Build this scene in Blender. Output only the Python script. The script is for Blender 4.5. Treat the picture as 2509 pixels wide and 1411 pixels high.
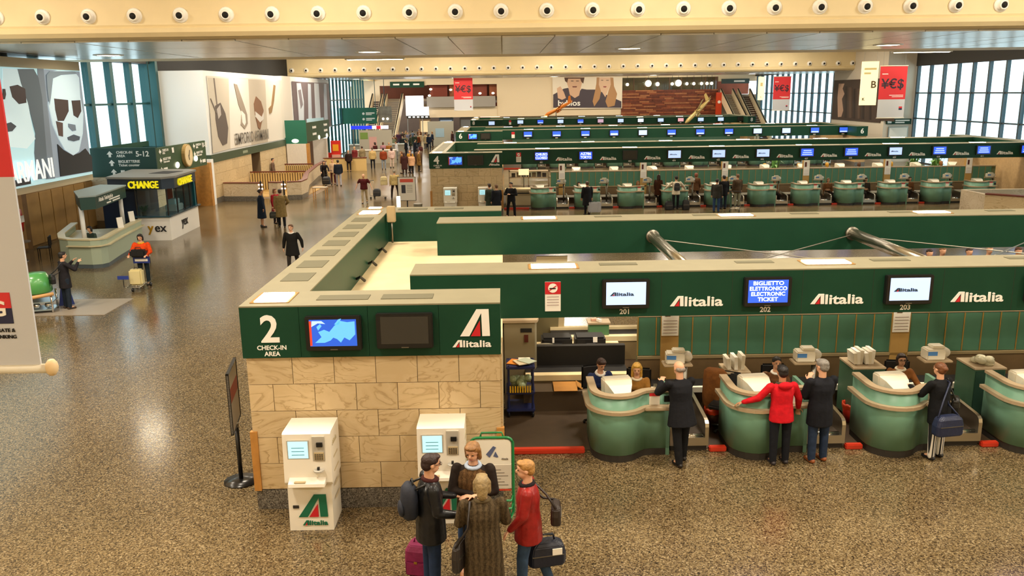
import bpy, bmesh, math, random
from mathutils import Vector, Matrix
random.seed(7)
PI = math.pi
R = math.radians
SC = bpy.context.scene
COL = SC.collection
for _o in list(bpy.data.objects):
    bpy.data.objects.remove(_o)

# ------------------------------------------------------------------ camera
cam_data = bpy.data.cameras.new('camera')
cam = bpy.data.objects.new('camera', cam_data)
COL.objects.link(cam)
cam_data.sensor_width = 36.0
cam_data.lens = 2055.2 / 2509 * 36.0
cam_data.clip_end = 600
cam_data.clip_start = 0.05
_p, _y, _r = R(13.04), R(0.421), R(-0.786)
_f = Vector((math.sin(_y) * math.cos(_p), math.cos(_y) * math.cos(_p), -math.sin(_p)))
_rt = Vector((math.cos(_y), -math.sin(_y), 0))
_up = _rt.cross(_f)
_rt2 = math.cos(_r) * _rt + math.sin(_r) * _up
_up2 = -math.sin(_r) * _rt + math.cos(_r) * _up
cam.matrix_world = Matrix(((_rt2.x, _up2.x, -_f.x, 0), (_rt2.y, _up2.y, -_f.y, 0), (_rt2.z, _up2.z, -_f.z, 5.8), (0, 0, 0, 1)))
SC.camera = cam

# ------------------------------------------------------------------ world, lights, exposure
SC.view_settings.view_transform = 'Standard'
SC.view_settings.look = 'None'
SC.view_settings.gamma = 1.0
SC.view_settings.use_curve_mapping = False
SC.view_settings.exposure = 0.0
SC.cycles.max_bounces = 5
SC.cycles.diffuse_bounces = 3
SC.cycles.glossy_bounces = 2
SC.cycles.transmission_bounces = 3
SC.cycles.transparent_max_bounces = 8
SC.cycles.caustics_reflective = False
SC.cycles.caustics_refractive = False
world = bpy.data.worlds.new('overcast_sky')
SC.world = world
world.use_nodes = True
_bg = world.node_tree.nodes['Background']
_bg.inputs[0].default_value = (0.86, 0.95, 1.0, 1)
_bg.inputs[1].default_value = 3.2

def area_light(x, y, z, size, power, col=(1.0, 0.88, 0.71), up=False, sy=None):
    l = bpy.data.lights.new('hall_light', 'AREA')
    l.shape = 'RECTANGLE' if sy else 'DISK'
    l.size = size
    if sy:
        l.size_y = sy
    l.energy = power
    l.color = col
    o = bpy.data.objects.new('hall_light', l)
    o.location = (x, y, z)
    if up:
        o.rotation_euler = (PI, 0, 0)
    COL.objects.link(o)
    return o

LAMP_X = (-14.2, -4.8, 4.6, 14.0, 23.4)
HIGH_Y = (-3.0, 6.5, 12.5, 19.0, 43.0, 52.0, 61.0, 70.0, 95.0, 104.0)
for _x in LAMP_X:
    for _yy in HIGH_Y:                       # unseen area lights added high between the low portals to light the hall
        area_light(_x, _yy, 10.2, 1.6, 640 if _yy > 20 else 420 if _yy < 0 else 600)
    for _yy in (31.5, 82.0):                 # downlights of the two low metal portals
        area_light(_x, _yy, 7.33, 0.9, 200)

# ------------------------------------------------------------------ helpers
def lin(h):
    h = h.lstrip('#')
    out = []
    for i in (0, 2, 4):
        c = int(h[i:i + 2], 16) / 255
        out.append(c / 12.92 if c <= 0.04045 else ((c + 0.055) / 1.055) ** 2.4)
    return tuple(out) + (1.0,)

MATS = {}
def M(name, col='#808080', rough=0.5, metal=0.0, spec=0.5, var=0.0, vscale=8.0, bump=0.0, bscale=60.0, emit=0.0, coat=0.0, alpha=1.0):
    if name in MATS:
        return MATS[name]
    m = bpy.data.materials.new(name)
    m.use_nodes = True
    nt = m.node_tree
    b = nt.nodes['Principled BSDF']
    c = lin(col)
    b.inputs['Base Color'].default_value = c
    b.inputs['Roughness'].default_value = rough
    b.inputs['Metallic'].default_value = metal
    b.inputs['Specular IOR Level'].default_value = spec
    if coat:
        b.inputs['Coat Weight'].default_value = coat
        b.inputs['Coat Roughness'].default_value = 0.15
    if emit:
        b.inputs['Emission Color'].default_value = c
        b.inputs['Emission Strength'].default_value = emit
    if alpha < 1:
        b.inputs['Alpha'].default_value = alpha
    if var or bump:
        tc = nt.nodes.new('ShaderNodeTexCoord')
        n = nt.nodes.new('ShaderNodeTexNoise')
        n.inputs['Scale'].default_value = vscale
        n.inputs['Detail'].default_value = 4
        nt.links.new(tc.outputs['Object'], n.inputs['Vector'])
        if var:
            r = nt.nodes.new('ShaderNodeValToRGB')
            r.color_ramp.elements[0].position = 0.3
            r.color_ramp.elements[1].position = 0.7
            r.color_ramp.elements[0].color = tuple(max(0, v * (1 - var)) for v in c[:3]) + (1,)
            r.color_ramp.elements[1].color = tuple(min(1, v * (1 + var)) for v in c[:3]) + (1,)
            nt.links.new(n.outputs['Fac'], r.inputs['Fac'])
            nt.links.new(r.outputs['Color'], b.inputs['Base Color'])
        if bump:
            n2 = nt.nodes.new('ShaderNodeTexNoise')
            n2.inputs['Scale'].default_value = bscale
            n2.inputs['Detail'].default_value = 3
            nt.links.new(tc.outputs['Object'], n2.inputs['Vector'])
            bp = nt.nodes.new('ShaderNodeBump')
            bp.inputs['Strength'].default_value = bump
            bp.inputs['Distance'].default_value = 0.02
            nt.links.new(n2.outputs['Fac'], bp.inputs['Height'])
            nt.links.new(bp.outputs['Normal'], b.inputs['Normal'])
    MATS[name] = m
    return m

def cloth(col, rough=0.85, coat=0.0):
    return M('cloth_' + col.strip('#') + ('_glossy' if coat else ''), col, rough, spec=0.25, var=0.18, vscale=14, bump=0.35, bscale=16, coat=coat)

def make_terrazzo(name, cols, scale, rough, spec=0.5):
    m = bpy.data.materials.new(name); m.use_nodes = True
    nt = m.node_tree; b = nt.nodes['Principled BSDF']
    tc = nt.nodes.new('ShaderNodeTexCoord')
    v = nt.nodes.new('ShaderNodeTexVoronoi'); v.inputs['Scale'].default_value = scale
    nt.links.new(tc.outputs['Object'], v.inputs['Vector'])
    sep = nt.nodes.new('ShaderNodeSeparateColor')
    nt.links.new(v.outputs['Color'], sep.inputs['Color'])
    r = nt.nodes.new('ShaderNodeValToRGB')
    e = r.color_ramp.elements
    e[0].position = 0.0; e[0].color = lin(cols[0])
    e[1].position = 1.0; e[1].color = lin(cols[-1])
    for i, c in enumerate(cols[1:-1]):
        k = e.new((i + 1) / (len(cols) - 1)); k.color = lin(c)
    nt.links.new(sep.outputs['Red'], r.inputs['Fac'])
    n = nt.nodes.new('ShaderNodeTexNoise'); n.inputs['Scale'].default_value = 0.35; n.inputs['Detail'].default_value = 5
    nt.links.new(tc.outputs['Object'], n.inputs['Vector'])
    mix = nt.nodes.new('ShaderNodeMix'); mix.data_type = 'RGBA'; mix.blend_type = 'MULTIPLY'
    mix.inputs['Factor'].default_value = 0.45
    nt.links.new(r.outputs['Color'], mix.inputs['A'])
    nt.links.new(n.outputs['Fac'], mix.inputs['B'])
    nt.links.new(mix.outputs['Result'], b.inputs['Base Color'])
    rr = nt.nodes.new('ShaderNodeMapRange')
    rr.inputs['To Min'].default_value = rough - 0.06; rr.inputs['To Max'].default_value = rough + 0.1
    nt.links.new(n.outputs['Fac'], rr.inputs['Value'])
    nt.links.new(rr.outputs['Result'], b.inputs['Roughness'])
    b.inputs['Specular IOR Level'].default_value = spec
    MATS[name] = m
    return m

def make_stone(name, base, dark, vein, scale=1.0):
    m = bpy.data.materials.new(name); m.use_nodes = True
    nt = m.node_tree; b = nt.nodes['Principled BSDF']
    tc = nt.nodes.new('ShaderNodeTexCoord'); oi = nt.nodes.new('ShaderNodeObjectInfo')
    ml = nt.nodes.new('ShaderNodeMath'); ml.operation = 'MULTIPLY'; ml.inputs[1].default_value = 83.0
    nt.links.new(oi.outputs['Random'], ml.inputs[0])
    ad = nt.nodes.new('ShaderNodeVectorMath'); ad.operation = 'ADD'
    nt.links.new(tc.outputs['Object'], ad.inputs[0]); nt.links.new(ml.outputs[0], ad.inputs[1])
    mp = nt.nodes.new('ShaderNodeMapping'); mp.inputs['Scale'].default_value = (0.8, 0.8, 1.9)
    nt.links.new(ad.outputs[0], mp.inputs['Vector'])
    w = nt.nodes.new('ShaderNodeTexNoise'); w.inputs['Scale'].default_value = 1.3 * scale; w.inputs['Detail'].default_value = 6
    w.inputs['Distortion'].default_value = 1.4; w.inputs['Roughness'].default_value = 0.45
    nt.links.new(mp.outputs['Vector'], w.inputs['Vector'])
    r = nt.nodes.new('ShaderNodeValToRGB'); e = r.color_ramp.elements
    e[0].position = 0.0; e[0].color = lin(base); e[1].position = 1.0; e[1].color = lin(base)
    for ps_, cc in ((0.36, base), (0.385, vein), (0.40, dark), (0.47, base), (0.52, dark), (0.535, vein), (0.55, base), (0.64, dark)):
        k = e.new(ps_); k.color = lin(cc)
    nt.links.new(w.outputs['Fac'], r.inputs['Fac'])
    n = nt.nodes.new('ShaderNodeTexNoise'); n.inputs['Scale'].default_value = 3; n.inputs['Detail'].default_value = 4
    nt.links.new(ad.outputs[0], n.inputs['Vector'])
    mix = nt.nodes.new('ShaderNodeMix'); mix.data_type = 'RGBA'
    nt.links.new(n.outputs['Fac'], mix.inputs['Factor'])
    mix.inputs['A'].default_value = lin(dark)
    nt.links.new(r.outputs['Color'], mix.inputs['B'])
    hv = nt.nodes.new('ShaderNodeHueSaturation')
    mr = nt.nodes.new('ShaderNodeMapRange'); mr.inputs['To Min'].default_value = 0.93; mr.inputs['To Max'].default_value = 1.06
    nt.links.new(oi.outputs['Random'], mr.inputs['Value']); nt.links.new(mr.outputs['Result'], hv.inputs['Value'])
    nt.links.new(mix.outputs['Result'], hv.inputs['Color'])
    nt.links.new(hv.outputs['Color'], b.inputs['Base Color'])
    b.inputs['Roughness'].default_value = 0.42
    MATS[name] = m
    return m

def make_glass(name, tint='#e8f4f6'):
    m = bpy.data.materials.new(name); m.use_nodes = True
    nt = m.node_tree; nt.nodes.remove(nt.nodes['Principled BSDF'])
    out = nt.nodes['Material Output']
    t = nt.nodes.new('ShaderNodeBsdfTransparent'); t.inputs[0].default_value = lin(tint)
    g = nt.nodes.new('ShaderNodeBsdfGlossy'); g.inputs['Roughness'].default_value = 0.03
    mx = nt.nodes.new('ShaderNodeMixShader'); mx.inputs[0].default_value = 0.04
    nt.links.new(t.outputs[0], mx.inputs[1]); nt.links.new(g.outputs[0], mx.inputs[2])
    nt.links.new(mx.outputs[0], out.inputs['Surface'])
    MATS[name] = m
    return m

class MB:
    def __init__(s):
        s.v = []; s.f = []
    def add(s, vs, fs):
        k = len(s.v); s.v += [tuple(v) for v in vs]; s.f += [tuple(i + k for i in f) for f in fs]
        return s
    def box(s, x0, x1, y0, y1, z0, z1):
        return s.add([(x0, y0, z0), (x1, y0, z0), (x1, y1, z0), (x0, y1, z0), (x0, y0, z1), (x1, y0, z1), (x1, y1, z1), (x0, y1, z1)],
                     [(0, 3, 2, 1), (4, 5, 6, 7), (0, 1, 5, 4), (1, 2, 6, 5), (2, 3, 7, 6), (3, 0, 4, 7)])
    def cbox(s, c, d, mat=None):
        h = [(sx * d[0] / 2, sy * d[1] / 2, sz * d[2] / 2) for sz in (-1, 1) for sx, sy in ((-1, -1), (1, -1), (1, 1), (-1, 1))]
        vs = [Vector(p) for p in h]
        if mat is not None:
            vs = [mat @ p for p in vs]
        c = Vector(c)
        return s.add([p + c for p in vs], [(0, 3, 2, 1), (4, 5, 6, 7), (0, 1, 5, 4), (1, 2, 6, 5), (2, 3, 7, 6), (3, 0, 4, 7)])
    def prism(s, poly, a, b, plane='xy'):
        # polygon in a plane, extruded from a to b along the third axis
        def P(u, v, w):
            return {'xy': (u, v, w), 'xz': (u, w, v), 'yz': (w, u, v)}[plane]
        ar = sum(poly[i][0] * poly[(i + 1) % len(poly)][1] - poly[(i + 1) % len(poly)][0] * poly[i][1] for i in range(len(poly)))
        pl = list(poly) if ar > 0 else list(poly)[::-1]
        n = len(pl)
        vs = [P(u, v, a) for u, v in pl] + [P(u, v, b) for u, v in pl]
        fl = (plane == 'xz') != (b < a)
        fs = [tuple(range(n))[::-1], tuple(range(n, 2 * n))] + [(i, (i + 1) % n, n + (i + 1) % n, n + i) for i in range(n)]
        if fl:
            fs = [f[::-1] for f in fs]
        return s.add(vs, fs)
    def loft(s, rings, close=True, caps=True):
        n = len(rings[0]); vs = [p for r in rings for p in r]; fs = []
        for i in range(len(rings) - 1):
            for j in range(n if close else n - 1):
                a = i * n + j; b = i * n + (j + 1) % n
                fs.append((a, b, b + n, a + n))
        if caps and close:
            fs.append(tuple(range(n))[::-1]); k = (len(rings) - 1) * n; fs.append(tuple(range(k, k + n)))
        return s.add(vs, fs)
    def cyl(s, p0, p1, r0, r1=None, n=12):
        r1 = r0 if r1 is None else r1
        p0 = Vector(p0); p1 = Vector(p1); d = (p1 - p0).normalized()
        q = d.to_track_quat('Z', 'Y')
        ring = lambda p, r: [p + q @ Vector((r * math.cos(2 * PI * i / n), r * math.sin(2 * PI * i / n), 0)) for i in range(n)]
        return s.loft([ring(p0, r0), ring(p1, r1)])
    def tube(s, pts, r, n=8, closed=False):
        pts = [Vector(p) for p in pts]; rings = []; m = len(pts)
        up = Vector((0, 0, 1))
        for i, p in enumerate(pts):
            a = pts[i - 1] if (i > 0 or closed) else p
            b = pts[(i + 1) % m] if (i < m - 1 or closed) else p
            t = (b - a).normalized()
            u = up if abs(t.dot(up)) < 0.95 else Vector((0, 1, 0))
            x = t.cross(u).normalized(); y = x.cross(t)
            rings.append([p + x * (r * math.cos(2 * PI * k / n)) - y * (r * math.sin(2 * PI * k / n)) for k in range(n)])
        if closed:
            rings.append(rings[0])
            return s.loft(rings, caps=False)
        return s.loft(rings)
    def lathe(s, prof, c=(0, 0, 0), n=16, caps=True):
        c = Vector(c)
        return s.loft([[c + Vector((r * math.cos(2 * PI * i / n), r * math.sin(2 * PI * i / n), z)) for i in range(n)] for r, z in prof], caps=caps)
    def ell(s, c, rad, rot=None, nu=12, nv=8):
        c = Vector(c); rings = []
        for j in range(1, nv):
            t = -PI / 2 + PI * j / nv
            ring = []
            for i in range(nu):
                p = Vector((rad[0] * math.cos(t) * math.cos(2 * PI * i / nu), rad[1] * math.cos(t) * math.sin(2 * PI * i / nu), rad[2] * math.sin(t)))
                ring.append(c + (rot @ p if rot else p))
            rings.append(ring)
        k = len(s.v); s.loft(rings, caps=False)
        b = Vector((0, 0, -rad[2])); t = Vector((0, 0, rad[2]))
        if rot:
            b = rot @ b; t = rot @ t
        i0 = len(s.v); s.v += [tuple(c + b), tuple(c + t)]
        for i in range(nu):
            s.f.append((k + (i + 1) % nu, k + i, i0))
            q = k + (nv - 2) * nu
            s.f.append((q + i, q + (i + 1) % nu, i0 + 1))
        return s
    def cap(s, p0, r0, p1, r1, n=10, fx=1.0, fy=1.0):
        # tapered capsule with rounded ends; fx, fy squash its section
        p0 = Vector(p0); p1 = Vector(p1); d = p1 - p0; L = d.length
        d = d.normalized() if L > 1e-6 else Vector((0, 0, 1))
        q = d.to_track_quat('Z', 'Y')
        st = [(-r0 * .95, .3 * r0), (-r0 * .7, .71 * r0), (0, r0), (L, r1), (L + r1 * .7, .71 * r1), (L + r1 * .95, .3 * r1)]
        return s.loft([[p0 + q @ Vector((fx * r * math.cos(2 * PI * i / n), fy * r * math.sin(2 * PI * i / n), z)) for i in range(n)] for z, r in st])
    def mesh(s, name, smooth=False):
        me = bpy.data.meshes.new(name)
        me.from_pydata(s.v, [], s.f)
        if smooth:
            me.polygons.foreach_set('use_smooth', [True] * len(me.polygons))
        return me
    def build(s, name, mat, parent=None, smooth=False, world=False, bevel=0.0):
        if world and parent is not None:
            l = parent.location
            s.v = [(a - l.x, b - l.y, c - l.z) for a, b, c in s.v]
        me = s.mesh(name, smooth)
        if bevel:
            bm = bmesh.new(); bm.from_mesh(me)
            bmesh.ops.bevel(bm, geom=[e for e in bm.edges if len(e.link_faces) == 2 and e.calc_face_angle(0) > 0.5], offset=bevel, segments=2, affect='EDGES', clamp_overlap=True)
            bm.to_mesh(me); bm.free()
        me.materials.append(mat)
        return link(name, me, parent)

def link(name, me, parent=None):
    o = bpy.data.objects.new(name, me)
    COL.objects.link(o)
    if parent is not None:
        o.parent = parent
    return o

def tag(o, label=None, cat=None, group=None, kind=None):
    if label: o['label'] = label
    if cat: o['category'] = cat
    if group: o['group'] = group
    if kind: o['kind'] = kind
    return o

def thing(name, label, cat, loc=(0, 0, 0), rz=0.0, group=None):
    o = bpy.data.objects.new(name, None)
    o.empty_display_size = 0.2
    COL.objects.link(o)
    o.location = loc; o.rotation_euler = (0, 0, rz)
    return tag(o, label, cat, group)

def struct(o):
    o['kind'] = 'structure'
    return o

def copy_tree(o, parent=None):
    c = o.copy(); COL.objects.link(c); c.parent = parent
    for ch in list(o.children):
        copy_tree(ch, c)
    return c

_TXT = {}
def text_mesh(s, size=1.0, bold=0.0, shear=0.0, extrude=0.004, align='LEFT', spacing=1.0):
    key = (s, size, bold, shear, extrude, align, spacing)
    if key in _TXT:
        return _TXT[key]
    cu = bpy.data.curves.new('lettering', 'FONT')
    cu.body = s; cu.size = size; cu.offset = min(bold, 0.022 * size); cu.shear = shear; cu.extrude = extrude
    cu.align_x = align; cu.resolution_u = 3; cu.space_character = spacing
    o = bpy.data.objects.new('lettering', cu)
    me = bpy.data.meshes.new_from_object(o)
    bpy.data.objects.remove(o); bpy.data.curves.remove(cu)
    _TXT[key] = me
    return me

def text(s, size, loc, mat, parent=None, facing='-Y', bold=0.0, shear=0.0, extrude=0.004, align='LEFT', width=None, name='lettering', spacing=1.0):
    """Flat lettering; loc is in the parent's frame; facing is the direction the text looks at. width stretches it to a given width."""
    me = text_mesh(s, size, bold, shear, extrude, align, spacing)
    if mat.name not in [x.name for x in me.materials if x]:
        if len(me.materials):
            me = me.copy(); me.materials.clear()
        me.materials.append(mat)
    o = link(name, me, parent)
    o.location = loc
    o.rotation_euler = {'-Y': (PI / 2, 0, 0), '+X': (PI / 2, 0, PI / 2), '-X': (PI / 2, 0, -PI / 2), '+Y': (PI / 2, 0, PI), 'up': (0, 0, 0)}[facing]
    if width:
        xs = [v.co.x for v in me.vertices]
        w = max(xs) - min(xs)
        if w > 0:
            o.scale = (width / w, 1, 1)
    return o

ORD = 'first second third fourth fifth sixth seventh eighth ninth tenth eleventh twelfth thirteenth fourteenth fifteenth'.split()

# ------------------------------------------------------------------ materials
FLOOR = make_terrazzo('terrazzo_floor', ['#251c11', '#57462f', '#887450', '#625036', '#a89572', '#3f311d', '#887552'], 56, 0.16, 0.5)
PLINTH = make_terrazzo('terrazzo_plinth', ['#2a2622', '#6b655c', '#8d877c', '#4d4842', '#b5aea0'], 75, 0.3)
STONE = make_stone('sandstone', '#d4be97', '#c8b086', '#97794e')
STONE2 = make_stone('sandstone_pale', '#d9cab2', '#c9b698', '#a08a6a')
GLASS = make_glass('window_glass')
GREEN = M('fascia_green', '#163f2c', 0.45, spec=0.22, var=0.06, vscale=2)
GREEN_D = M('panel_green', '#46745c', 0.5, var=0.08, vscale=3)
TOPC = M('taupe_top', '#837c62', 0.6, var=0.05, vscale=3)
VENT = M('vent_grey', '#615d46', 0.7)
LAMP = M('lamp_white', '#fff1d0', emit=22.0)
LAMP_SOFT = M('lamp_soft', '#fff0cf', emit=4.0)
CREAM = M('cream_plaster', '#e3cfa2', 0.55, var=0.03, vscale=1.5)
WHITE = M('white_board', '#ececea', 0.5)
WHITEW = M('white_paint', '#f4efe4', 0.4)
ROOFC = M('cream_roof', '#dcc79c', 0.7, var=0.08, vscale=2.5)
TEAL = M('counter_teal', '#6c957e', 0.38, spec=0.35, var=0.06, vscale=3)
BEIGE = M('beige_rim', '#ab9678', 0.4)
DARK = M('dark_plinth', '#2b2722', 0.55)
BLACK = M('black_plastic', '#141414', 0.35)
RUBBER = M('black_rubber', '#1a1816', 0.7)
STEEL = M('brushed_steel', '#b9b2a2', 0.28, metal=1.0)
STEEL_D = M('dull_steel', '#8d887c', 0.42, metal=1.0)
CHROME = M('chrome', '#d8d8d8', 0.12, metal=1.0)
RED = M('safety_red', '#c8381f', 0.4)
RED_LOGO = M('logo_red', '#c8202a', 0.45)
WHITE_L = M('letter_white', '#f6f2ea', 0.45)
BLACK_L = M('letter_black', '#1c1c1e', 0.5)
GREEN_L = M('letter_green', '#14694a', 0.45)
WOOD = M('light_wood', '#b8823f', 0.5, var=0.15, vscale=6)
CARD = M('cardboard', '#a9742f', 0.8, var=0.06)
PAPER = M('paper', '#efeadf', 0.7)
PLASTIC = M('ivory_plastic', '#e4dcc8', 0.4)
DKFLOOR = M('rubber_floor', '#4a3a28', 0.5, var=0.1, vscale=6)
MULLION = M('mullion_teal', '#2f5a5c', 0.4, metal=0.3)
MULLION_G = M('mullion_grey', '#4d5a60', 0.4, metal=0.4)
DARKVOID = M('dark_void', '#151412', 0.8)
METAL_CEIL = M('ceiling_metal', '#f0efec', 0.25, metal=0.12, var=0.06, vscale=0.6)
SCR_BLUE = M('screen_blue', '#2a4fe0', 0.3, emit=1.6)
SCR_PALE = M('screen_pale', '#a9c0e8', 0.3, emit=1.1)
SCR_WHITE = M('screen_white', '#cfe0f4', 0.3, emit=1.2)
SCR_OFF = M('screen_off', '#3a3833', 0.16)
SCR_TXT = M('screen_text', '#dfe8ff', 0.3, emit=1.6)
SCR_CYAN = M('screen_cyan', '#a9dfe8', 0.3, emit=0.9)
PR_SUNGLASSES = [('#8f9ba8',[(30.29,6.86),(33.21,6.84),(33.18,3.05),(30.05,3.07)]),('#737c84',[(30.23,6.87),(30.63,6.87),(30.42,3.05),(29.82,3.08)]),('#d6ecf0',[(28.15,6.82),(28.98,6.81),(29.25,6.27),(29.34,5.63),(29.41,4.74),(29.48,4.5),(28.88,4.21),(27.93,4.32),(27.63,4.6)]),('#566066',[(28.98,6.82),(29.98,6.85),(30.21,6.56),(30.27,5.9),(30.19,5.19),(29.97,3.1),(29.25,3.14),(29.31,4.04),(29.54,4.69),(29.32,5.72),(29.07,6.36)]),('#3a2b2a',[(28.37,6.25),(28.85,6.31),(29.27,6.18),(29.23,5.72),(28.77,5.68),(28.44,5.91)]),('#3a2b2a',[(27.99,6.17),(28.1,6.17),(28.1,6.0),(28.0,5.84),(27.9,5.84)]),('#3c3f45',[(27.84,5.07),(28.14,5.11),(28.42,4.97),(28.14,4.82),(27.84,4.81)]),('#2a2626',[(27.89,3.23),(28.81,3.28),(28.79,3.03),(27.88,3.03)]),('#16171b',[(30.86,4.24),(31.21,4.01),(31.85,3.77),(32.4,3.83),(32.86,3.96),(33.27,3.61),(33.19,3.07),(30.77,3.09)]),('#cadfe8',[(30.9,6.76),(31.56,6.85),(32.76,6.82),(33.04,6.61),(32.94,5.89),(33.02,5.27),(32.78,4.54),(32.31,3.89),(31.85,3.77),(31.31,4.01),(30.98,4.43),(30.7,4.93),(30.59,5.61),(30.89,6.38)]),('#7b8890',[(30.72,6.66),(30.98,6.8),(32.77,6.83),(32.9,6.75),(31.71,6.68),(31.12,6.55),(30.81,5.9),(30.64,5.61),(30.65,6.19)]),('#3b2c28',[(31.01,5.85),(31.98,5.79),(31.92,5.39),(31.48,5.05),(31.05,5.06),(30.98,5.46)]),('#3b2c28',[(32.23,5.77),(32.89,5.78),(32.86,5.37),(32.53,5.12),(32.24,5.23)]),('#4f3c36',[(30.92,5.06),(31.37,4.98),(31.26,4.49),(30.98,4.54)]),('#47505a',[(31.57,4.45),(32.05,4.53),(32.5,4.43),(32.42,4.31),(31.99,4.28),(31.6,4.35)]),('#6a7580',[(31.76,4.94),(32.25,4.88),(32.25,4.67),(31.99,4.66),(31.74,4.82)])]
PR_JEWELS = [('#c9bfae',[(47.51,6.88),(51.05,6.88),(50.27,2.86),(47.22,2.79)]),('#e6e0d6',[(51.05,6.88),(54.94,6.91),(54.49,2.82),(50.27,2.86)]),('#c4b8a6',[(54.94,6.91),(58.81,6.93),(58.35,2.8),(54.49,2.82)]),('#e2dacd',[(58.81,6.93),(62.46,6.94),(62.42,2.78),(58.35,2.8)]),('#5f554f',[(48.24,5.36),(49.19,5.52),(49.89,4.9),(50.16,4.07),(49.72,3.2),(48.91,3.12),(48.29,3.65),(48.1,4.64)]),('#b9b0a8',[(48.43,5.17),(49.07,5.41),(49.1,4.85),(48.56,4.62)]),('#7a706a',[(48.39,6.87),(48.52,6.87),(48.63,5.42),(48.5,5.42)]),('#7a706a',[(47.54,5.76),(47.63,5.77),(48.38,4.99),(48.27,4.93)]),('#9c8e80',[(51.91,6.61),(52.49,6.56),(53.02,5.96),(53.5,5.42),(54.04,4.74),(54.0,4.19),(53.33,3.88),(52.56,4.17),(52.95,4.9),(52.46,5.37)]),('#efeae2',[(52.87,5.03),(53.58,4.75),(53.63,4.27),(53.28,4.08),(52.89,4.3)]),('#855f45',[(56.29,5.85),(57.34,5.52),(57.78,4.94),(57.35,4.37),(56.64,3.71),(56.21,3.83),(55.76,4.7),(55.71,5.4)]),('#d8d2ca',[(55.77,4.91),(57.18,4.52),(57.66,4.8),(57.61,4.36),(56.7,4.17),(55.79,4.55)]),('#94754f',[(60.82,6.63),(61.28,6.58),(60.55,5.5),(59.76,4.75),(59.17,4.67),(59.12,5.05),(59.85,5.26)])]
PR_BOTTLES = [('#74666a',[(67.39,6.88),(79.27,7.0),(79.14,3.34),(67.31,3.83)]),('#d3dbe4',[(67.73,6.83),(69.13,6.84),(69.77,5.42),(69.37,3.85),(67.68,3.86)]),('#8a8288',[(68.04,6.28),(68.99,6.37),(69.38,5.16),(68.53,4.82)]),('#c7d2de',[(71.65,6.83),(72.66,6.8),(72.24,3.76),(70.94,3.8)]),('#d5dde6',[(74.04,6.9),(75.7,6.88),(75.69,3.84),(73.69,3.9)]),('#c2ccd8',[(77.93,6.9),(78.99,6.89),(78.67,3.45),(77.22,3.5)]),('#bfe6f4',[(70.28,4.01),(76.89,3.95),(76.85,3.37),(70.26,3.53)])]
PR_COUPLE = [('#efe2cc',[(6.42,7.79),(15.35,7.68),(15.41,3.82),(6.52,3.94)]),('#4a4048',[(6.52,3.95),(6.52,5.61),(7.9,6.34),(8.45,6.44),(9.33,5.14),(10.21,6.31),(10.87,6.19),(12.3,6.17),(13.4,5.51),(15.4,4.63),(15.41,3.83)]),('#d9b090',[(8.34,7.66),(10.09,7.64),(10.26,7.05),(10.1,6.41),(9.88,5.45),(9.33,5.14),(8.67,5.58),(8.5,6.44),(8.28,7.08)]),('#5a3c28',[(7.95,7.75),(10.58,7.72),(10.42,6.94),(10.15,7.21),(10.04,7.57),(8.45,7.59),(8.34,7.08),(8.06,7.29)]),('#e3bd9c',[(12.48,7.7),(13.95,7.68),(14.0,6.79),(13.62,6.05),(13.3,5.19),(12.74,6.06),(12.43,6.81)]),('#b88a5c',[(12.15,7.71),(12.5,7.7),(12.43,6.81),(12.74,5.95),(12.55,4.99),(11.87,4.03),(11.65,4.68),(11.97,6.07),(12.12,6.92)]),('#b88a5c',[(13.92,7.68),(14.31,7.64),(14.4,6.57),(14.83,5.6),(14.52,4.1),(13.64,3.9),(13.32,4.66),(13.73,6.05),(14.0,6.79)]),('#dcb394',[(7.0,6.4),(7.46,6.66),(7.9,5.91),(8.18,5.16),(7.68,4.93),(7.13,5.15)]),('#7d4a40',[(9.0,6.64),(9.6,6.64),(9.57,6.48),(9.05,6.48)]),('#9a4a44',[(13.01,6.59),(13.44,6.58),(13.39,6.42),(13.06,6.43)]),('#4a3428',[(8.83,7.34),(9.16,7.33),(9.16,7.26),(8.83,7.26)]),('#4a3428',[(9.49,7.33),(9.85,7.32),(9.85,7.25),(9.49,7.25)]),('#4a3428',[(12.72,7.36),(13.0,7.36),(13.0,7.29),(12.72,7.3)]),('#4a3428',[(13.38,7.35),(13.71,7.35),(13.71,7.28),(13.38,7.29)])]
PR_DARK = [('#43342b',[(78.13,6.35),(72.62,6.28),(72.61,6.23),(66.97,6.07),(66.42,3.28),(76.37,3.28),(77.77,3.3)]),('#c9a58c',[(78.12,6.29),(76.81,6.28),(77.15,5.84),(76.64,5.39),(77.13,4.94),(76.64,3.94),(76.97,3.37),(77.77,3.32),(78.18,5.05)]),('#2c211c',[(76.62,6.05),(76.19,6.05),(75.81,3.3),(76.31,3.31)]),('#2c211c',[(74.77,5.82),(74.36,5.82),(73.94,3.29),(74.35,3.3)]),('#2c211c',[(73.04,5.81),(72.52,5.81),(72.04,3.29),(72.55,3.3)]),('#2c211c',[(71.45,5.49),(71.08,5.49),(70.66,3.31),(71.03,3.3)]),('#5b473a',[(75.75,5.94),(75.06,5.93),(74.63,3.33),(75.25,3.33)]),('#5b473a',[(73.83,5.82),(73.3,5.81),(72.88,3.32),(73.34,3.31)])]

# ------------------------------------------------------------------ the setting: floor, ceilings, walls, windows
struct(MB().box(-24, 40, -6, 145, -0.3, 0).build('floor', FLOOR))

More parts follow.
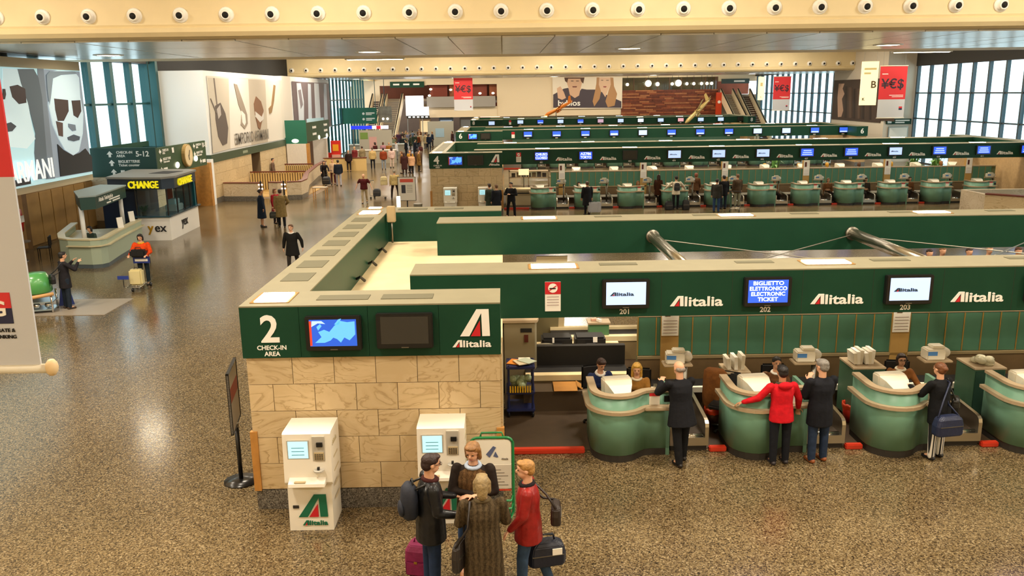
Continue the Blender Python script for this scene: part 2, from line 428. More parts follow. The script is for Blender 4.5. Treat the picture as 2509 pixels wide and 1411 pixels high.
ZS = 7.4          # underside of the low metal portals
ZH = 10.5         # raised ceiling fields
def portal(n, y0, y1, nx0, spacing, count, label_noz):
    """A low band across the hall: curved cream front with air nozzles, metal panelled underside."""
    prof = [(0.0, ZH), (0.0, ZS + 0.36), (0.03, ZS + 0.30), (-0.02, ZS + 0.27), (0.0, ZS + 0.16), (0.10, ZS + 0.05), (0.28, ZS - 0.01), (0.60, ZS)]
    a, b = -21.0, 36.0
    ring = lambda x: [(x, y0 + u, z) for u, z in prof] + [(x, y1, ZS), (x, y1, ZH)]
    root = struct(MB().loft([ring(a), ring(b)]).build('ceiling_portal_%d' % n, CREAM, smooth=False))
    x = a; k = 0
    pw = 1.5
    base = MB().box(0, pw - 0.03, 0, 3.4, -0.02, 0.02).mesh('ceiling_panel'); base.materials.append(METAL_CEIL)
    ny = int((y1 - y0 - 0.7) / 3.45)
    for i in range(int((b - a) / pw)):
        for j in range(ny):
            o = link('ceiling_panel', base, root)
            o.location = (a + i * pw, y0 + 0.65 + j * 3.45, ZS - 0.02 - 0.004 * ((i * 7 + j * 3) % 3))
    noz = MB()
    n2 = 16
    def cr(r, y): return [(r * math.cos(2 * PI * i / n2), y, r * math.sin(2 * PI * i / n2)) for i in range(n2)]
    noz.loft([cr(.20, .02), cr(.21, -.03), cr(.17, -.06), cr(.15, -.05), cr(.13, -.16), cr(.10, -.19), cr(.085, -.17), cr(.08, 0.05)], caps=True)
    nm = noz.mesh('nozzle', True); nm.materials.append(WHITEW)
    hole = MB(); hole.loft([cr(.086, -.172), cr(.05, -.15)], caps=True)
    hm = hole.mesh('nozzle_hole', True); hm.materials.append(DARKVOID)
    for i in range(count):
        o = link('nozzle', nm, root); o.location = (nx0 + i * spacing, y0, ZS + 0.60); o.rotation_euler = (R(8), 0, R((i * 37) % 9 - 4))
        h = link('nozzle_hole', hm, o)
    return root
P1 = portal(1, 24.0, 38.4, -17.45, 1.245, 38, '')
P2 = portal(2, 75.0, 89.0, -18.2, 1.245, 43, '')
for (n, a, b) in ((1, -6, 24.0), (2, 38.4, 75.0), (3, 89.0, 130)):
    struct(MB().box(-24, 40, a, b, ZH, ZH + 0.2).build('ceiling_%d' % n, CREAM))

def ceiling_lamp(x, y, label):
    t = thing('ceiling_lamp', label, 'lamp', (x, y, ZS - 0.03), 0, 'downlights in the metal ceiling')
    MB().lathe([(.50, 0.0), (.52, -.03), (.44, -.05), (.40, -.02)], n=20).build('lamp_rim', WHITEW, t, True)
    MB().lathe([(.41, -.035), (.30, -.045), (.02, -.05)], n=20).build('lamp_glass', LAMP, t, True)
for i, x in enumerate(LAMP_X):
    ceiling_lamp(x, 31.5, '%s round downlight from the left in the near metal ceiling' % ORD[i])
    ceiling_lamp(x + 0.3, 82.0, '%s round downlight from the left in the distant metal ceiling' % ORD[i])
# lit slot lights at the far edge of the near portal
for i, x in enumerate((-5.6, 18.5)):
    t = thing('slot_lamp', ('long bright slot lamp at the ceiling edge above the jewellery poster', 'long bright slot lamp at the ceiling edge near the hanging gate sign')[i], 'lamp', (x, 38.2, ZS - 0.03), 0)
    MB().box(-1.3, 1.3, -.14, .14, -.03, 0.02).build('lamp_housing', WHITEW, t)
    MB().box(-1.2, 1.2, -.1, .1, -.045, -.03).build('lamp_glass', LAMP, t)

def window_wall(n, x, y0, y1, z0, z1, step, transoms, mull, mw, md, side):
    """Glazed side wall along Y: panes, mullions and transoms, each its own piece."""
    root = struct(MB().box(x - .06, x + .06, y0, y1, z0 - .12, z0).build('window_%d' % n, mull))
    cnt = max(1, round((y1 - y0) / step)); st = (y1 - y0) / cnt
    zs = [z0] + list(transoms) + [z1]
    mm = MB().box(-md / 2, md / 2, -mw / 2, mw / 2, z0, z1).mesh('mullion'); mm.materials.append(mull)
    for i in range(cnt + 1):
        o = link('mullion', mm, root); o.location = (x, y0 + i * st, 0)
    for z in transoms:
        MB().box(x - .07, x + .07, y0, y1, z - .05, z + .05).build('transom', mull, root)
    for a, b in zip(zs[:-1], zs[1:]):
        pm = MB().box(-.01, .01, mw / 2, st - mw / 2, a + .02, b - .02).mesh('window_pane'); pm.materials.append(GLASS)
        for i in range(cnt):
            o = link('window_pane', pm, root); o.location = (x, y0 + i * st, 0)
    return root

XL = -16.2
struct(MB().box(-24, 40, -6.4, -6, 0, ZH).build('wall_back', CREAM))
# left side: glazed bays between the poster blocks
window_wall(1, -19.2, 33.5, 46.8, 2.3, 7.6, 2.16, (5.55,), MULLION, 0.34, 0.30, -1)
wlow = struct(MB().box(-19.4, -19.0, 33.3, 46.9, 0, 2.2).build('wall_left_15', M('tan_wall', '#8a6a3c', .6)))
for _i in range(6):
    MB().box(-19.0, -18.96, 33.4 + _i * .95, 34.3 + _i * .95, .1, 2.15).build('panel', M('tan_panel', '#b08a52', .5, var=.12, vscale=1.5), wlow)
window_wall(2, -16.6, 80.8, 102.5, 0.1, 7.6, 1.85, (5.4, 3.0), MULLION, 0.28, 0.16, -1)
window_wall(3, -19.2, -6, 5, 0.1, 7.6, 2.2, (5.55, 3.0), MULLION, 0.3, 0.3, -1)
# right side
XR = 33.0
window_wall(4, XR, 8, 68.3, 0.1, 7.5, 2.03, (5.42, 3.45), MULLION_G, 0.16, 0.25, 1)
window_wall(5, XR, 79.6, 111.5, 0.1, 7.6, 1.95, (5.42, 3.45), MULLION_G, 0.18, 0.25, 1)
struct(MB().box(XR - .2, XR + .3, 8, 68.4, 7.5, ZH).build('trim_1', M('dark_fascia', '#2c2a26', .6)))
struct(MB().box(XR - .2, XR + .3, 79.6, 112, 7.6, ZH).build('trim_2', MATS['dark_fascia']))
struct(MB().box(-19.5, -18.9, 33.3, 47, 7.6, ZH).build('trim_3', MATS['dark_fascia']))
struct(MB().box(XR - .3, XR + .3, -6, 8, 0, ZH).build('wall_right', CREAM))

def tile_face(root, axis, plane, u0, u1, z0, z1, w, h, mat, first=None, thick=.03, out=-1, gap=.008):
    """Courses of stone tiles on a wall face; axis 'x' tiles run along X at Y=plane, 'y' along Y at X=plane."""
    rows = max(1, round((z1 - z0) / h)); hh = (z1 - z0) / rows
    cache = {}
    for r in range(rows):
        u = u0; k = 0
        off = (first if first else w) if r % 2 == 0 else (first if first else w) - w / 2
        zt = z1 - r * hh
        while u < u1 - .02:
            e = min(u1, u + (off if k == 0 else w))
            if e <= u + .03:
                k += 1; continue
            L = round(e - u, 3)
            if L not in cache:
                mb = MB()
                if axis == 'x': mb.box(gap / 2, L - gap / 2, 0, out * thick, -hh + gap / 2, -gap / 2)
                else: mb.box(0, out * thick, gap / 2, L - gap / 2, -hh + gap / 2, -gap / 2)
                me = mb.mesh('stone_tile')
                bm = bmesh.new(); bm.from_mesh(me); bmesh.ops.recalc_face_normals(bm, faces=bm.faces); bm.to_mesh(me); bm.free()
                me.materials.append(mat); cache[L] = me
            o = link('stone_tile', cache[L], root)
            o.location = ((u, plane, zt) if axis == 'x' else (plane, u, zt)) if root.type != 'EMPTY' else Vector((u, plane, zt) if axis == 'x' else (plane, u, zt)) - root.location
            u = e; k += 1

GROUT = M('grout', '#7d6a4c', 0.8)
# left wall under and between the poster blocks
w1 = struct(MB().box(-19.4, -19.1, -6, 33.4, 0, ZH).build('wall_left_1', CREAM))
w2 = struct(MB().box(-18.5, XL, 46.9, 54.4, 0, 2.3).build('wall_left_2', GROUT))
tile_face(w2, 'y', XL, 46.9, 54.4, 0.3, 2.3, 1.2, .66, STONE, out=1)
w2b = struct(MB().box(-18.5, XL, 56.4, 63.5, 0, 2.3).build('wall_left_3', GROUT))
tile_face(w2b, 'y', XL, 56.4, 63.5, 0.3, 2.3, 1.2, .66, STONE, out=1)
struct(MB().box(-18.5, -17.2, 54.4, 56.4, 0, 2.3).build('door_1', M('lilac_door', '#b58fa8', .6)))
struct(MB().box(XL, XL + .05, 46.9, 63.5, 0, .3).build('baseboard_left', PLINTH))
struct(MB().box(-18.6, XL + .12, 46.55, 46.95, 0, 2.5).build('trim_4', WHITE))
struct(MB().box(-17.6, XL + .14, 46.2, 46.55, 0, 2.35).build('trim_5', WOOD))
# stone wall beyond, behind the exchange booth and towards the far bays
w4 = struct(MB().box(-19.0, -17.6, 38.9, 46.2, 0, 2.3).build('wall_left_4', GROUT))
tile_face(w4, 'y', -17.6, 38.9, 46.2, .3, 2.3, 1.2, .66, STONE2, out=1)
tile_face(w4, 'x', 38.9, -19.0, -17.6, .3, 2.3, 1.2, .66, STONE2, out=-1)
struct(MB().box(-18.6, XL, 63.5, 66.0, 0, 7.3).build('wall_left_5', M('white_wall', '#ddd5c8', .6)))
w6 = struct(MB().box(-19.5, -17.0, 66.0, 80.5, 0, 3.0).build('wall_left_6', M('brown_wall', '#6b4b30', .6)))

def poster_block(n, x0, x1, y0, y1, z0, z1, mat=WHITE):
    return struct(MB().box(x0, x1, y0, y1, z0, z1).build('wall_left_%d' % n, mat))
poster_block(7, -19.2, XL, 5.0, 33.35, 2.72, 7.2, M('frame_beige', '#b7a687', .6))
poster_block(8, -18.6, XL, 46.9, 63.5, 2.72, 7.25)
poster_block(9, -18.6, XL, 66.0, 80.5, 3.0, 7.3)
struct(MB().box(-18.6, XL + .06, 46.9, 63.6, 2.28, 2.72).build('trim_6', M('olive_strip', '#3b4a32', .5)))
struct(MB().box(-19.7, -19.4, 33, 112, 7.6, ZH).build('wall_left_10', DARKVOID))  # near-black: the shade of the void above the bays is put into the colour
struct(MB().box(-18.9, -18.6, 46.9, 80.5, 7.25, ZH).build('wall_left_12', DARKVOID))  # void over the poster blocks, its darkness painted as wall colour
struct(MB().box(-19.5, -18.6, 46.6, 46.9, 0, ZH).build('wall_left_13', MULLION))
struct(MB().box(-16.9, -16.5, 80.6, 112, 7.6, ZH).build('wall_left_14', CREAM))
MB().box(XL + .06, XL + .068, 52.6, 53.6, 2.42, 2.58).build('lettering', M('letter_olive', '#8a927a', .6), bpy.data.objects['trim_6'])

def print_layers(root, polys, plane, axis, out, glow=0.0):
    """Flat print of a poster: thin printed fields on the board."""
    for i, (c, p) in enumerate(polys):
        d = out * (.012 + .004 * i)
        mb = MB()
        if axis == 'x': mb.prism(p, plane, plane + d, 'yz')
        else: mb.prism(p, plane, plane + d, 'xz')
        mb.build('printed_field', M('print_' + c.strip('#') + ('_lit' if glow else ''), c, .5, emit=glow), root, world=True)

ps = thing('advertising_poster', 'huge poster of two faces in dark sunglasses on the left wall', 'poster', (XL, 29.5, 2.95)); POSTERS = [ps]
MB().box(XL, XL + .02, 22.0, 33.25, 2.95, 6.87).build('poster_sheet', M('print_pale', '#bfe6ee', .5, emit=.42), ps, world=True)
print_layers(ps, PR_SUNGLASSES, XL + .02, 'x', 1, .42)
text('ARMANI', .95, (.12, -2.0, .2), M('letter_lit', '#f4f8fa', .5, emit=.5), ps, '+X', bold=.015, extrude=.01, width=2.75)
ps = thing('advertising_poster', 'pale poster of watches and jewels above the stone stairwell wall', 'poster', (XL, 55, 2.75)); POSTERS.append(ps)
MB().box(XL, XL + .02, 47.4, 63.3, 2.85, 6.98).build('poster_sheet', M('print_cream', '#ded6c8', .5), ps, world=True)
print_layers(ps, PR_JEWELS, XL + .02, 'x', 1)
text('EMPORIO ARMANI', .95, (.12, -3.9, .28), M('letter_grey', '#6a645c', .5), ps, '+X', bold=.008, width=7.2)
ps = thing('advertising_poster', 'mauve poster with four silvery upright shapes beside the finned glass wall', 'poster', (XL, 73, 3.0)); POSTERS.append(ps)
MB().box(XL, XL + .02, 66.3, 80.3, 3.1, 6.95).build('poster_sheet', M('print_mauve', '#74666a', .5), ps, world=True)
print_layers(ps, PR_BOTTLES, XL + .02, 'x', 1)

for ps in POSTERS: ps.location.x += .03
# right side: block with the dark poster
struct(MB().box(30.6, XR + .2, 68.5, 79.5, 0, ZH).build('wall_right_2', M('wall_offwhite', '#d5cbb9', .6)))
ps = thing('advertising_poster', 'dark brown poster with vertical trunks on the right wall', 'poster', (30.6, 74, 2.6))
MB().box(30.56, 30.6, 69.0, 79.3, 3.1, 6.6).build('poster_sheet', M('print_brown', '#43342b', .5), ps, world=True)
print_layers(ps, PR_DARK, 30.56, 'x', -1); ps.location.x -= .03
t = thing('wall_sign', 'green direction sign with white lettering on the white right wall', 'sign', (31.8, 68.45, 3.0))
MB().box(-1.0, 1.0, -.06, 0.04, 0.0, .42).build('sign_board', GREEN, t)
MB().box(-.3, .85, -.068, -.06, .24, .34).build('lettering', WHITE_L, t)
MB().box(-.3, .45, -.068, -.06, .08, .18).build('lettering', WHITE_L, t)
MB().box(-.92, -.6, -.075, -.06, .08, .34).build('pictogram', WHITE_L, t)
t = thing('notice_board', 'white notice board under the green sign on the right wall', 'board', (31.8, 68.45, 1.4))
MB().box(-.8, .8, -.05, .04, 0, 1.4).build('board_frame', STEEL_D, t)
MB().box(-.72, .72, -.06, -.05, .08, 1.32).build('board_sheet', SCR_WHITE if False else PAPER, t)

# far wall and mezzanine
YF = 112.0
FWALL = M('far_wall', '#e6d2b0', .6)
struct(MB().box(-9.9, -0.8, YF, YF + .4, 7.05, ZH).build('wall_far_1', FWALL))
struct(MB().box(-0.8, 15.4, YF, YF + .4, 2.9, ZH).build('wall_far_2', FWALL))
struct(MB().box(-19.5, -9.9, YF, YF + .4, 7.0, ZH).build('wall_far_3', FWALL))
struct(MB().box(28.0, 34, YF, YF + .4, 7.0, ZH).build('wall_far_4', FWALL))
struct(MB().box(15.4, 28.0, YF, YF + .4, 7.6, ZH).build('wall_far_5', FWALL))
struct(MB().box(-9.9, -0.8, YF - .1, YF + .4, 2.9, 4.25).build('wall_far_6', FWALL))
struct(MB().box(-9.9, -1.0, YF - .5, YF + .4, 4.2, 5.55).build('balcony_parapet', M('grey_parapet', '#9a938a', .6)))
struct(MB().box(-20, 34, YF + .4, YF + 14, 5.0, 5.3).build('floor_mezzanine', M('mezz_slab', '#8a7a66', .6)))
struct(MB().box(-20, 36, YF + 14, YF + 14.3, 5.3, ZH).build('wall_far_7', M('mezz_back', '#7a3d24', .7, var=.2, vscale=.6)))
struct(MB().box(-24, 36, 140, 140.3, 0, 5.0).build('wall_far_8', M('shop_back', '#5f4a3a', .7, var=.25, vscale=.4)))
struct(MB().box(-20, -16, YF, YF + .4, 0, 7.0).build('wall_far_9', FWALL))
struct(MB().box(2, 34, YF + 1.0, YF + 1.4, 0, 5.0).build('wall_far_10', M('far_low', '#a08662', .6)))
# timber clad wall of the bar
wc = struct(MB().box(15.4, 28.0, YF - .1, YF + .4, 2.0, 5.95).build('wall_far_11', M('clad_dark', '#4a2414', .7)))
cm = [M('clad_%d' % i, c, .5, var=.2, vscale=3) for i, c in enumerate(('#7a3a1c', '#8c4826', '#6a3018', '#a0643c'))]
z = 2.05; r = 0
while z < 5.9:
    x = 15.4 - (r % 3) * .5
    while x < 28.0:
        L = 1.3 + ((r * 5 + int(x * 7)) % 4) * .35
        a, b = max(15.42, x), min(27.98, x + L)
        if b - a > .1:
            MB().box(a, b - .03, YF - .13 - .03 * ((int(x * 3) + r) % 3), YF - .1, z, z + .17).build('plank', cm[(r * 3 + int(x * 2)) % 4], wc)
        x += L
    z += .2; r += 1
# ------------------------------------------------------------------ check-in islands
ZB, ZT = 2.29, 3.01
XA, XB, XI = -3.645, -0.084, -2.87
XROW0, XROW1 = -1.52, 26.9
XS, PITCH = 1.90, 2.255
ISL = {2: 11.1, 4: 41.15, 6: 64.9, 8: 94.15}
NW = {2: 'two', 4: 'four', 6: 'six', 8: 'eight'}

def logo_mark(root, x, y, z, w, h, wm, rm, d=.012, facing=-1):
    A = [(0, 0), (.31, 0), (.72, .86), (.74, 0), (1.0, 0), (.97, 1), (.56, 1)]
    T = [(.36, 0), (.68, 0), (.67, .58)]
    MB().prism([(x + u * w, z + v * h) for u, v in A], y, y - d, 'xz').build('logo_letter', wm, root)
    MB().prism([(x + u * w, z + v * h) for u, v in T], y, y - d, 'xz').build('logo_triangle', rm, root)

def alitalia(root, x, y, z, w, h, wm=None, rm=None):
    wm = wm or WHITE_L; rm = rm or RED_LOGO
    logo_mark(root, x, y, z, .26 * w, h, wm, rm)
    text('litalia', h * 1.32, (x + .265 * w, y - .002, z), wm, root, bold=.022 * h / .17, extrude=.006, width=.73 * w)

def television(label, x, y, z, w, h, scr, lines=None, group=None, map_=False, logo=False, detail=True, txt=None):
    t = thing('television', label, 'screen', (x, y, z), 0, group)
    d = .10
    MB().box(-w / 2, w / 2, -d, 0, -h / 2, h / 2).build('casing', BLACK, t, bevel=.012 if detail else 0)
    bx, bz = w * .42, h * .38
    s = MB().box(-bx, bx, -d - .004, -d + .01, -bz + h * .02, bz + h * .04).build('screen_panel', scr, t)
    if detail:
        MB().box(-.05, .05, -d - .006, -d, -h / 2 + .012, -h / 2 + .024).build('badge', STEEL_D, t)
    if map_:
        lm = M('map_land', '#5aa6ee', .3, emit=1.1); cl = M('map_cloud', '#a8c8ee', .3, emit=.9)
        land = [[(-.25, -.13), (-.16, -.05), (-.2, .02), (-.12, .05), (-.05, .02), (.02, .1), (.1, .17), (.2, .15), (.3, .16), (.3, -.02), (.22, -.1), (.15, -.06), (.1, -.13), (.05, -.08), (0, -.06), (-.04, -.1), (-.12, -.13)], [(-.2, .04), (-.15, .1), (-.17, .13), (-.22, .09)], [(.02, .12), (.08, .19), (.12, .2), (.08, .12)]]
        for p in land:
            MB().prism([(u * w / .76, v * h / .47 + .01) for u, v in p], -d - .004, -d - .007, 'xz').build('map_field', lm, t)
        MB().prism([(u * w / .76, v * h / .47) for u, v in [(-.29, .1), (-.2, .15), (-.1, .14), (-.15, .18), (-.28, .18)]], -d - .004, -d - .008, 'xz').build('map_field', cl, t)
        MB().box(-bx, -bx + .03, -d - .008, -d - .004, -bz + .02, bz).build('map_border', M('map_red', '#d8402c', .4, emit=.6), t)
    if lines:
        n = len(lines); lh = h * .74 / n
        for i, ln in enumerate(lines):
            if len(ln) == 1:
                text(ln, lh * .9, (-w * .38, -d - .006, bz - lh * (i + .86) + h * .03), SCR_TXT, t, bold=.006, extrude=.001)
                continue
            text(ln, lh * 1.0, (0, -d - .006, bz - lh * (i + .86) + h * .03), SCR_TXT, t, bold=.006, extrude=.001, align='CENTER', width=min(w * .8, len(ln) * lh * .62))
    if logo:
        alitalia(t, -w * .34, -d - .006, -.02, w * .5, h * .12, M('screen_logo', '#263a4a', .4), RED_LOGO)
    return t

lamp_box = None
def gantry_lamp(root, x, y, w=.62, d=.34):
    """Up-lamp sunk into the top of a gantry."""
    MB().box(x - w / 2 - .05, x + w / 2 + .05, y - d / 2 - .04, y + d / 2 + .04, ZT + .021, ZT + .032).build('lamp_frame', M('lamp_brass', '#a4783a', .4, metal=.4), root)
    MB().box(x - w / 2, x + w / 2, y - d / 2, y + d / 2, ZT + .033, ZT + .042).build('lamp_glass', LAMP, root)

def end_gantry(num, Y):
    t = thing('sign_gantry', 'green U-shaped end gantry with a white figure %s on it' % NW[num], 'sign', (XA, Y, ZB), 0, 'green end gantries of the check-in islands')
    def B(x0, x1, y0, y1, name='fascia_panel', m=GREEN, z0=ZB, z1=ZT):
        return MB().box(x0, x1, y0, y1, z0, z1).build(name, m, t, world=True)
    if num == 2:
        for a, b in ((XA, -2.84), (-2.835, -1.90), (-1.895, -.93), (-.925, XB)):
            B(a, b, Y, Y + .86)
    else:
        B(XA, XB, Y, Y + .86)
    B(XA, XI, Y + .86, Y + 9.3); B(XA, XB, Y + 9.3, Y + 10.16)
    B(XA, XB, Y, Y + .86, 'top_cover', TOPC, ZT, ZT + .02); B(XA, XI, Y + .86, Y + 9.3, 'top_cover', TOPC, ZT, ZT + .02)
    B(XA, XB, Y + 9.3, Y + 10.16, 'top_cover', TOPC, ZT, ZT + .02)
    l = t.location
    gantry_lamp_w(t, -3.27, Y + .46, .44, .52)
    gantry_lamp_w(t, -3.27, Y + 9.15, .44, .52)
    gantry_lamp_w(t, -3.27, Y + 10.0, .3, .2)
    if num <= 4:
        for i in range(7):
            B(-3.48, -3.05, Y + 1.55 + i * 1.03, Y + 2.15 + i * 1.03, 'vent_grille', VENT, ZT + .02, ZT + .028)
        for x in (-2.65, -1.75):
            B(x, x + .72, Y + .28, Y + .56, 'vent_grille', VENT, ZT + .02, ZT + .028)
            B(x, x + .72, Y + 9.6, Y + 9.85, 'vent_grille', VENT, ZT + .02, ZT + .028)
    y = -.001
    text(str(num), .53, (.40 if num == 2 else .36, y, .235), WHITE_L, t, bold=.02, extrude=.008, align='CENTER')
    if num <= 4:
        text('CHECK-IN', .088, (.41, y, .118), WHITE_L, t, bold=.006, align='CENTER')
        text('AREA', .088, (.41, y, .03), WHITE_L, t, bold=.006, align='CENTER')
        logo_mark(t, -.64 - XA, y, .27, .41, .38, WHITE_L, RED_LOGO)
        alitalia(t, -.75 - XA, y, .115, .53, .10)
    return t
def gantry_lamp_w(t, x, y, w, d):
    l = t.location
    MB().box(x - w / 2 - .05, x + w / 2 + .05, y - d / 2 - .05, y + d / 2 + .05, ZT + .02, ZT + .03).build('lamp_frame', M('lamp_brass', '#a4783a', .4, metal=.4), t, world=True)
    MB().box(x - w / 2, x + w / 2, y - d / 2, y + d / 2, ZT + .031, ZT + .042).build('lamp_glass', LAMP, t, world=True)

def row_gantry(num, Y, front=True):
    y0 = Y + 1.9 if front else Y + 7.38
    x1 = XROW1
    t = thing('sign_gantry', 'long green %s gantry of check-in island %s' % ('screen carrying' if front else 'rear plain', NW[num]), 'sign', (XROW0, y0, ZB), 0, 'long green gantries over the check-in rows')
    MB().box(XROW0, x1, y0, y0 + .88, ZB, ZT).build('fascia_panel', GREEN, t, world=True)
    MB().box(XROW0, x1, y0, y0 + .88, ZT, ZT + .02).build('top_cover', TOPC, t, world=True)
    if front and num == 2:
        for i in range(12):
            MB().box(1.35 + i * 1.1275, 1.354 + i * 1.1275, y0 - .002, y0, ZB, ZT).build('panel_joint', DARK, t, world=True)
    for i in range(6):
        gantry_lamp_w(t, .78 + i * 4.48 + (0 if num == 2 else 1.2 if front else -.4), y0 + .46, .72, .3)
    if num <= 4:
        for i in range(10):
            x = 1.55 + i * 2.255 + (.0 if front else .5)
            MB().box(x, x + .62, y0 + .5, y0 + .68, ZT + .02, ZT + .028).build('vent_grille', VENT, t, world=True)
    return t

def pavilion(num, Y):
    """Stone clad room at the end of the island, under the U gantry."""
    t = thing('stone_pavilion', 'stone clad end room of island %s below the green gantry' % NW[num], 'pavilion', (XA, Y, 0), 0, 'stone end rooms of the islands')
    MB().box(XA + .06, XB - .02, Y + .06, Y + 10.1, .3, ZB - .06).build('wall_core', GROUT, t, world=True)
    MB().box(XA + .02, XB, Y + .03, Y + 10.13, 0, .3).build('plinth', PLINTH, t, world=True)
    MB().box(XA + .06, XB + .02, Y + .8, Y + 9.4, ZB - .06, ZB - .002).build('roof_slab', ROOFC, t, world=True)
    tile_face(t, 'x', Y + .06, XA + .03, XB - .01, .31, ZB, .578, .396, STONE, first=.63)
    if num == 2:
        tile_face(t, 'y', XB - .02, Y + .06, Y + 10.1, .31, ZB, .578, .396, STONE, out=1)
    MB().box(XA, XA + .1, Y, Y + .08, .3, 1.2).build('corner_guard', WOOD, t, world=True)
    MB().box(XB - .08, XB + .03, Y, Y + .08, .3, 1.2).build('corner_guard', WOOD, t, world=True)
    if num == 2:
        for i in range(5):
            MB().tube([(XI + .02, Y + 1.6 + i * 1.5, ZB + .1), (XI + .1, Y + 1.5 + i * 1.5, ZB + .16), (XI + .16, Y + 1.65 + i * 1.5, ZB + .05)], .03, 6).build('bracket', DARK, t, world=True)
    return t

for num, Y in ISL.items():
    end_gantry(num, Y); row_gantry(num, Y, True); row_gantry(num, Y, False); pavilion(num, Y)
    # far end of each island: short closing gantry on a stone pier
    e = thing('sign_gantry', 'short green gantry closing the far end of island %s' % NW[num], 'sign', (27.0, Y, ZB), 0, 'right end gantries of the islands')
    MB().box(27.0, 27.85, Y, Y + 10.16, ZB, ZT).build('fascia_panel', GREEN, e, world=True)
    MB().box(27.0, 27.85, Y, Y + 10.16, ZT, ZT + .02).build('top_cover', TOPC, e, world=True)
    text(str(num), .53, (.42, -.001, .2), WHITE_L, e, bold=.02, extrude=.008, align='CENTER')
    pr = thing('stone_pier', 'sandstone pier under the short end gantry of island %s' % NW[num], 'pier', (27.0, Y, 0), 0, 'right end piers of the islands')
    MB().box(27.05, 27.8, Y + .05, Y + 10.1, 0, ZB).build('pier_core', M('pier_stone', '#b59465', .6, var=.1), pr, world=True)
    MB().box(27.03, 27.82, Y + .03, Y + 10.12, 0, .3).build('plinth', PLINTH, pr, world=True)

Y2 = ISL[2]
# screens on the end gantries
for num in (2, 4, 6):
    Y = ISL[num]
    television('wide screen with a blue weather map beside the figure %s' % NW[num], -2.36, Y, 2.65, .76, .48, M('screen_map', '#2450b8', .3, emit=1.1) if num < 8 else SCR_BLUE, map_=True, group='map screens on the end gantries')
    television('blank grey screen beside the weather map of island %s' % NW[num], -1.39, Y, 2.67, .77, .49, SCR_OFF, group='blank screens on the end gantries')
television('pale lit screen near the left end of the farthest green gantry', -1.3, ISL[8], 2.65, .76, .48, SCR_PALE)

# screens, numbers and lettering on the four front gantries
ROWS = {
    2: ['A', ('BIGLIETTO', 'ELETTRONICO', 'ELECTRONIC', 'TICKET'), 'A', ('N', 'D', 'F')],
    4: [('CHIUSO', 'CLOSED'), ('AZ786', 'TOKYO'), 'off', 'A', 'A', 'A', 'b3', 'b3', 'A', 'b3', 'b3', 'b3'],
    6: ['b', 'b', 'b', 'bp', 'p', 'b', 'b', 'b', 'p', 'p', 'b', 'b'],
    8: ['p', 'b', 'p', 'b', 'm', 'p', 'w', 'p', 'r', 'p', 'p', 'off'],
}
for num, lst in ROWS.items():
    Y = ISL[num] + 1.9
    for i, s in enumerate(lst):
        x = XS + i * PITCH
        z = 2.68
        if num == 2:
            lab = '%s large screen of the nearest gantry%s' % (ORD[i], ' showing a blue notice' if isinstance(s, tuple) else ' showing a pale airline logo')
        else:
            lab = '%s small screen from the stone room on the gantry of island %s' % (ORD[i], NW[num])
        g = 'screens over check-in row %d' % num
        if s == 'A':
            television(lab, x, Y, z, .75, .47, SCR_PALE, logo=True, group=g)
        elif isinstance(s, tuple):
            television(lab, x, Y, z, .75, .47, SCR_BLUE, lines=s, group=g)
        elif s == 'off':
            television(lab, x, Y, z, .75, .47, SCR_OFF, group=g, detail=False)
        else:
            m = {'b': SCR_BLUE, 'b3': SCR_BLUE, 'p': SCR_PALE, 'bp': SCR_BLUE, 'w': SCR_WHITE, 'm': M('screen_mauve', '#b79ab0', .3, emit=.9), 'r': M('screen_pink', '#d8a0a8', .3, emit=.9)}[s]
            tv = television(lab, x, Y, z, .75, .47, m, group=g, detail=False)
            if s == 'b3':
                for kk in range(3):
                    MB().box(-.2 - .03 * kk, .2 + .03 * kk, -.107, -.103, .08 - kk * .1, .13 - kk * .1).build('text_block', SCR_PALE, tv)
            if s in ('b', 'bp'):
                MB().box(-.28, .28, -.107, -.103, -.16, -.06 if s == 'b' else 0).build('text_block', SCR_PALE, tv)
    gt = [o for o in bpy.data.objects if o.name.startswith('sign_gantry') and o.parent is None and abs(o.location.y - Y) < .01 and abs(o.location.x - XROW0) < .01][0]
    n = len(lst)
    if num <= 4:
        for i in range(n):
            text(str(num * 100 + 1 + i), .115, (XS + i * PITCH - XROW0, -.001, .045), WHITE_L, gt, bold=.006, align='CENTER')
            if XS + i * PITCH < 25: alitalia(gt, XS + i * PITCH + .72 - XROW0, -.001, .16, .84, .165)
    else:
        for i in range(n):
            MB().box(XS + i * PITCH - XROW0 - .1, XS + i * PITCH - XROW0 + .1, -.01, 0, .05, .12).build('number_plate', WHITE_L, gt)
    t = thing('no_smoking_sign', 'red and white no smoking notice on the gantry of island %s' % NW[num], 'sign', (.62, Y, 2.40), 0, 'no smoking notices')
    MB().box(0, .25, -.012, 0, 0, .48).build('sign_sheet', PAPER, t)
    MB().box(0, .25, -.016, -.012, .28, .48).build('sign_red_field', RED_LOGO, t)
    if num <= 4:
        ring = [(.125 + .075 * math.cos(2 * PI * k / 20), .38 + .075 * math.sin(2 * PI * k / 20)) for k in range(20)]
        MB().prism(ring, -.016, -.02, 'xz').build('sign_disc', WHITE_L, t)
        MB().cbox((.125, -.022, .38), (.015, .004, .14), Matrix.Rotation(R(55), 3, 'Y')).build('sign_bar', RED_LOGO, t)
        MB().box(.07, .17, -.024, -.02, .365, .385).build('sign_cigarette', BLACK_L, t)
        for k in range(4):
            MB().box(.03, .22, -.015, -.012, .23 - k * .045, .245 - k * .045).build('sign_line', M('print_grey', '#b8a8a4', .6), t)

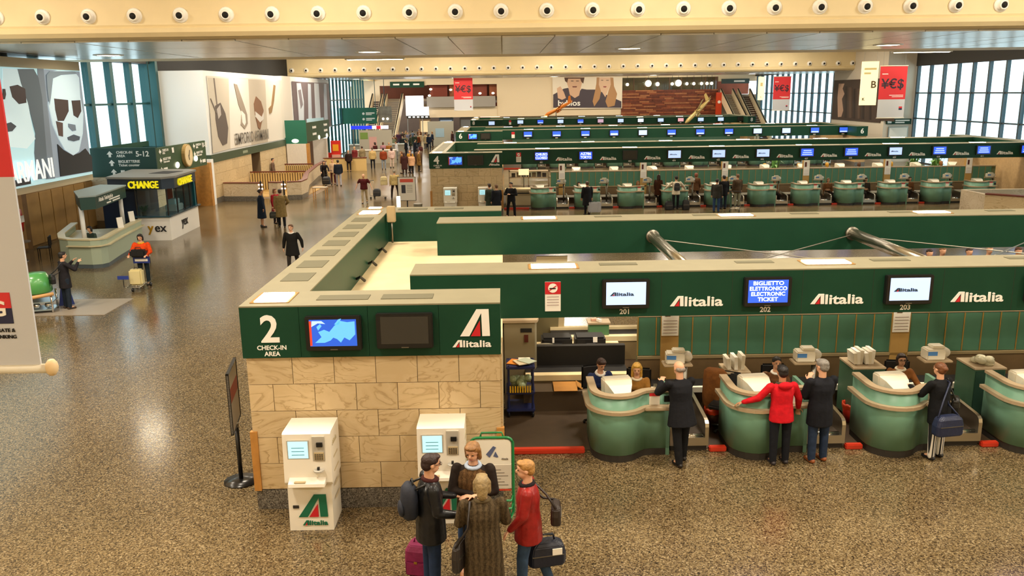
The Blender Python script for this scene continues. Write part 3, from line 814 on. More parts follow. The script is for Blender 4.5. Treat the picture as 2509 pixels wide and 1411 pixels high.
# stiffening tubes and bracing cables between the two long gantries of island 2
for i, x in enumerate((3.29, 7.75)):
    t = thing('brace_tube', ('steel tube between the gantries above the second counter', 'steel tube between the gantries beyond the third screen')[i], 'tube', (x, Y2 + 2.78, 2.66), 0, 'bracing tubes')
    MB().cyl((0, 0, 0), (0, 4.6, 0), .12, n=20).build('tube', STEEL, t, True)
    MB().cyl((0, 4.52, 0), (0, 4.6, 0), .15, n=20).build('end_flange', STEEL_D, t, True)
for i, (a, b) in enumerate((((3.45, 18.2, 2.62), (7.6, 14.3, 2.62)), ((7.6, 18.2, 2.66), (3.45, 14.3, 2.66)), ((7.9, 18.2, 2.62), (12.0, 14.3, 2.62)), ((12.0, 18.2, 2.66), (7.9, 14.3, 2.66)))):
    tag(MB().cyl(a, b, .012, n=6).build('brace_cable', STEEL_D), ('thin cable running right and down from the first steel tube', 'thin cable running left from the end of the second steel tube', 'thin cable running right and down from the second steel tube', 'thin cable reaching the picture edge behind the third screen')[i], 'cable', 'bracing cables')
# small speaker post on the corner of the pavilion roof
t = thing('speaker_post', 'small beige speaker on a thin post at the gantry corner', 'speaker', (-2.72, Y2 + 8.9, ZB + .05))
MB().cyl((0, 0, 0), (0, 0, .62), .025, n=8).build('post', STEEL_D, t, True)
MB().box(-.1, .1, -.08, .08, .5, .88).build('speaker_case', M('speaker_beige', '#b09a72', .5), t, bevel=.015)
# white post lamp just behind the corner
t = thing('post_lamp', 'slim white lamp tube standing behind the gantry corner', 'lamp', (-2.75, Y2 + 10.6, 0))
MB().cyl((0, 0, 0), (0, 0, 2.9), .03, n=8).build('post', STEEL_D, t, True)
MB().cyl((0, 0, 2.9), (0, 0, 3.25), .05, n=10).build('lamp_tube', LAMP_SOFT, t, True)
# ------------------------------------------------------------------ check-in rows
def offset_path(path, d):
    out = []
    for i, p in enumerate(path):
        a = Vector(path[max(0, i - 1)]); b = Vector(path[min(len(path) - 1, i + 1)])
        t = (b - a).normalized(); n = Vector((t.y, -t.x))
        out.append((p[0] + n.x * d, p[1] + n.y * d))
    return out

def strip(mb, path, o0, o1, z0, z1):
    """A wall following a plan path, between two sideways offsets and two heights."""
    a = offset_path(path, o0); b = offset_path(path, o1)
    rings = [[(p[0], p[1], z0), (p[0], p[1], z1), (q[0], q[1], z1), (q[0], q[1], z0)] for p, q in zip(a, b)]
    return mb.loft(rings)

CP = [(0, .98), (0, .75), (0, .42)] + [(.42 - .42 * math.cos(R(a)), .42 - .42 * math.sin(R(a))) for a in range(15, 121, 15)]
CP += [(.70, .105), (.78, .19), (.86, .255), (.95, .28), (1.10, .285), (1.28, .285)]
def make_counter(label):
    t = thing('check_in_counter', label, 'counter', (0, 0, 0), 0, 'teal check-in counters')
    strip(MB(), CP, -.05, -.01, 0, .12).build('plinth', DARK, t)
    strip(MB(), CP, -.06, 0, .12, 1.09).build('front_panel', TEAL, t, True)
    MB().box(1.22, 1.28, .285, .98, .0, 1.09).build('side_panel', TEAL, t)
    strip(MB(), CP, -.10, .025, 1.09, 1.135).build('top_rim', BEIGE, t)
    strip(MB(), CP, -.01, .085, .83, .885).build('ledge', BEIGE, t)
    MB().box(.84, 1.28, .10, .26, .835, .88).build('shelf', BEIGE, t, bevel=.01)
    MB().prism([p for p in offset_path(CP, -.06)] + [(1.22, .98)], .70, .74, 'xy').build('worktop', BEIGE, t)
    MB().box(.93, 1.10, .262, .282, .88, 1.08).build('notice', PAPER, t)
    MB().box(.93, 1.10, .258, .263, 1.03, 1.08).build('notice_header', RED_LOGO, t)
    MB().box(1.17, 1.26, .25, .283, .93, 1.03).build('card_reader', BLACK, t)
    return t

def make_crt(label):
    t = thing('crt_monitor', label, 'monitor', (0, 0, 0), 0, 'ivory monitors on the check-in counters')
    MB().prism([(-.2, 0), (.2, 0), (.21, .33), (-.21, .33)], -.06, .12, 'xz').build('casing', PLASTIC, t, bevel=.02)
    k = MB(); k.loft([[(-.19, -.06, .02), (.19, -.06, .02), (.20, -.06, .31), (-.20, -.06, .31)][::-1], [(-.13, -.20, .04), (.13, -.20, .04), (.17, -.18, .28), (-.17, -.18, .28)][::-1], [(-.10, -.32, .06), (.10, -.32, .06), (.12, -.30, .20), (-.12, -.30, .20)][::-1]])
    k.build('rear_hood', PLASTIC, t)
    MB().box(-.16, .16, .12, .125, .04, .26).build('screen_panel', SCR_OFF, t)
    MB().lathe([(.16, -.10), (.15, 0)], n=14).build('foot', PLASTIC, t)
    t.scale = (1.15, 1.15, 1.1)
    return t

def make_scale(label):
    t = thing('baggage_scale', label, 'scale', (0, 0, 0), 0, 'steel baggage scales between the counters')
    prof = [(.40, .10), (.40, .42), (.42, .48), (.47, .515), (.55, .53), (2.0, .62), (2.0, .10)]
    for a in (0, .58):
        MB().prism(prof, a, a + .06, 'yz').build('side_rail', STEEL, t)
    MB().box(.06, .58, .40, .5, .10, .24).build('front_apron', STEEL, t)
    MB().cyl((.08, .47, .25), (.56, .47, .25), .035, n=12).build('front_roller', CHROME, t, True)
    MB().box(.06, .58, .52, 2.0, .16, .24).build('belt', M('belt_brown', '#3a2e22', .6), t)
    MB().box(.02, .62, .45, 1.95, 0, .10).build('plinth', DARK, t)
    return t

def make_printer(label):
    t = thing('ticket_printer', label, 'printer', (0, 0, 1.12), 0, 'ivory ticket printers on posts')
    MB().box(-.19, .13, -.13, .13, 0, .19).build('printer_body', PLASTIC, t, bevel=.02)
    MB().box(-.08, .14, -.08, .13, .19, .24).build('printer_lid', PLASTIC, t, bevel=.015)
    MB().box(-.18, -.02, -.136, -.128, .09, .16).build('blue_label', M('label_blue', '#4d86c8', .5), t)
    MB().cyl((.19, .0, .1), (.19, .1, .1), .085, n=16).build('paper_roll', PAPER, t, True)
    return t
def make_stand(label):
    t = thing('printer_stand', label, 'stand', (0, 0, 0), 0, 'posts carrying the ticket printers')
    MB().cyl((.15, 0, 0), (.15, 0, 1.16), .045, n=12).build('post', STEEL_D, t, True)
    MB().lathe([(.16, 0), (.15, .03)], (.15, 0, 0)).build('base', STEEL_D, t)
    MB().box(-.24, .26, -.15, .15, 1.16, 1.195).build('tray', BEIGE, t, bevel=.01)
    return t

proto = [make_counter('x'), make_crt('x'), make_scale('x'), make_printer('x'), make_stand('x')]
first_use = {}
def place(p, loc, label, rz=0.0, group=None):
    o = p if p.name not in first_use else copy_tree(p)
    first_use[p.name] = 1
    o.location = (loc[0], loc[1], loc[2]); o.rotation_euler = (0, 0, rz)
    o['label'] = label
    if group: o['group'] = group
    return o

for num, n in ((2, 5), (4, 11), (6, 11)):
    Y = ISL[num]
    for i in range(n):
        x = 1.35 + i * PITCH; y = Y + 1.37
        no = num * 100 + 1 + i
        w = '%s %s row' % (ORD[i], {2: 'of the nearest', 4: 'of the second', 6: 'of the third'}[num])
        place(proto[0], (x, y, 0), 'teal curved check-in counter, the ' + w)
        if num == 6:
            place(proto[2], (x + 1.31, y, 0), 'steel baggage scale between counters, the ' + w)
            continue
        place(proto[1], (x + .45, y + .60, .87), 'ivory monitor standing on the check-in counter, the ' + w, R(8 - (i * 31) % 15))
        place(proto[2], (x + 1.31, y, 0), 'steel baggage scale between counters, the ' + w)
        place(proto[3], (x + 1.60, y + 1.45, 1.20), 'ivory ticket printer on a post, the ' + w, R(-6 + (i * 17) % 14))
        place(proto[4], (x + 1.60, y + 1.45, 0), 'steel post with a printer tray, the ' + w)
        if i < n - 1 or num >= 4:
            tag(MB().box(x + 1.96, x + 2.245, y + .36, y + .46, 0, .09).build('floor_rail', RED, bevel=.015), 'short red floor rail between counters, the ' + w, 'rail', 'red floor rails')
    tag(MB().box(XB + .05, 1.26, Y + 1.75, Y + 1.87, 0, .09).build('floor_rail', RED, bevel=.015), 'long red floor rail beside the stone room of island %s' % NW[num], 'rail')
    struct(MB().box(XB + .03, 26.9, Y + 1.88, Y + 8.3, 0, .012).build('floor_inner_%d' % num, DKFLOOR))

# partitions: one green panel after the other, gold strips between
for num, x1 in ((2, 13.2), (4, 26.6), (6, 26.6)):
    Y = ISL[num] + 4.26
    x0 = 2.50
    t = thing('partition', 'green panelled partition behind the counters of island %s' % NW[num], 'partition', (x0, Y, 0), 0, 'green partitions of the islands')
    MB().box(x0, x1, Y + .02, Y + .12, 0, 1.64).build('back_board', M('board_olive', '#5d6a48', .6), t, world=True)
    MB().box(x0, x1, Y - .02, Y + .14, 1.64, 1.69).build('top_rail', BEIGE, t, world=True)
    MB().box(x0, x1, Y - .05, Y + .02, 0.0, .82).build('base_panel', M('base_taupe', '#6d5636', .6, var=.08), t, world=True)
    MB().box(x0, x1, Y - .06, Y + .03, .82, .87).build('base_rail', M('rail_taupe', '#94815c', .5), t, world=True)
    pw = .346
    pm = MB().box(.012, pw - .012, -.015, .02, .88, 1.63).mesh('panel'); pm.materials.append(GREEN_D)
    sm = MB().box(-.010, .010, -.022, .02, .88, 1.63).mesh('gold_strip'); sm.materials.append(M('gold_strip', '#b3904a', .35, metal=.5))
    if num < 6:
        for i in range(int((x1 - x0) / pw)):
            o = link('panel', pm, t); o.location = (i * pw, 0, 0)
            o = link('gold_strip', sm, t); o.location = (i * pw, 0, 0)
    else:
        MB().box(x0, x1, Y - .015, Y + .02, .88, 1.63).build('panel', GREEN_D, t, world=True)
    c = thing('conveyor', 'low baggage conveyor along the partition of island %s' % NW[num], 'conveyor', (x0, Y - .7, 0), 0, 'baggage conveyors')
    MB().box(x0 - (2.2 if num == 2 else 0), x1, Y - .62, Y - .07, 0, .40).build('conveyor_body', M('conveyor_taupe', '#4a3a26', .6), c, world=True)
    MB().box(x0, x1, Y - .60, Y - .12, .40, .43).build('belt', RUBBER, c, world=True)
    MB().box(x0, x1, Y - .68, Y - .60, .36, .46).build('edge_rail', PLASTIC, c, world=True)
    if num < 6:
        for i in range(3 if num == 2 else 6):
            x = 3.1 + i * 4.4
            p = thing('notice_pillar', '%s beige pillar with a pinned notice along the partition of island %s' % (ORD[i], NW[num]), 'pillar', (x, Y, 0), 0, 'notice pillars of the partitions')
            MB().box(-.17, .17, -.06, .14, 0, ZB).build('pillar_shaft', M('pillar_tan', '#b08a4a', .55), p)
            MB().box(-.16, .16, -.068, -.06, 1.28, 2.2).build('notice', PAPER, p)
            MB().box(-.1, .0, -.072, -.068, 1.75 if num == 4 else 1.66, 2.0 if num == 4 else 1.78).build('notice_picture', M('print_dkred', '#5a2a22', .6), p)
            for k in range(5):
                MB().box(-.13, .13, -.071, -.068, 1.33 + k * .06, 1.345 + k * .06).build('notice_line', M('print_grey', '#b8a8a4', .6), p)

# what stands behind the first row
def bin_(label, x, y, cm, bag):
    t = thing('waste_bin', label, 'bin', (x, y, .012))
    MB().lathe([(.11, 0), (.14, .33), (.13, .33), (.10, .02)], n=18).build('bucket', cm, t, True)
    k = MB(); n = 24
    rr = lambda r, z, w: [((r + w * math.sin(i * 5)) * math.cos(2 * PI * i / n), (r + w * math.cos(i * 7)) * math.sin(2 * PI * i / n), z + .01 * math.sin(i * 3)) for i in range(n)]
    k.loft([rr(.145, .24, .006), rr(.155, .3, .008), rr(.15, .345, .01), rr(.125, .33, .01), rr(.11, .2, .004)], caps=False)
    k.build('bag', bag, t, True)
BAG = M('bag_orange', '#d8431c', .35, coat=.3)
bin_('dark waste bin with an orange bag between the first and second counters', 3.62, 13.95, M('bin_dark', '#4a2a18', .5), BAG)
bin_('bright red waste bin between the second and third counters', 6.12, 14.05, M('bin_red', '#c9301c', .4), BAG)
bin_('dark waste bin with a red bag right of the woman in striped trousers', 8.62, 14.45, M('bin_dark', '#4a2a18', .5), BAG)

def office_cabinet(label, x, y, w, d, h, rz=0):
    t = thing('side_cabinet', label, 'cabinet', (x, y, .012), rz, 'green side cabinets')
    MB().box(-w / 2, w / 2, -d / 2, d / 2, .08, h).build('cabinet_body', M('cabinet_green', '#3c5c44', .5), t)
    MB().box(-w / 2 + .02, w / 2 - .02, -d / 2 - .015, -d / 2, .1, h - .03).build('door', M('cabinet_dark', '#1d3a2c', .5), t)
    MB().box(-w / 2 - .01, w / 2 + .01, -d / 2 - .02, d / 2 + .01, h, h + .03).build('worktop', BEIGE, t)
    for sx in (-1, 1):
        for sy in (-1, 1):
            MB().lathe([(.03, 0), (.03, .08)], (sx * (w / 2 - .06), sy * (d / 2 - .06), 0), n=8).build('caster', BLACK, t)
    return t
office_cabinet('green cabinet holding paper files behind the third counter', 6.35, 14.25, .56, .6, 1.0)
office_cabinet('green cabinet with crumpled plastic on top at the right', 8.55, 14.35, .55, .6, .92)
office_cabinet('green cabinet beside the brown coat behind the second counter', 4.05, 14.2, .42, .5, .95)
def paper_stack(label, x, y, z, n, kind):
    t = thing('paper_files', label, 'papers', (x, y, z))
    for i in range(n):
        mt = Matrix.Rotation(R((i * 23) % 17 - 8), 3, 'Y')
        MB().cbox((-.2 + i * .4 / n, (i % 3) * .03 - .03, .12), (.06, .3, .2 + .03 * (i % 3)), mt).build('file', PAPER if i % 2 else PLASTIC, t)
    return t
paper_stack('upright white paper files on the cabinet behind the third counter', 6.35, 14.25, 1.042, 6, 0)
paper_stack('small bundle of white papers beside the brown coat', 4.1, 14.2, .995, 3, 0)
k = MB(); random.seed(3)
for i in range(7):
    k.ell((random.uniform(-.2, .2), random.uniform(-.15, .15), random.uniform(.02, .08)), (.1, .08, .06), Matrix.Rotation(random.random() * 3, 3, 'Z'), 8, 5)
o = k.build('plastic_sheeting', M('crumpled_plastic', '#c9c4a8', .2, bump=.6, bscale=30), None, True); o.location = (8.55, 14.35, .97)
tag(o, 'crumpled clear plastic wrap on the right green cabinet', 'wrap')
# coat hung over a chair
def office_chair(label, x, y, rz, coat=None):
    t = thing('office_chair', label, 'chair', (x, y, .012), rz, 'office chairs behind the counters')
    MB().box(-.24, .24, -.24, .24, .42, .5).build('seat', M('chair_black', '#1c1a19', .7), t, bevel=.03)
    MB().box(-.22, .22, -.28, -.22, .55, 1.0).build('backrest', MATS['chair_black'], t, bevel=.03)
    MB().cyl((0, 0, .08), (0, 0, .42), .03, n=8).build('column', STEEL_D, t)
    MB().box(-.03, .03, -.27, -.24, .4, .6).build('back_bar', STEEL_D, t)
    for a in range(5):
        MB().cyl((0, 0, .07), (.26 * math.cos(a * 1.257), .26 * math.sin(a * 1.257), .05), .02, n=6).build('leg', BLACK, t)
        MB().ell((.26 * math.cos(a * 1.257), .26 * math.sin(a * 1.257), .028), (.028, .028, .028), None, 8, 5).build('caster', BLACK, t)
    return t
office_chair('office chair draped with a brown coat between the first and second counters', 3.78, 13.75, R(150))
k = MB(); prof = []
for z, w, d in ((1.06, .14, .05), (1.0, .2, .09), (.85, .22, .11), (.6, .22, .11), (.35, .2, .1), (.2, .18, .1)):
    prof.append([(w * math.cos(2 * PI * i / 20) * (1 + .06 * math.sin(i * 3 + z * 9)), d * math.sin(2 * PI * i / 20) * (1 + .1 * math.sin(i * 4)), z) for i in range(20)])
k.loft(prof[::-1]); o = k.build('draped_coat', cloth('#6a3f16'), None, True); o.location = (3.66, 13.98, 0); o.rotation_euler = (0, 0, R(-30))
tag(o, 'brown coat hanging over the chair between the first and second counters', 'coat')

# baggage hall corner left of the first counter
t = thing('supply_cart', 'dark blue cart with trays beside the stone end room', 'cart', (.24, 14.7, .012))
BLUE = M('cart_blue', '#1b2350', .45)
for sx in (-.22, .22):
    for sy in (-.22, .22):
        MB().cyl((sx, sy, .08), (sx, sy, .98), .022, n=8).build('upright', BLUE, t)
        MB().ell((sx, sy, .045), (.03, .045, .045), None, 8, 6).build('caster', BLACK, t)
for z in (.12, .45, .93):
    MB().box(-.26, .26, -.27, .27, z, z + .05).build('shelf', BLUE, t, bevel=.01)
t2 = thing('paper_pile', 'loose papers and orange slips on top of the blue cart', 'papers', (.24, 14.7, .995))
for i, (dx, dy, c) in enumerate(((-.1, 0, '#e08a2a'), (.08, .05, '#efe6d0'), (.02, -.1, '#d8c8a8'), (.12, -.06, '#b9c4b0'))):
    MB().cbox((dx, dy, .01 + i * .012), (.22, .3, .01), Matrix.Rotation(R(i * 21 - 20), 3, 'Z')).build('sheet', M('sheet_' + c[1:], c, .7), t2)
t = thing('yellow_tray', 'yellow slatted tray with clear bags on the lower cart shelf', 'tray', (.24, 14.6, .512))
for i in range(9):
    MB().box(-.2 + i * .045, -.175 + i * .045, -.2, -.18, 0, .12).build('slat', M('tray_yellow', '#d9a91e', .5), t)
MB().box(-.22, .22, -.18, .18, 0, .02).build('tray_base', M('tray_dark', '#3a3020', .6), t)
k = MB(); random.seed(5)
for i in range(8):
    k.ell((random.uniform(-.15, .15), random.uniform(-.1, .12), .08 + random.uniform(0, .12)), (.08, .07, .07), None, 8, 5)
k.build('clear_bag', M('clear_bag', '#a9b890', .2, bump=.6, bscale=30), t, True)
t = thing('ticket_machine', 'tall grey rounded cabinet behind the blue cart', 'machine', (.25, 15.9, .012))
MB().prism([(-.3, -.15), (.3, -.15), (.34, 0), (.3, .2), (-.3, .2), (-.34, 0)], 0, 1.45, 'xy').build('cabinet_body', M('machine_grey', '#8f8468', .5), t)
MB().prism([(-.34, -.19), (.34, -.19), (.38, 0), (.34, .24), (-.34, .24), (-.38, 0)], 1.45, 1.5, 'xy').build('cap_plate', BEIGE, t)
MB().box(.02, .24, -.16, -.15, 1.25, 1.33).build('slot', BLACK, t)
MB().box(.09, .17, -.165, -.15, 1.05, 1.2).build('coin_slot', M('slot_red', '#5a1f14', .5), t)
t = thing('bin_stand', 'small grey litter bin beside the rounded cabinet', 'bin', (.78, 16.2, .012))
MB().lathe([(.13, 0), (.16, .75), (.2, .78), (.2, .83), (.14, .84)], n=16).build('bucket', M('bin_grey', '#7a7360', .5), t, True)
# cross conveyors
for i, (y, x0, x1) in enumerate(((15.25, .35, 2.35), (16.55, .5, 2.4), (17.8, 1.0, 3.2))):
    t = thing('baggage_belt', ('nearest cream edged baggage belt behind the cardboard box', 'middle cream edged baggage belt carrying the black cases', 'rear cream edged baggage belt with the green crate')[i], 'conveyor', (x0, y, 0), 0, 'cream edged baggage belts')
    MB().box(0, x1 - x0, .0, .75, 0, .46).build('belt_body', M('belt_taupe', '#877450', .6), t)
    MB().box(0, x1 - x0, .16, .75, .46, .5).build('belt', RUBBER, t)
    MB().box(0, x1 - x0, -.02, .16, .44, .55).build('edge_rail', M('rail_cream', '#e6d2a4', .45), t)
    MB().box(0, x1 - x0, .72, .86, .44, .9 if i == 0 else .56).build('rear_rail', M('rail_black', '#15120e', .6) if i == 0 else MATS['rail_cream'], t)
t = thing('cardboard_box', 'brown cardboard box standing in front of the baggage belt', 'box', (1.08, 14.98, .012))
MB().box(-.22, .22, -.16, .16, 0, .44).build('carton', CARD, t)
MB().cbox((0, -.2, .42), (.44, .13, .012), Matrix.Rotation(R(20), 3, 'X')).build('flap', CARD, t)
MB().cbox((.27, 0, .42), (.12, .32, .012), Matrix.Rotation(R(35), 3, 'Y')).build('flap', CARD, t)
for i, x in enumerate((1.05, 1.75)):
    t = thing('suitcase', ('black suitcase lying left on the middle baggage belt', 'black suitcase with a white tag on the middle baggage belt')[i], 'suitcase', (x, 17.05, .5), 0)
    MB().box(-.32, .32, -.25, .2, 0, .32).build('shell', M('case_black', '#121112', .5), t, bevel=.04)
    MB().tube([(-.1, -.26, .2), (-.08, -.29, .2), (.08, -.29, .2), (.1, -.26, .2)], .012, 6).build('handle', BLACK, t)
    MB().box(.05 if i else -.1, .14 if i else -.06, -.262, -.25, .22, .33).build('label_tag', PAPER, t)
t = thing('green_crate', 'green crate full of slips on the rear baggage belt', 'crate', (2.05, 18.05, .5))
MB().box(-.22, .22, -.16, .16, 0, .3).build('crate_body', M('crate_green', '#4f7a52', .5), t)
MB().box(-.25, .25, -.19, .19, .3, .34).build('crate_rim', BEIGE, t)
MB().cbox((0.0, -.1, .38), (.06, .12, .06), Matrix.Rotation(R(30), 3, 'Z')).build('slip', PAPER, t)
MB().cbox((-.1, .02, .37), (.12, .1, .05), Matrix.Rotation(R(10), 3, 'Z')).build('slip', M('slip_pink', '#d8a890', .7), t)
t = thing('steel_door_frame', 'pale sloping panel frame behind the rounded cabinet', 'panel', (.95, 18.6, .012))
MB().prism([(-.45, 0), (.35, 0), (.45, 2.2), (-.25, 2.2)], 0, .06, 'xz').build('frame_panel', M('frame_pale', '#b9a884', .5), t)
MB().prism([(-.3, .2), (.22, .2), (.3, 1.9), (-.14, 1.9)], -.01, 0, 'xz').build('inner_panel', M('frame_olive', '#6f6544', .6), t)

# rear row seen over the partition of island four: monitors on a long desk
t = thing('rear_desk', 'long desk behind the partition of island four', 'desk', (2.5, ISL[4] + 4.6, 0))
MB().box(0, 24, 0, .8, 1.30, 1.36).build('desk_top', BEIGE, t)
for i in range(9):
    MB().box(.5 + i * 2.8, .6 + i * 2.8, .1, .7, 0, 1.30).build('desk_leg', M('base_taupe'), t)
random.seed(11)
for i in range(11):
    x = 3.95 + i * 2.07
    place(proto[1], (x, ISL[4] + 5.1, 1.47), '%s ivory monitor peeping over the partition of island four' % ORD[i], R(random.uniform(-30, 30)), 'monitors behind the partition of island four')
# same for island six: row of counters and boxes barely seen under the gantry
t = thing('long_counter', 'long beige counter seen under the screens of island eight', 'counter', (1.0, ISL[8] + 1.4, 0))
MB().box(0, 25.6, 0, .7, 0, 1.05).build('counter_body', TEAL, t)
MB().box(-.05, 25.65, -.05, .75, 1.05, 1.12).build('counter_top', BEIGE, t)
# ------------------------------------------------------------------ self check-in kiosks
def kiosk(label, x, y, rz=0, screen=None, small=False):
    t = thing('check_in_kiosk', label, 'kiosk', (x, y, 0), rz, 'white self check-in kiosks')
    KW = M('kiosk_white', '#efe9da', .35)
    MB().prism([(0, 0), (.02, .68), (.56, .68), (.56, 0)], .02, .62, 'yz').build('lower_cabinet', KW, t)
    up = [(.0, .68), (-.02, .72), (.015, 1.40), (.05, 1.42), (.56, 1.42), (.56, .68)]
    MB().prism(up, 0, .645, 'yz').build('upper_cabinet', KW, t)
    MB().prism([(-.13, .70), (-.12, .74), (0, .80), (.05, .70)], .07, .56, 'yz').build('shelf', KW, t)
    MB().box(.15, .30, -.115, -.03, .752, .765).build('ticket_slot', M('slot_tan', '#c9b48c', .5), t)
    MB().box(.06, .355, -.004, .02, 1.05, 1.32).build('screen_frame', M('kiosk_grey', '#b9b4a8', .4), t)
    s = MB().box(.075, .34, -.008, .0, 1.065, 1.305).build('screen_panel', SCR_CYAN, t)
    for k in range(3):
        MB().box(.12, .29, -.010, -.008, 1.11 + k * .05, 1.118 + k * .05).build('screen_text_line', M('kiosk_text', '#4d8a98', .5), s)
    MB().box(.40, .565, -.006, .02, 1.02, 1.37).build('terminal_recess', M('kiosk_grey'), t)
    MB().box(.46, .54, -.03, .0, 1.23, 1.29).build('card_slot', BLACK, t)
    k = MB().box(.42, .55, -.02, .0, 1.04, 1.15).build('keypad', M('kiosk_tan', '#c4b189', .5), t)
    for i in range(4):
        for j in range(3):
            MB().box(.43 + i * .03, .45 + i * .03, -.026, -.02, 1.05 + j * .03, 1.07 + j * .03).build('key', STEEL_D, k)
    MB().lathe([(.07, -.02), (.07, .0)], (0, 0, 0), 14).build('reader_plate', M('kiosk_grey'), t).location = (.48, -.06, .92)
    MB().box(.465, .495, -.085, -.05, .90, .96).build('reader_slot', BLACK, t)
    MB().box(.08, .16, -.004, .01, .33, .37).build('lock_plate', DARK, t)
    logo_mark(t, .15, .006, .20, .40, .33, GREEN_L, RED_LOGO)
    alitalia(t, .20, .0, .08, .34, .07, GREEN_L, RED_LOGO)
    text('Alitalia', .1, (.647, .1, 1.2), M('print_faint', '#c6b998', .6), t, '+X')
    for k in range(1, 5):
        MB().box(.645, .648, .14, .44 - .04 * (k % 2), 1.2 - k * .2, 1.23 - k * .2).build('printed_line', M('print_faint'), t)
    return t
kiosk('white self check-in kiosk left of the group of travellers', -3.03, 10.50)
kiosk('white self check-in kiosk behind the young traveller with folded arms', -1.24, 10.62)
kiosk('small looking white kiosk left on the stone wall of island four', -2.95, 40.5)
kiosk('small looking white kiosk right on the stone wall of island four', -1.28, 40.5)

# green framed notice stand
t = thing('notice_stand', 'green tube framed notice stand behind the group of travellers', 'stand', (-.23, 10.72, 0), 0)
GF = M('frame_green', '#1c7a42', .35)
def rr(w, z0, z1, r, y=0.0, n=5):
    pts = []
    for cx, cz, a0 in ((w - r, z1 - r, 0), (-w + r, z1 - r, 90), (-w + r, z0 + r, 180), (w - r, z0 + r, 270)):
        for i in range(n + 1):
            a = R(a0 + 90 * i / n); pts.append((cx + r * math.cos(a), y, cz + r * math.sin(a)))
    return pts
MB().tube(rr(.29, .04, 1.22, .09), .02, 8, True).build('frame_tube', GF, t, True)
MB().tube([(-.16, .04, 1.21), (-.14, .06, 1.27), (.14, .06, 1.27), (.16, .04, 1.21)], .014, 8).build('handle', GF, t, True)
MB().prism([(p[0], p[2]) for p in rr(.265, .46, 1.19, .07)], -.006, .008, 'xz').build('notice_board', M('stand_white', '#f4efdf', .5), t)
MB().box(-.265, .265, -.012, -.006, .47, .82).build('notice_sheet', M('stand_grey', '#d6cdbd', .6), t)
for k in range(6):
    MB().box(-.2, .22 - (k % 3) * .05, -.015, -.012, .52 + k * .045, .53 + k * .045).build('printed_line', M('print_dim', '#8d8478', .6), t)
MB().box(-.26, .26, -.02, -.006, .44, .455).build('red_edge', RED, t)
MB().prism([(-.08, .98), (.02, 1.1), (.06, 1.08), (-.03, .93)], -.012, -.008, 'xz').build('printed_case', M('print_blue', '#5b6688', .6), t)
MB().prism([(.02, .95), (.05, 1.02), (.09, .94), (.07, .93)], -.012, -.008, 'xz').build('printed_figure', M('print_blue'), t)
text('Alitalia', .035, (.13, -.011, .9), M('print_dim'), t)
for z in (.36, .24, .1):
    MB().tube([(-.28, 0, z), (-.26, -.16, z), (.26, -.16, z), (.28, 0, z)], .016, 8).build('basket_rail', GF, t, True)
MB().box(-.25, .25, -.15, -.14, .1, .24).build('basket_panel', M('panel_clear_green', '#2f7d50', .25), t)
MB().box(-.06, .02, -.155, -.15, .16, .18).build('basket_mark', WHITE_L, t)

# stanchion with a framed notice, seen almost edge on
t = thing('sign_stanchion', 'black stanchion with a framed notice seen nearly edge on', 'sign', (-4.15, 12.05, 0), R(100))
MB().lathe([(.26, 0), (.26, .02), (.08, .045), (.04, .05)], n=24).build('base', M('base_black', '#1d1b1a', .25), t, True)
MB().cyl((0, 0, .04), (0, 0, .92), .033, n=12).build('post', BLACK, t, True)
MB().cyl((0, 0, .90), (0, 0, .96), .04, n=12).build('collar', STEEL, t, True)
MB().box(-.42, .42, -.012, .012, .94, 1.86).build('sign_board', PAPER, t)
for a in (((-.42), (-.40)), (.40, .42)):
    MB().box(a[0], a[1], -.022, .022, .93, 1.88).build('frame_bar', BLACK, t)
for z in (.93, 1.86):
    MB().box(-.42, .42, -.022, .022, z, z + .02).build('frame_bar', BLACK, t)
MB().box(-.36, .36, -.015, .015, 1.40, 1.62).build('red_field', M('print_orange', '#c8562c', .5), t)

t = thing('sign_stanchion', 'framed notice with red header on a post before island four', 'sign', (-4.75, 40.9, 0), 0)
MB().lathe([(.24, 0), (.24, .02), (.05, .05)], n=20).build('base', MATS['base_black'], t, True)
MB().cyl((0, 0, .04), (0, 0, .80), .03, n=10).build('post', BLACK, t, True)
MB().box(-.42, .42, -.02, .02, .8, 1.92).build('sign_board', PAPER, t)
MB().box(-.32, .32, -.026, -.02, 1.68, 1.84).build('red_field', M('print_coral', '#dc5a48', .5), t)
MB().box(-.26, -.06, -.026, -.02, 1.15, 1.55).build('printed_block', M('print_dark', '#3a3a44', .6), t)
for k in range(5):
    MB().box(-.0, .28, -.026, -.02, 1.2 + k * .08, 1.22 + k * .08).build('printed_line', M('print_dim'), t)
for a in ((-.44, -.42), (.42, .44)):
    MB().box(a[0], a[1], -.03, .03, .79, 1.94).build('frame_bar', BLACK, t)
for z in (.78, 1.92):
    MB().box(-.44, .44, -.03, .03, z, z + .02).build('frame_bar', BLACK, t)
t = thing('waste_bin', 'grey litter bin beside the notice before island four', 'bin', (-4.25, 41.0, 0))
MB().lathe([(.19, 0), (.22, .6), (.21, .62), (.15, .6)], n=18).build('bucket', M('bin_grey'), t, True)

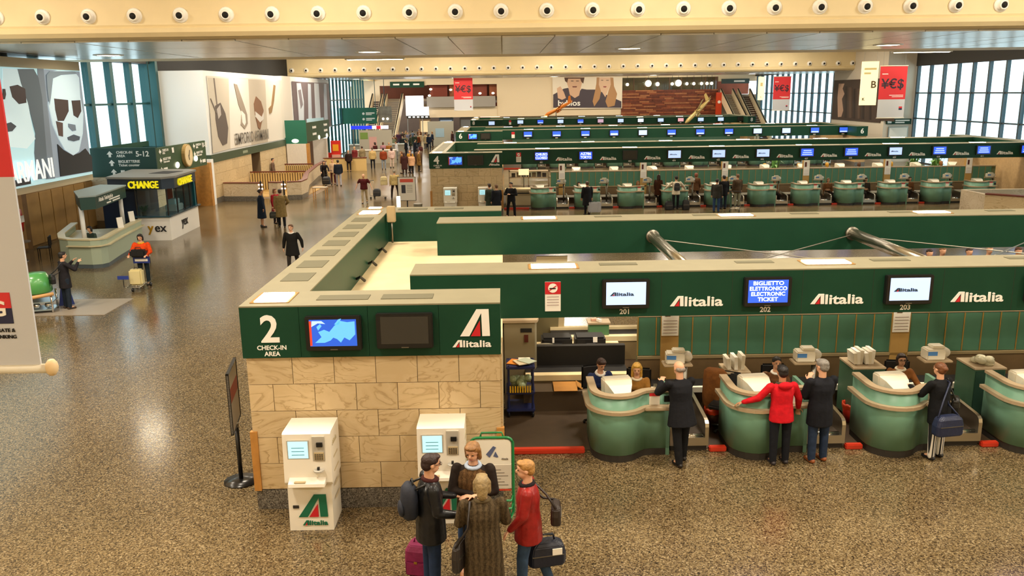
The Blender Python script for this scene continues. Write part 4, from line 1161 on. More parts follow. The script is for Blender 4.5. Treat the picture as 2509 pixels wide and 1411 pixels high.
# ------------------------------------------------------------------ hanging banners
def banner(label, x, y, w, z0, z1, split, rz=0, money=True):
    t = thing('hanging_banner', label, 'banner', (x, y, z0), rz, 'red and white hanging banners')
    h = z1 - z0
    MB().box(0, w, -.006, .006, 0, split * h).build('white_field', M('banner_white', '#c2c4ca', .6), t)
    MB().box(0, w, -.006, .006, split * h, h).build('red_field', M('banner_red', '#cf2a30', .6), t)
    for z in (0, h):
        MB().cyl((-.03, 0, z), (w + .03, 0, z), .025, n=8).build('rod', PLASTIC, t, True)
    for xx in (w * .1, w * .9):
        MB().cyl((xx, 0, h), (xx, 0, (ZS if 75 <= y <= 89 else ZH) - z0), .006, n=5).build('hanging_wire', STEEL_D, t)
    if money:
        text('¥€$', w * .47, (w * .5, -.008, h * .66 - .16 * w), M('letter_navy', '#33202c', .5), t, bold=.012, align='CENTER', width=w * .84)
        MB().box(w * .08, w * .3, -.009, -.006, h * .84, h * .855).build('small_print', WHITE_L, t)
        MB().box(w * .5, w * .92, -.009, -.006, split * h + .12, split * h + .15).build('small_print', WHITE_L, t)
        MB().box(w * .4, w * .92, -.009, -.006, split * h + .2, split * h + .23).build('small_print', WHITE_L, t)
    return t
def square_logo(t, x, z, s):
    MB().box(x, x + s, -.010, -.006, z + s * .5, z + s).build('logo_red_half', M('banner_red'), t)
    MB().box(x, x + s, -.010, -.006, z, z + s * .5).build('logo_navy_half', M('logo_navy', '#1c2045', .5), t)
b = banner('red and white currency banner at the right beside the gate sign', 20.15, 46, 1.45, 4.25, 6.97, .36)
square_logo(b, 1.15, .42, .18)
b = banner('red and white currency banner hanging in the middle of the hall', -4.33, 76, 1.66, 4.40, 7.22, .34)
square_logo(b, 1.4, .25, .12)
b = banner('small looking currency banner before the distant right windows', 23.9, 76, 1.54, 4.03, 6.95, .33)
square_logo(b, 1.2, .3, .15)
# nearest one, cut by the left frame edge
b = banner('very near white banner with a red and navy logo at the left edge', -3.75, 4.0, 1.435, 4.50, 7.30, .339, money=True)
square_logo(b, 1.18, .236, .155)
text('SG', .105, (1.312, -.0105, .277), WHITE_L, b, bold=.014, align='RIGHT')
text('CORPORATE &', .026, (1.337, -.008, .193), BLACK_L, b, align='RIGHT')
text('BANKING', .026, (1.340, -.008, .160), BLACK_L, b, align='RIGHT')
MB().ell((1.485, 0, .005), (.03, .035, .045), None, 10, 6).build('rod_cap', M('cap_cream', '#e3c798', .5), b, True)

t = thing('hanging_sign', 'glowing cream gate sign hanging beside the right red banner', 'sign', (18.98, 45.6, 4.95), R(-12))
SG = M('sign_glow', '#fbefc0', .5, emit=.55)
MB().box(0, .82, -.1, .1, 0, 2.25).build('sign_case', SG, t)
text('B', .5, (.62, -.105, .9), M('letter_brown', '#5a4a30', .5), t, bold=.01, align='CENTER')
MB().box(.12, .72, -.106, -.1, 1.82, 1.92).build('lettering', M('letter_tan', '#d8c48a', .5), t)
MB().box(.12, .45, -.106, -.1, 1.6, 1.69).build('lettering', M('letter_tan'), t)
text('K', .2, (.1, -.105, .25), M('letter_brown'), t, bold=.01)
for xx in (.1, .72):
    MB().cyl((xx, 0, 2.25), (xx, 0, ZH - 4.95), .008, n=5).build('hanging_wire', STEEL_D, t)
t = thing('hanging_sign', 'small glowing cream sign left of the distant right banner', 'sign', (22.55, 76, 4.95), R(-10))
MB().box(0, .55, -.08, .08, 0, 2.0).build('sign_case', SG, t)
MB().box(.18, .38, -.086, -.08, 1.2, 1.5).build('lettering', M('letter_tan'), t)
text('K', .2, (.28, -.085, .2), M('letter_brown'), t, align='CENTER')
for xx in (.1, .45):
    MB().cyl((xx, 0, 2.0), (xx, 0, ZS - 4.95), .008, n=5).build('hanging_wire', STEEL_D, t)

# ------------------------------------------------------------------ left side: overhead direction sign with clock
t = thing('direction_sign', 'dark green overhead direction sign with a clock above the exchange booth', 'sign', (-16.0, 39.1, 2.3))
DG = M('sign_green', '#123c30', .5)
MB().box(-3.1, 0, 0, .12, 0, 1.32).build('front_board', DG, t)
MB().box(-.12, 0, .12, 6.6, 0, 1.28).build('side_board', M('sign_olive', '#2f4a2a', .5), t)
MB().box(-3.1, -3.0, .12, 6.6, .9, 1.3).build('rear_board', GREEN, t)
for k in range(6):
    MB().box(-3.0, -.12, .8 + k * 1.0, .86 + k * 1.0, 1.0, 1.06).build('cross_bar', MULLION, t)
def arrow(root, x, z, s, facing='-Y', y=0.0, dx=0.0):
    A = [(0, s), (-s * .5, s * .45), (-s * .2, s * .45), (-s * .2, 0), (s * .2, 0), (s * .2, s * .45), (s * .5, s * .45)]
    if facing == '-Y':
        MB().prism([(x + u, z + v) for u, v in A], y - .001, y - .012, 'xz').build('arrow', WHITE_L, root)
    else:
        MB().prism([(x - (v - s / 2), z + u + s / 2) for u, v in A], .001 + dx, .012 + dx, 'yz').build('arrow', WHITE_L, root)
arrow(t, -2.1, .9, .28); arrow(t, -2.05, .5, .28); arrow(t, -2.0, .08, .28)
text('CHECK-IN', .16, (-1.8, -.002, 1.06), WHITE_L, t, bold=.006)
text('AREA', .16, (-1.8, -.002, .9), WHITE_L, t, bold=.006)
text('5-12', .34, (-.92, -.002, .92), WHITE_L, t, bold=.014)
text('BIGLIETTERIE', .17, (-1.75, -.002, .64), WHITE_L, t, bold=.006)
text('Ticket counter', .16, (-1.75, -.002, .48), WHITE_L, t, bold=.004)
MB().box(-1.68, -1.5, -.01, 0, .12, .3).build('pictogram', WHITE_L, t)
for (yy, z, a, b2) in ((.5, .95, 'CHECK-IN', '1'), (.5, .55, 'BIGLIETTERIE', ''), (.5, .12, '', ''), (4.9, .95, 'CHECK-IN', '10-12'), (4.9, .55, 'BIGLIETTERIE', ''), (5.7, .12, '', '')):
    arrow(t, yy, z, .26, '+X')
    if not a:
        MB().box(0, .012, yy + .25, yy + .7, z + .04, z + .2).build('pictogram', WHITE_L, t)
        continue
    text(a, .16, (.012, yy + .25, z + .12), WHITE_L, t, '+X', bold=.004)
    text('AREA' if b2 else 'Ticket counter', .13, (.012, yy + .25, z), WHITE_L, t, '+X', bold=.003)
    if b2: text(b2, .34, (.012, yy + 1.12, z), WHITE_L, t, '+X', bold=.01, width=.24 if b2 == '1' else .72)
ck = MB().cyl((0, 3.65, .7), (.16, 3.65, .7), .56, n=28).build('clock', M('clock_rim', '#b99a62', .4), t)
MB().cyl((.16, 3.65, .7), (.17, 3.65, .7), .5, n=28).build('clock_face', M('clock_face', '#e3cda0', .5), ck)
MB().cbox((.18, 3.65 + .06, .7 + .12), (.01, .05, .3), Matrix.Rotation(R(-25), 3, 'X')).build('clock_hand', BLACK_L, ck)
MB().cbox((.18, 3.65 - .02, .7 - .1), (.01, .05, .25), Matrix.Rotation(R(12), 3, 'X')).build('clock_hand', BLACK_L, ck)
for yy, z in ((2.4, .32), (4.95, .45)):
    MB().ell((.03, yy, z), (.03, .26, .15), None, 12, 8).build('lamp_glass', LAMP_SOFT, t, True)
for yy in (.3,):
    MB().cyl((-.06, yy, 1.28), (-.06, yy, ZH - 2.3), .03, n=8).build('hanger', MULLION, t)
for k in range(1):
    MB().cyl((-3.05, .06 + k * 6.4, 1.3), (-3.05, .06 + k * 6.4, ZH - 2.3), .03, n=8).build('hanger', MULLION, t)

# second, smaller sign cluster further down
t = thing('direction_sign', 'teal sign box with lit lamps above the stairwell', 'sign', (-15.5, 63.2, 2.05))
TG = M('sign_teal', '#1d6a55', .5)
MB().box(-.9, .9, 0, .12, .35, 2.05).build('front_board', TG, t)
MB().box(.78, .9, .12, 8.5, .45, 1.85).build('side_board', MATS['sign_olive'], t)
MB().ell((.05, -.02, .55), (.26, .03, .14), None, 12, 8).build('lamp_glass', LAMP_SOFT, t, True)
for yy in (4.2, 7.2):
    MB().ell((.93, yy, .6), (.03, .3, .17), None, 12, 8).build('lamp_glass', LAMP_SOFT, t, True)
for yy, z in ((2.2, 1.3), (2.2, .8), (6.4, 1.35), (6.4, .9)):
    arrow(t, yy, z, .26, '+X', dx=.9)
    MB().box(.9, .912, yy + .2, yy + 1.2, z + .05, z + .22).build('lettering', WHITE_L, t)

t = thing('direction_sign', 'distant teal sign panel before the left escalator', 'sign', (-14.9, 88.0, 3.0))
MB().box(-1.9, 1.9, 0, .12, 0, 1.6).build('front_board', TG, t)
for z in (.9, .35):
    MB().ell((.55, -.01, z + .1), (.13, .02, .13), None, 10, 6).build('pictogram', WHITE_L, t)
    MB().box(.8, 1.7, -.012, 0, z + .1, z + .22).build('lettering', WHITE_L, t)
    MB().box(.8, 1.4, -.012, 0, z - .04, z + .05).build('lettering', WHITE_L, t)
for xx in (-1.8, 1.8):
    MB().cyl((xx, .06, 1.6), (xx, .06, ZS - 3.0), .03, n=8).build('hanger', MULLION, t)
t = thing('picture_panel', 'small grey picture panel next to the distant teal sign', 'panel', (-12.9, 88.4, 3.1))
MB().box(0, 1.4, 0, .1, 0, 1.6).build('panel_board', M('panel_grey', '#9a9488', .6, var=.3, vscale=2), t)
for xx in (.5, .95):
    MB().ell((xx, -.03, .35), (.12, .03, .12), None, 10, 6).build('lamp_glass', LAMP_SOFT, t, True)
MB().cyl((.7, .05, 1.6), (.7, .05, ZS - 3.1), .03, n=8).build('hanger', MULLION, t)
t = thing('light_bar', 'blue lit fascia bar over the distant service desk', 'sign', (-12.6, 80.0, 2.75))
MB().box(-1.7, .3, 0, .2, 0, .3).build('blue_bar', M('bar_blue', '#1c2fe0', .4, emit=1.2), t)
MB().box(.3, 1.8, 0, .2, 0, .3).build('white_bar', M('bar_white', '#f0e8ff', .4, emit=1.2), t)
MB().box(.7, 1.1, -.02, 0, 0, .3).build('red_mark', M('bar_red', '#c02030', .4, emit=.6), t)
for xx in (-1.5, 1.6):
    MB().cyl((xx, .1, -2.75), (xx, .1, 0), .05, n=8).build('support_post', STEEL_D, t)

# ------------------------------------------------------------------ exchange booth
t = thing('exchange_booth', 'currency exchange booth with yellow CHANGE letters and white counter', 'booth', (-15.0, 36.0, 0))
NAVY = M('booth_navy', '#12253f', .4)
L = t.location
roof = [(-16.4, 34.9), (-15.2, 34.6), (-14.0, 34.45), (-13.65, 34.9), (-13.85, 37.9), (-14.3, 38.3), (-16.9, 38.6)]
MB().prism([(a - L.x, b - L.y) for a, b in roof], 2.18, 2.60, 'xy').build('roof_fascia', M('booth_fascia', '#2a3340', .45), t)
MB().prism([(a - L.x, b - L.y) for a, b in offset_path(roof + roof[:1], .06)[:-1]], 2.60, 2.68, 'xy').build('roof_top', M('booth_top', '#8a8780', .5), t)
MB().prism([(a - L.x, b - L.y) for a, b in [(-15.2, 36.2), (-14.3, 36.0), (-14.1, 37.2), (-15.0, 37.3)]], 2.681, 2.69, 'xy').build('roof_hatch', DARKVOID, t)
MB().box(-1.75, -.9, -1.0, 2.6, 0, 2.18).build('rear_wall', NAVY, t)
MB().box(-1.65, -.3, -.95, -.85, .95, 2.18).build('side_wall', NAVY, t)
MB().box(-.25, .9, 2.3, 2.4, .95, 2.18).build('inner_panel', M('booth_teal', '#1d6a78', .4), t)
MB().prism([(a - L.x, b - L.y) for a, b in [(-15.3, 34.86), (-13.99, 34.9), (-14.15, 38.7), (-15.4, 38.7)]], 0, .98, 'xy').build('counter_body', M('booth_white', '#f2eee6', .35), t)
MB().prism([(a - L.x, b - L.y) for a, b in [(-15.4, 34.76), (-13.89, 34.8), (-14.05, 38.8), (-15.5, 38.8)]], .98, 1.04, 'xy').build('counter_top', M('booth_slab', '#2c4a58', .2), t)
for (a, b, c, d) in ((-15.3, 34.88, -14.02, 34.92), (-14.02, 34.92, -14.18, 38.68)):
    k = MB(); k.loft([[(a - L.x, b - L.y, 1.05), (a - L.x + .01, b - L.y + .01, 1.05), (a - L.x + .01, b - L.y + .01, 2.17), (a - L.x, b - L.y, 2.17)], [(c - L.x, d - L.y, 1.05), (c - L.x + .01, d - L.y + .01, 1.05), (c - L.x + .01, d - L.y + .01, 2.17), (c - L.x, d - L.y, 2.17)]])
    k.build('glass_screen', GLASS, t)
for a, b in ((-14.02, 34.92), (-14.07, 36.1), (-14.1, 37.0), (-14.14, 37.8), (-14.18, 38.66), (-15.3, 34.9)):
    MB().cyl((a - L.x, b - L.y, 1.04), (a - L.x, b - L.y, 2.18), .035, n=8).build('glazing_post', BLACK, t)
YEL = M('letter_yellow', '#f2e21a', .45, emit=.5)
text('CHANGE', .40, (.25, -1.52, 2.24), YEL, t, bold=.022, extrude=.04, align='CENTER', width=1.25)
o = text('CHANGE', .40, (1.34, -.6, 2.24), YEL, t, '+X', bold=.022, extrude=.04, width=1.9)
o.rotation_euler = (PI / 2, 0, R(93.8)); o.location = (1.345, -.7, 2.24)
text('ex', .50, (.36, -1.150, .38), BLACK_L, t, bold=.006, extrude=.006)
text('y', .50, (.09, -1.150, .38), M('letter_gold', '#b98a1c', .4), t, bold=.02, extrude=.01)
o = text('yex', .55, (.96, .0, .4), BLACK_L, t, '+X', bold=.01, extrude=.006)
o.location = (.97, .3, .4); o.rotation_euler = (PI / 2, 0, R(92.4))
t2 = thing('notice_card', 'tall red framed rate card inside the exchange booth', 'notice', (-15.1, 37.6, 1.04), R(10))
MB().box(0, .3, 0, .04, 0, 1.0).build('card_sheet', PAPER, t2)
MB().box(.04, .26, -.01, 0, .2, .95).build('red_field', M('print_red', '#b5322c', .5), t2)
t2 = thing('cash_terminal', 'glass teller unit with papers on the exchange counter', 'terminal', (-14.4, 36.7, 1.04))
MB().box(-.3, .2, -.4, .4, 0, .28).build('terminal_case', M('teller_grey', '#a9b2b4', .3), t2, bevel=.03)
MB().box(-.2, .1, -.3, .3, .28, .5).build('terminal_screen', M('teller_screen', '#9fb8c0', .2), t2, bevel=.02)
t2 = thing('plant_pot', 'small dark plant at the corner of the exchange counter', 'plant', (-15.15, 35.2, 1.042))
MB().lathe([(.08, 0), (.1, .14)], n=12).build('pot', DARK, t2)
k = MB()
for i in range(10):
    k.cap((0, 0, .1), .012, (.16 * math.cos(i * 2.4), .16 * math.sin(i * 2.4), .3 + .04 * (i % 3)), .03, 6)
k.build('leaves', M('leaf_dark', '#24402a', .5), t2, True)

# ------------------------------------------------------------------ airline desk with canopy
t = thing('service_desk', 'pale green angular airline desk with a lettered canopy', 'desk', (-15.0, 31.0, 0))
L = t.location
PG = M('desk_pale_green', '#a3b09a', .45)
plan = [(-17.2, 33.2), (-16.35, 30.5), (-15.8, 29.5), (-15.35, 29.2), (-14.5, 29.05), (-14.2, 29.15), (-14.1, 29.45), (-14.35, 30.9), (-14.75, 33.9)]
pl = [(a - L.x, b - L.y) for a, b in plan]
strip(MB(), pl, -.12, 0, .14, 1.0).build('front_panel', PG, t)
strip(MB(), pl, -.16, -.02, 0, .14).build('plinth', M('desk_plinth', '#4f5a5e', .5), t)
strip(MB(), pl, -.22, .03, 1.0, 1.05).build('top_rim', M('desk_rim', '#c9bd98', .4), t)
strip(MB(), pl[3:], -.02, .12, .78, .82).build('ledge', M('desk_rim'), t)
MB().prism([(a, b) for a, b in offset_path(pl, -.14)], .7, .74, 'xy').build('worktop', M('desk_rim'), t)
can = [(-16.1, 31.6), (-15.0, 29.7), (-14.6, 30.0), (-15.1, 33.6), (-16.2, 33.9)]
MB().prism([(a - L.x, b - L.y) for a, b in can], 1.98, 2.42, 'xy').build('canopy_fascia', M('canopy_green', '#1c3f38', .5), t)
MB().prism([(a - L.x, b - L.y) for a, b in offset_path(can + can[:1], .04)[:-1]], 2.42, 2.47, 'xy').build('canopy_top', M('canopy_top', '#8c9896', .5), t)
MB().cyl((-.45, -.4, .7), (-.45, -.4, 2.0), .08, n=12).build('canopy_post', WHITE, t, True)
MB().cyl((-.3, 2.5, .7), (-.3, 2.5, 2.0), .08, n=12).build('canopy_post', WHITE, t, True)
a0, a1 = Vector((-14.6, 30.0)), Vector((-15.1, 33.6))
ang = math.atan2(a1.y - a0.y, a1.x - a0.x)
for s, sz, u, z in (('Alitalia Telecheck-in', .2, .35, 2.2),):
    o = text(s, sz, (0, 0, 0), WHITE_L, t, bold=.005, extrude=.003)
    p = a0 + (a1 - a0).normalized() * u
    n2 = Vector((math.sin(ang), -math.cos(ang)))
    o.location = (p.x - L.x + n2.x * .006, p.y - L.y + n2.y * .006, z); o.rotation_euler = (PI / 2, 0, ang)
for u, z, w_ in ((1.5, 2.12, 1.3), (1.2, 2.03, .5), (1.9, 2.03, .9)):
    p = a0 + (a1 - a0).normalized() * u; n2 = Vector((math.sin(ang), -math.cos(ang)))
    o = MB().box(0, w_, -.006, 0, 0, .05).build('lettering', WHITE_L, t); o.location = (p.x - L.x + n2.x * .002, p.y - L.y + n2.y * .002, z); o.rotation_euler = (0, 0, ang)
for i, (x, y) in enumerate(((-14.55, 31.6), (-14.85, 33.3))):
    t2 = thing('desk_sign', ('small white card standing on the pale green desk', 'small white leaflet holder at the far end of the pale green desk')[i], 'card', (x, y, 1.052), R(60))
    MB().cbox((0, 0, .2), (.24, .03, .4), Matrix.Rotation(R(-8), 3, 'X')).build('card_sheet', PAPER, t2)
    MB().cbox((0, .03, .2), (.08, .02, .2), Matrix.Rotation(R(-8), 3, 'X')).build('card_print', M('print_dark'), t2)
# dark recess under the sunglasses poster: timber wall, phone, table and chairs
wd = struct(MB().box(-19.1, -18.9, 8, 33.3, 0, 2.72).build('wall_left_11', M('timber_panel', '#7a5a34', .55, var=.15, vscale=1.2)))
for i in range(12):
    MB().box(-18.9, -18.87, 9.0 + i * 2.0, 10.9 + i * 2.0, .1, 2.65).build('panel', M('timber_tan', '#a07a48', .5, var=.12, vscale=1.5), wd)
t = thing('phone_point', 'red public phone hood on the timber wall', 'phone', (-18.4, 31.4, 1.0))
MB().lathe([(.28, 0), (.32, .4), (.28, .8), (.1, .95)], n=14).build('hood', M('phone_red', '#c8281c', .35), t, True)
MB().box(.2, .33, -.1, .1, .35, .6).build('handset', WHITE_L, t)
MB().cyl((0, 0, -1.0), (0, 0, 0), .06, n=8).build('post', BLACK, t)
def cafe_table(label, x, y):
    t = thing('round_table', label, 'table', (x, y, 0))
    MB().lathe([(.35, .70), (.36, .72), (.35, .74)], n=20).build('table_top', M('table_grey', '#7a756c', .3), t)
    MB().cyl((0, 0, .03), (0, 0, .7), .04, n=8).build('column', BLACK, t)
    MB().lathe([(.22, 0), (.2, .03)], n=16).build('base', BLACK, t)
def cafe_chair(label, x, y, rz):
    t = thing('side_chair', label, 'chair', (x, y, 0), rz)
    CB = M('chair_dark', '#201c1a', .6)
    MB().box(-.22, .22, -.22, .22, .43, .47).build('seat', CB, t, bevel=.01)
    MB().box(-.21, .21, -.24, -.2, .5, .88).build('backrest', CB, t, bevel=.01)
    for sx in (-.19, .19):
        for sy in (-.19, .19):
            MB().cyl((sx, sy, 0), (sx, sy, .44 if sy > 0 else .86), .015, n=6).build('leg', BLACK, t)
cafe_table('small round table in the dark recess near the red phone', -17.9, 30.7)
cafe_chair('dark chair left of the small round table in the recess', -18.5, 30.2, R(-60))
cafe_chair('dark chair right of the small round table in the recess', -17.2, 31.0, R(110))
cafe_chair('dark chair at the near end of the timber recess', -17.9, 28.6, R(20))

# children's style display: green bag rack beside the man with a satchel
t = thing('display_rack', 'green topped chrome display rack at the left beside the banner', 'rack', (-13.15, 23.0, 0), R(15))
MB().lathe([(.02, 1.12), (.3, 1.10), (.40, .9), (.42, .6), (.38, .56)], n=18).build('green_hood', M('hood_green', '#4f9a52', .3, coat=.4), t, True)
MB().tube([(-.5, -.3, .52), (0, -.42, .5), (.5, -.3, .55)], .05, 8).build('wood_rail', M('rail_wood', '#c89a62', .5), t, True)
for a in (-.42, .42):
    for b in (-.28, .28):
        MB().cyl((a, b, 0), (a, b, .58), .03, n=8).build('leg', CHROME, t, True)
for z in (.08, .3):
    MB().box(-.45, .45, -.3, .3, z, z + .03).build('shelf', M('shelf_glass', '#9fb0b4', .15, metal=.4), t)
for i, (a, b) in enumerate(((-.3, -.1), (.0, -.15), (.28, -.1))):
    MB().ell((a, b, .2), (.1, .08, .09), None, 10, 6).build('goods', CHROME, t, True)
tag(MB().box(-13.9, -11.1, 22.5, 24.4, .001, .012).build('floor_mat', M('mat_grey', '#9a8f80', .35)), 'pale mat on the floor under the green display rack', 'mat')
t = thing('folding_sign', 'blue folded bag or sign behind the display rack', 'bag', (-12.75, 23.75, .012), R(30))
MB().prism([(-.2, 0), (.2, 0), (.1, .55), (-.1, .55)], -.1, .1, 'xz').build('bag_body', M('bag_blue', '#1f2f6a', .5), t)
MB().tube([(-.08, 0, .53), (-.05, 0, .66), (.05, 0, .66), (.08, 0, .53)], .012, 6).build('handle', BLACK, t)

# ------------------------------------------------------------------ stairwell balustrade
def stone_wall(name, label, pts, h, th=.25, cap=True, base=True):
    t = thing(name, label, 'parapet', (pts[0][0], pts[0][1], 0))
    q = [(a - pts[0][0], b - pts[0][1]) for a, b in pts]
    strip(MB(), q, 0, -th, .0 if not base else .28, h).build('parapet_wall', STONE2, t)
    if base: strip(MB(), q, .02, -th - .02, 0, .28).build('plinth', PLINTH, t)
    if cap: strip(MB(), q, .03, -th - .03, h, h + .05).build('handrail', M('rail_redbrown', '#6a2f1c', .4), t)
    return t
stone_wall('stair_parapet', 'pale stone parapet left of the stair entrance', [(-16.1, 48.3), (-13.9, 48.0)], 1.02)
stone_wall('stair_parapet', 'short stone parapet between the stair posts', [(-13.6, 48.6), (-13.0, 48.3), (-12.7, 48.7)], 1.0, base=False)
stone_wall('stair_parapet', 'long stone parapet right of the stair entrance sweeping back', [(-12.5, 48.4), (-11.7, 48.55), (-11.7, 50.0), (-12.5, 54.0), (-13.2, 60.0), (-13.4, 64.0)], 1.02)
MB
def rail_fence(label, x0, x1, y, h, n):
    t = thing('balustrade', label, 'railing', (x0, y, 0), 0, 'wooden slat balustrades')
    MB().box(0, x1 - x0, -.06, .06, h, h + .07).build('handrail', MATS['rail_redbrown'], t)
    MB().box(0, x1 - x0, .3, .34, .0, h - .1).build('shadow_board', M('stair_dark', '#6b5230', .6), t)  # dark sheet added behind the slats as painted shade in the gaps
    MB().box(0, x1 - x0, .02, .06, .0, .06).build('bottom_rail', M('slat_cream', '#d9b878', .5), t)
    sm = MB().box(0, (x1 - x0) / n * .62, -.02, .02, .06, h).mesh('slat'); sm.materials.append(M('slat_cream'))
    for i in range(n):
        o = link('slat', sm, t); o.location = (i * (x1 - x0) / n, 0, 0)
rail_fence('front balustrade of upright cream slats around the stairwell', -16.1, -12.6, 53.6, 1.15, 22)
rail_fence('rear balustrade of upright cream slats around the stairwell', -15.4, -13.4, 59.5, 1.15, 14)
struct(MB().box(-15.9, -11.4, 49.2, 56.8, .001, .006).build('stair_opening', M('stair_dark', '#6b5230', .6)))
for i in range(9):
    pass
t = thing('stair_flight', 'flight of stairs going down inside the balustrade', 'stairs', (-15.2, 50.0, 0))
for i in range(7):
    MB().box(0, 3.4, i * .8, i * .8 + .72, .006, .03 + .004 * i).build('step', M('step_tan', '#b5904f', .6), t)
for i, x in enumerate((-13.85, -12.55)):
    t = thing('lamp_post', ('left post with two round lamps at the stair entrance', 'right post with two round lamps at the stair entrance')[i], 'lamp', (x, 47.9, 0), 0, 'twin lamp posts of the stair')
    MB().cyl((0, 0, 0), (0, 0, 1.15), .05, n=8).build('post', BLACK, t)
    for sx in (-.09, .09):
        for z in (.72, .95):
            MB().ell((sx, -.05, z), (.055, .055, .055), None, 10, 6).build('lamp_globe', M('globe_dim', '#ffdcd0', .5, emit=1.2), t, True)
t = thing('side_table', 'small light wooden table against the stair parapet', 'table', (-10.6, 48.4, 0))
MB().box(-.4, .4, -.3, .3, .68, .72).build('table_top', BEIGE, t)
for sx in (-.35, .35):
    for sy in (-.25, .25):
        MB().cyl((sx, sy, 0), (sx, sy, .68), .025, n=6).build('leg', WOOD, t)
t = thing('ramp_wall', 'sloping cream wall behind the far end of the stairwell', 'wall', (-14.5, 67.0, 0))
MB().prism([(0, 0), (3.6, 0), (3.6, 1.0), (.3, 1.0)], 0, .15, 'xz').build('wall_panel', M('slat_cream'), t)
MB().box(0.2, 3.65, -.05, .2, 1.0, 1.06).build('handrail', MATS['rail_redbrown'], t)
t = thing('white_pier', 'white pier standing below the teal sign box', 'pier', (-15.95, 63.1, 0))
MB().box(-.15, 1.3, 0, .6, 0, 2.39).build('pier_body', M('pier_white', '#ddd4c8', .6, var=.04), t)
MB().box(1.3, 1.45, .0, .6, 0, 2.39).build('edge_strip', WOOD, t)
t = thing('white_pier', 'second white pier right of the dark gap under the sign', 'pier', (-15.6, 70.5, 0))
MB().box(-.2, .9, 0, .6, 0, 2.39).build('pier_body', M('pier_white'), t)
MB().box(-.9, -.75, 0, .4, 0, 2.39).build('dark_post', BLACK, t)
# ------------------------------------------------------------------ far end of the hall
def escalator(label, x0, x1, y0, y1, z1, stepm):
    t = thing('escalator', label, 'escalator', (x0, y0, 0), 0, 'escalators at the far wall')
    w = x1 - x0; L = y1 - y0
    sl = [(0, 0), (L, z1), (L, z1 + .95), (0, .95)]
    for a in (0, w - .28):
        MB().prism([(0, 0), (L, z1 - .3), (L, z1 + .9), (-.6, .9), (-.6, 0)], a, a + .28, 'yz').build('side_panel', M('esc_cream', '#e2cfae', .4), t)
        MB().prism([(-.6, .9), (L, z1 + .9), (L, z1 + .98), (-.6, .98)], a + .05, a + .2, 'yz').build('handrail', BLACK, t)
    n = 20
    sm = MB().box(.3, w - .3, 0, L / n * .96, -.18, 0).mesh('step'); sm.materials.append(stepm)
    for i in range(n):
        o = link('step', sm, t); o.location = (0, i * L / n, .05 + (i + 1) * z1 / n - .1)
    return t
STEPM = M('step_grey', '#8d8270', .4, metal=.2)
escalator('left escalator climbing beside the bright white panel', -15.2, -12.9, 101.5, 111.6, 5.1, STEPM)
escalator('darker escalator at the far left next to the finned glass', -17.0, -15.5, 102.5, 111.6, 5.1, M('step_brown', '#4a352a', .5))
escalator('right escalator climbing beside the timber clad bar', 28.2, 30.0, 101.5, 111.6, 5.1, STEPM)
escalator('rightmost escalator against the distant windows', 30.4, 32.2, 102.5, 111.6, 5.1, M('step_brown'))
t = thing('lightbox', 'large bright white lit panel right of the left escalator', 'panel', (-12.55, 110.6, 3.2))
MB().box(0, 2.3, 0, .15, 0, 2.5).build('lit_panel', M('panel_lit', '#ffffff', .5, emit=1.4), t)
MB().box(2.3, 2.95, 0, .15, 0, 1.1).build('lit_panel', M('panel_lit'), t)
MB().box(.1, 3.0, -.05, .2, -.35, 0).build('lower_sign', M('panel_dark', '#2a2a26', .5), t)
for xx in (.2, 2.1):
    MB().cyl((xx, .08, -3.2), (xx, .08, 0), .05, n=8).build('support_post', STEEL_D, t)
for k in range(5):
    MB().box(.3 + k * .55, .6 + k * .55, -.06, -.05, -.25, -.1).build('lettering', M('panel_lit'), t)
t = thing('direction_sign', 'dark green sign over the top of the left escalator', 'sign', (-14.6, 111.79, 6.75))
MB().box(0, 4.4, 0, .2, 0, .75).build('sign_board', GREEN, t)
for k in range(3):
    MB().box(.4 + k * 1.3, 1.2 + k * 1.3, -.02, 0, .3, .5).build('lettering', WHITE_L, t)
t = thing('direction_sign', 'dark green sign over the top of the right escalators', 'sign', (28.4, 111.79, 6.7))
MB().box(0, 3.6, 0, .2, 0, .6).build('sign_board', M('sign_grey_green', '#3c4a44', .5), t)
MB().box(1.6, 3.0, -.02, 0, .2, .4).build('lettering', WHITE_L, t)
# portrait poster
ps = thing('advertising_poster', 'wide poster of a man and a long haired woman on the far wall', 'poster', (5.7, 111.95, 3.8))
MB().box(6.55, 15.5, 111.82, 111.97, 3.75, 7.75).build('poster_sheet', M('print_ivory', '#efe2cc', .5), ps, world=True)
print_layers(ps, PR_COUPLE, 111.8, 'y', -1)
text('bybios', 1.0, (7.1 - 5.7, 111.7 - 111.95, .38), WHITE_L, ps, bold=.03, width=2.9)
# bar above the timber wall: glass front, globe lamps
struct(MB().box(15.4, 28.0, 113.5, 113.8, 5.3, 7.6).build('wall_bar', M('bar_back', '#9a6a3c', .5, var=.35, vscale=.5)))
wb = struct(MB().box(15.4, 28.0, 111.9, 112.0, 5.95, 6.02).build('window_6', M('bar_frame', '#5a3a22', .5)))
for i in range(9):
    MB().box(15.4 + i * 1.55, 15.5 + i * 1.55, 111.9, 112.0, 6.0, 7.6).build('mullion', M('bar_frame'), wb)
    if i < 8: MB().box(15.5 + i * 1.55, 16.95 + i * 1.55, 111.94, 111.96, 6.02, 7.58).build('window_pane', GLASS, wb)
GL = M('globe_lit', '#fff2d0', .5, emit=3.0)
gx = [(16.1, .2, 'a'), (18.8, .42, 'big'), (20.0, .26, 'a'), (21.9, .2, 'b'), (22.7, .42, 'big'), (23.8, .2, 'c'), (24.7, .2, 'd'), (25.7, .2, 'e'), (26.4, .2, 'f'), (27.0, .2, 'g')]
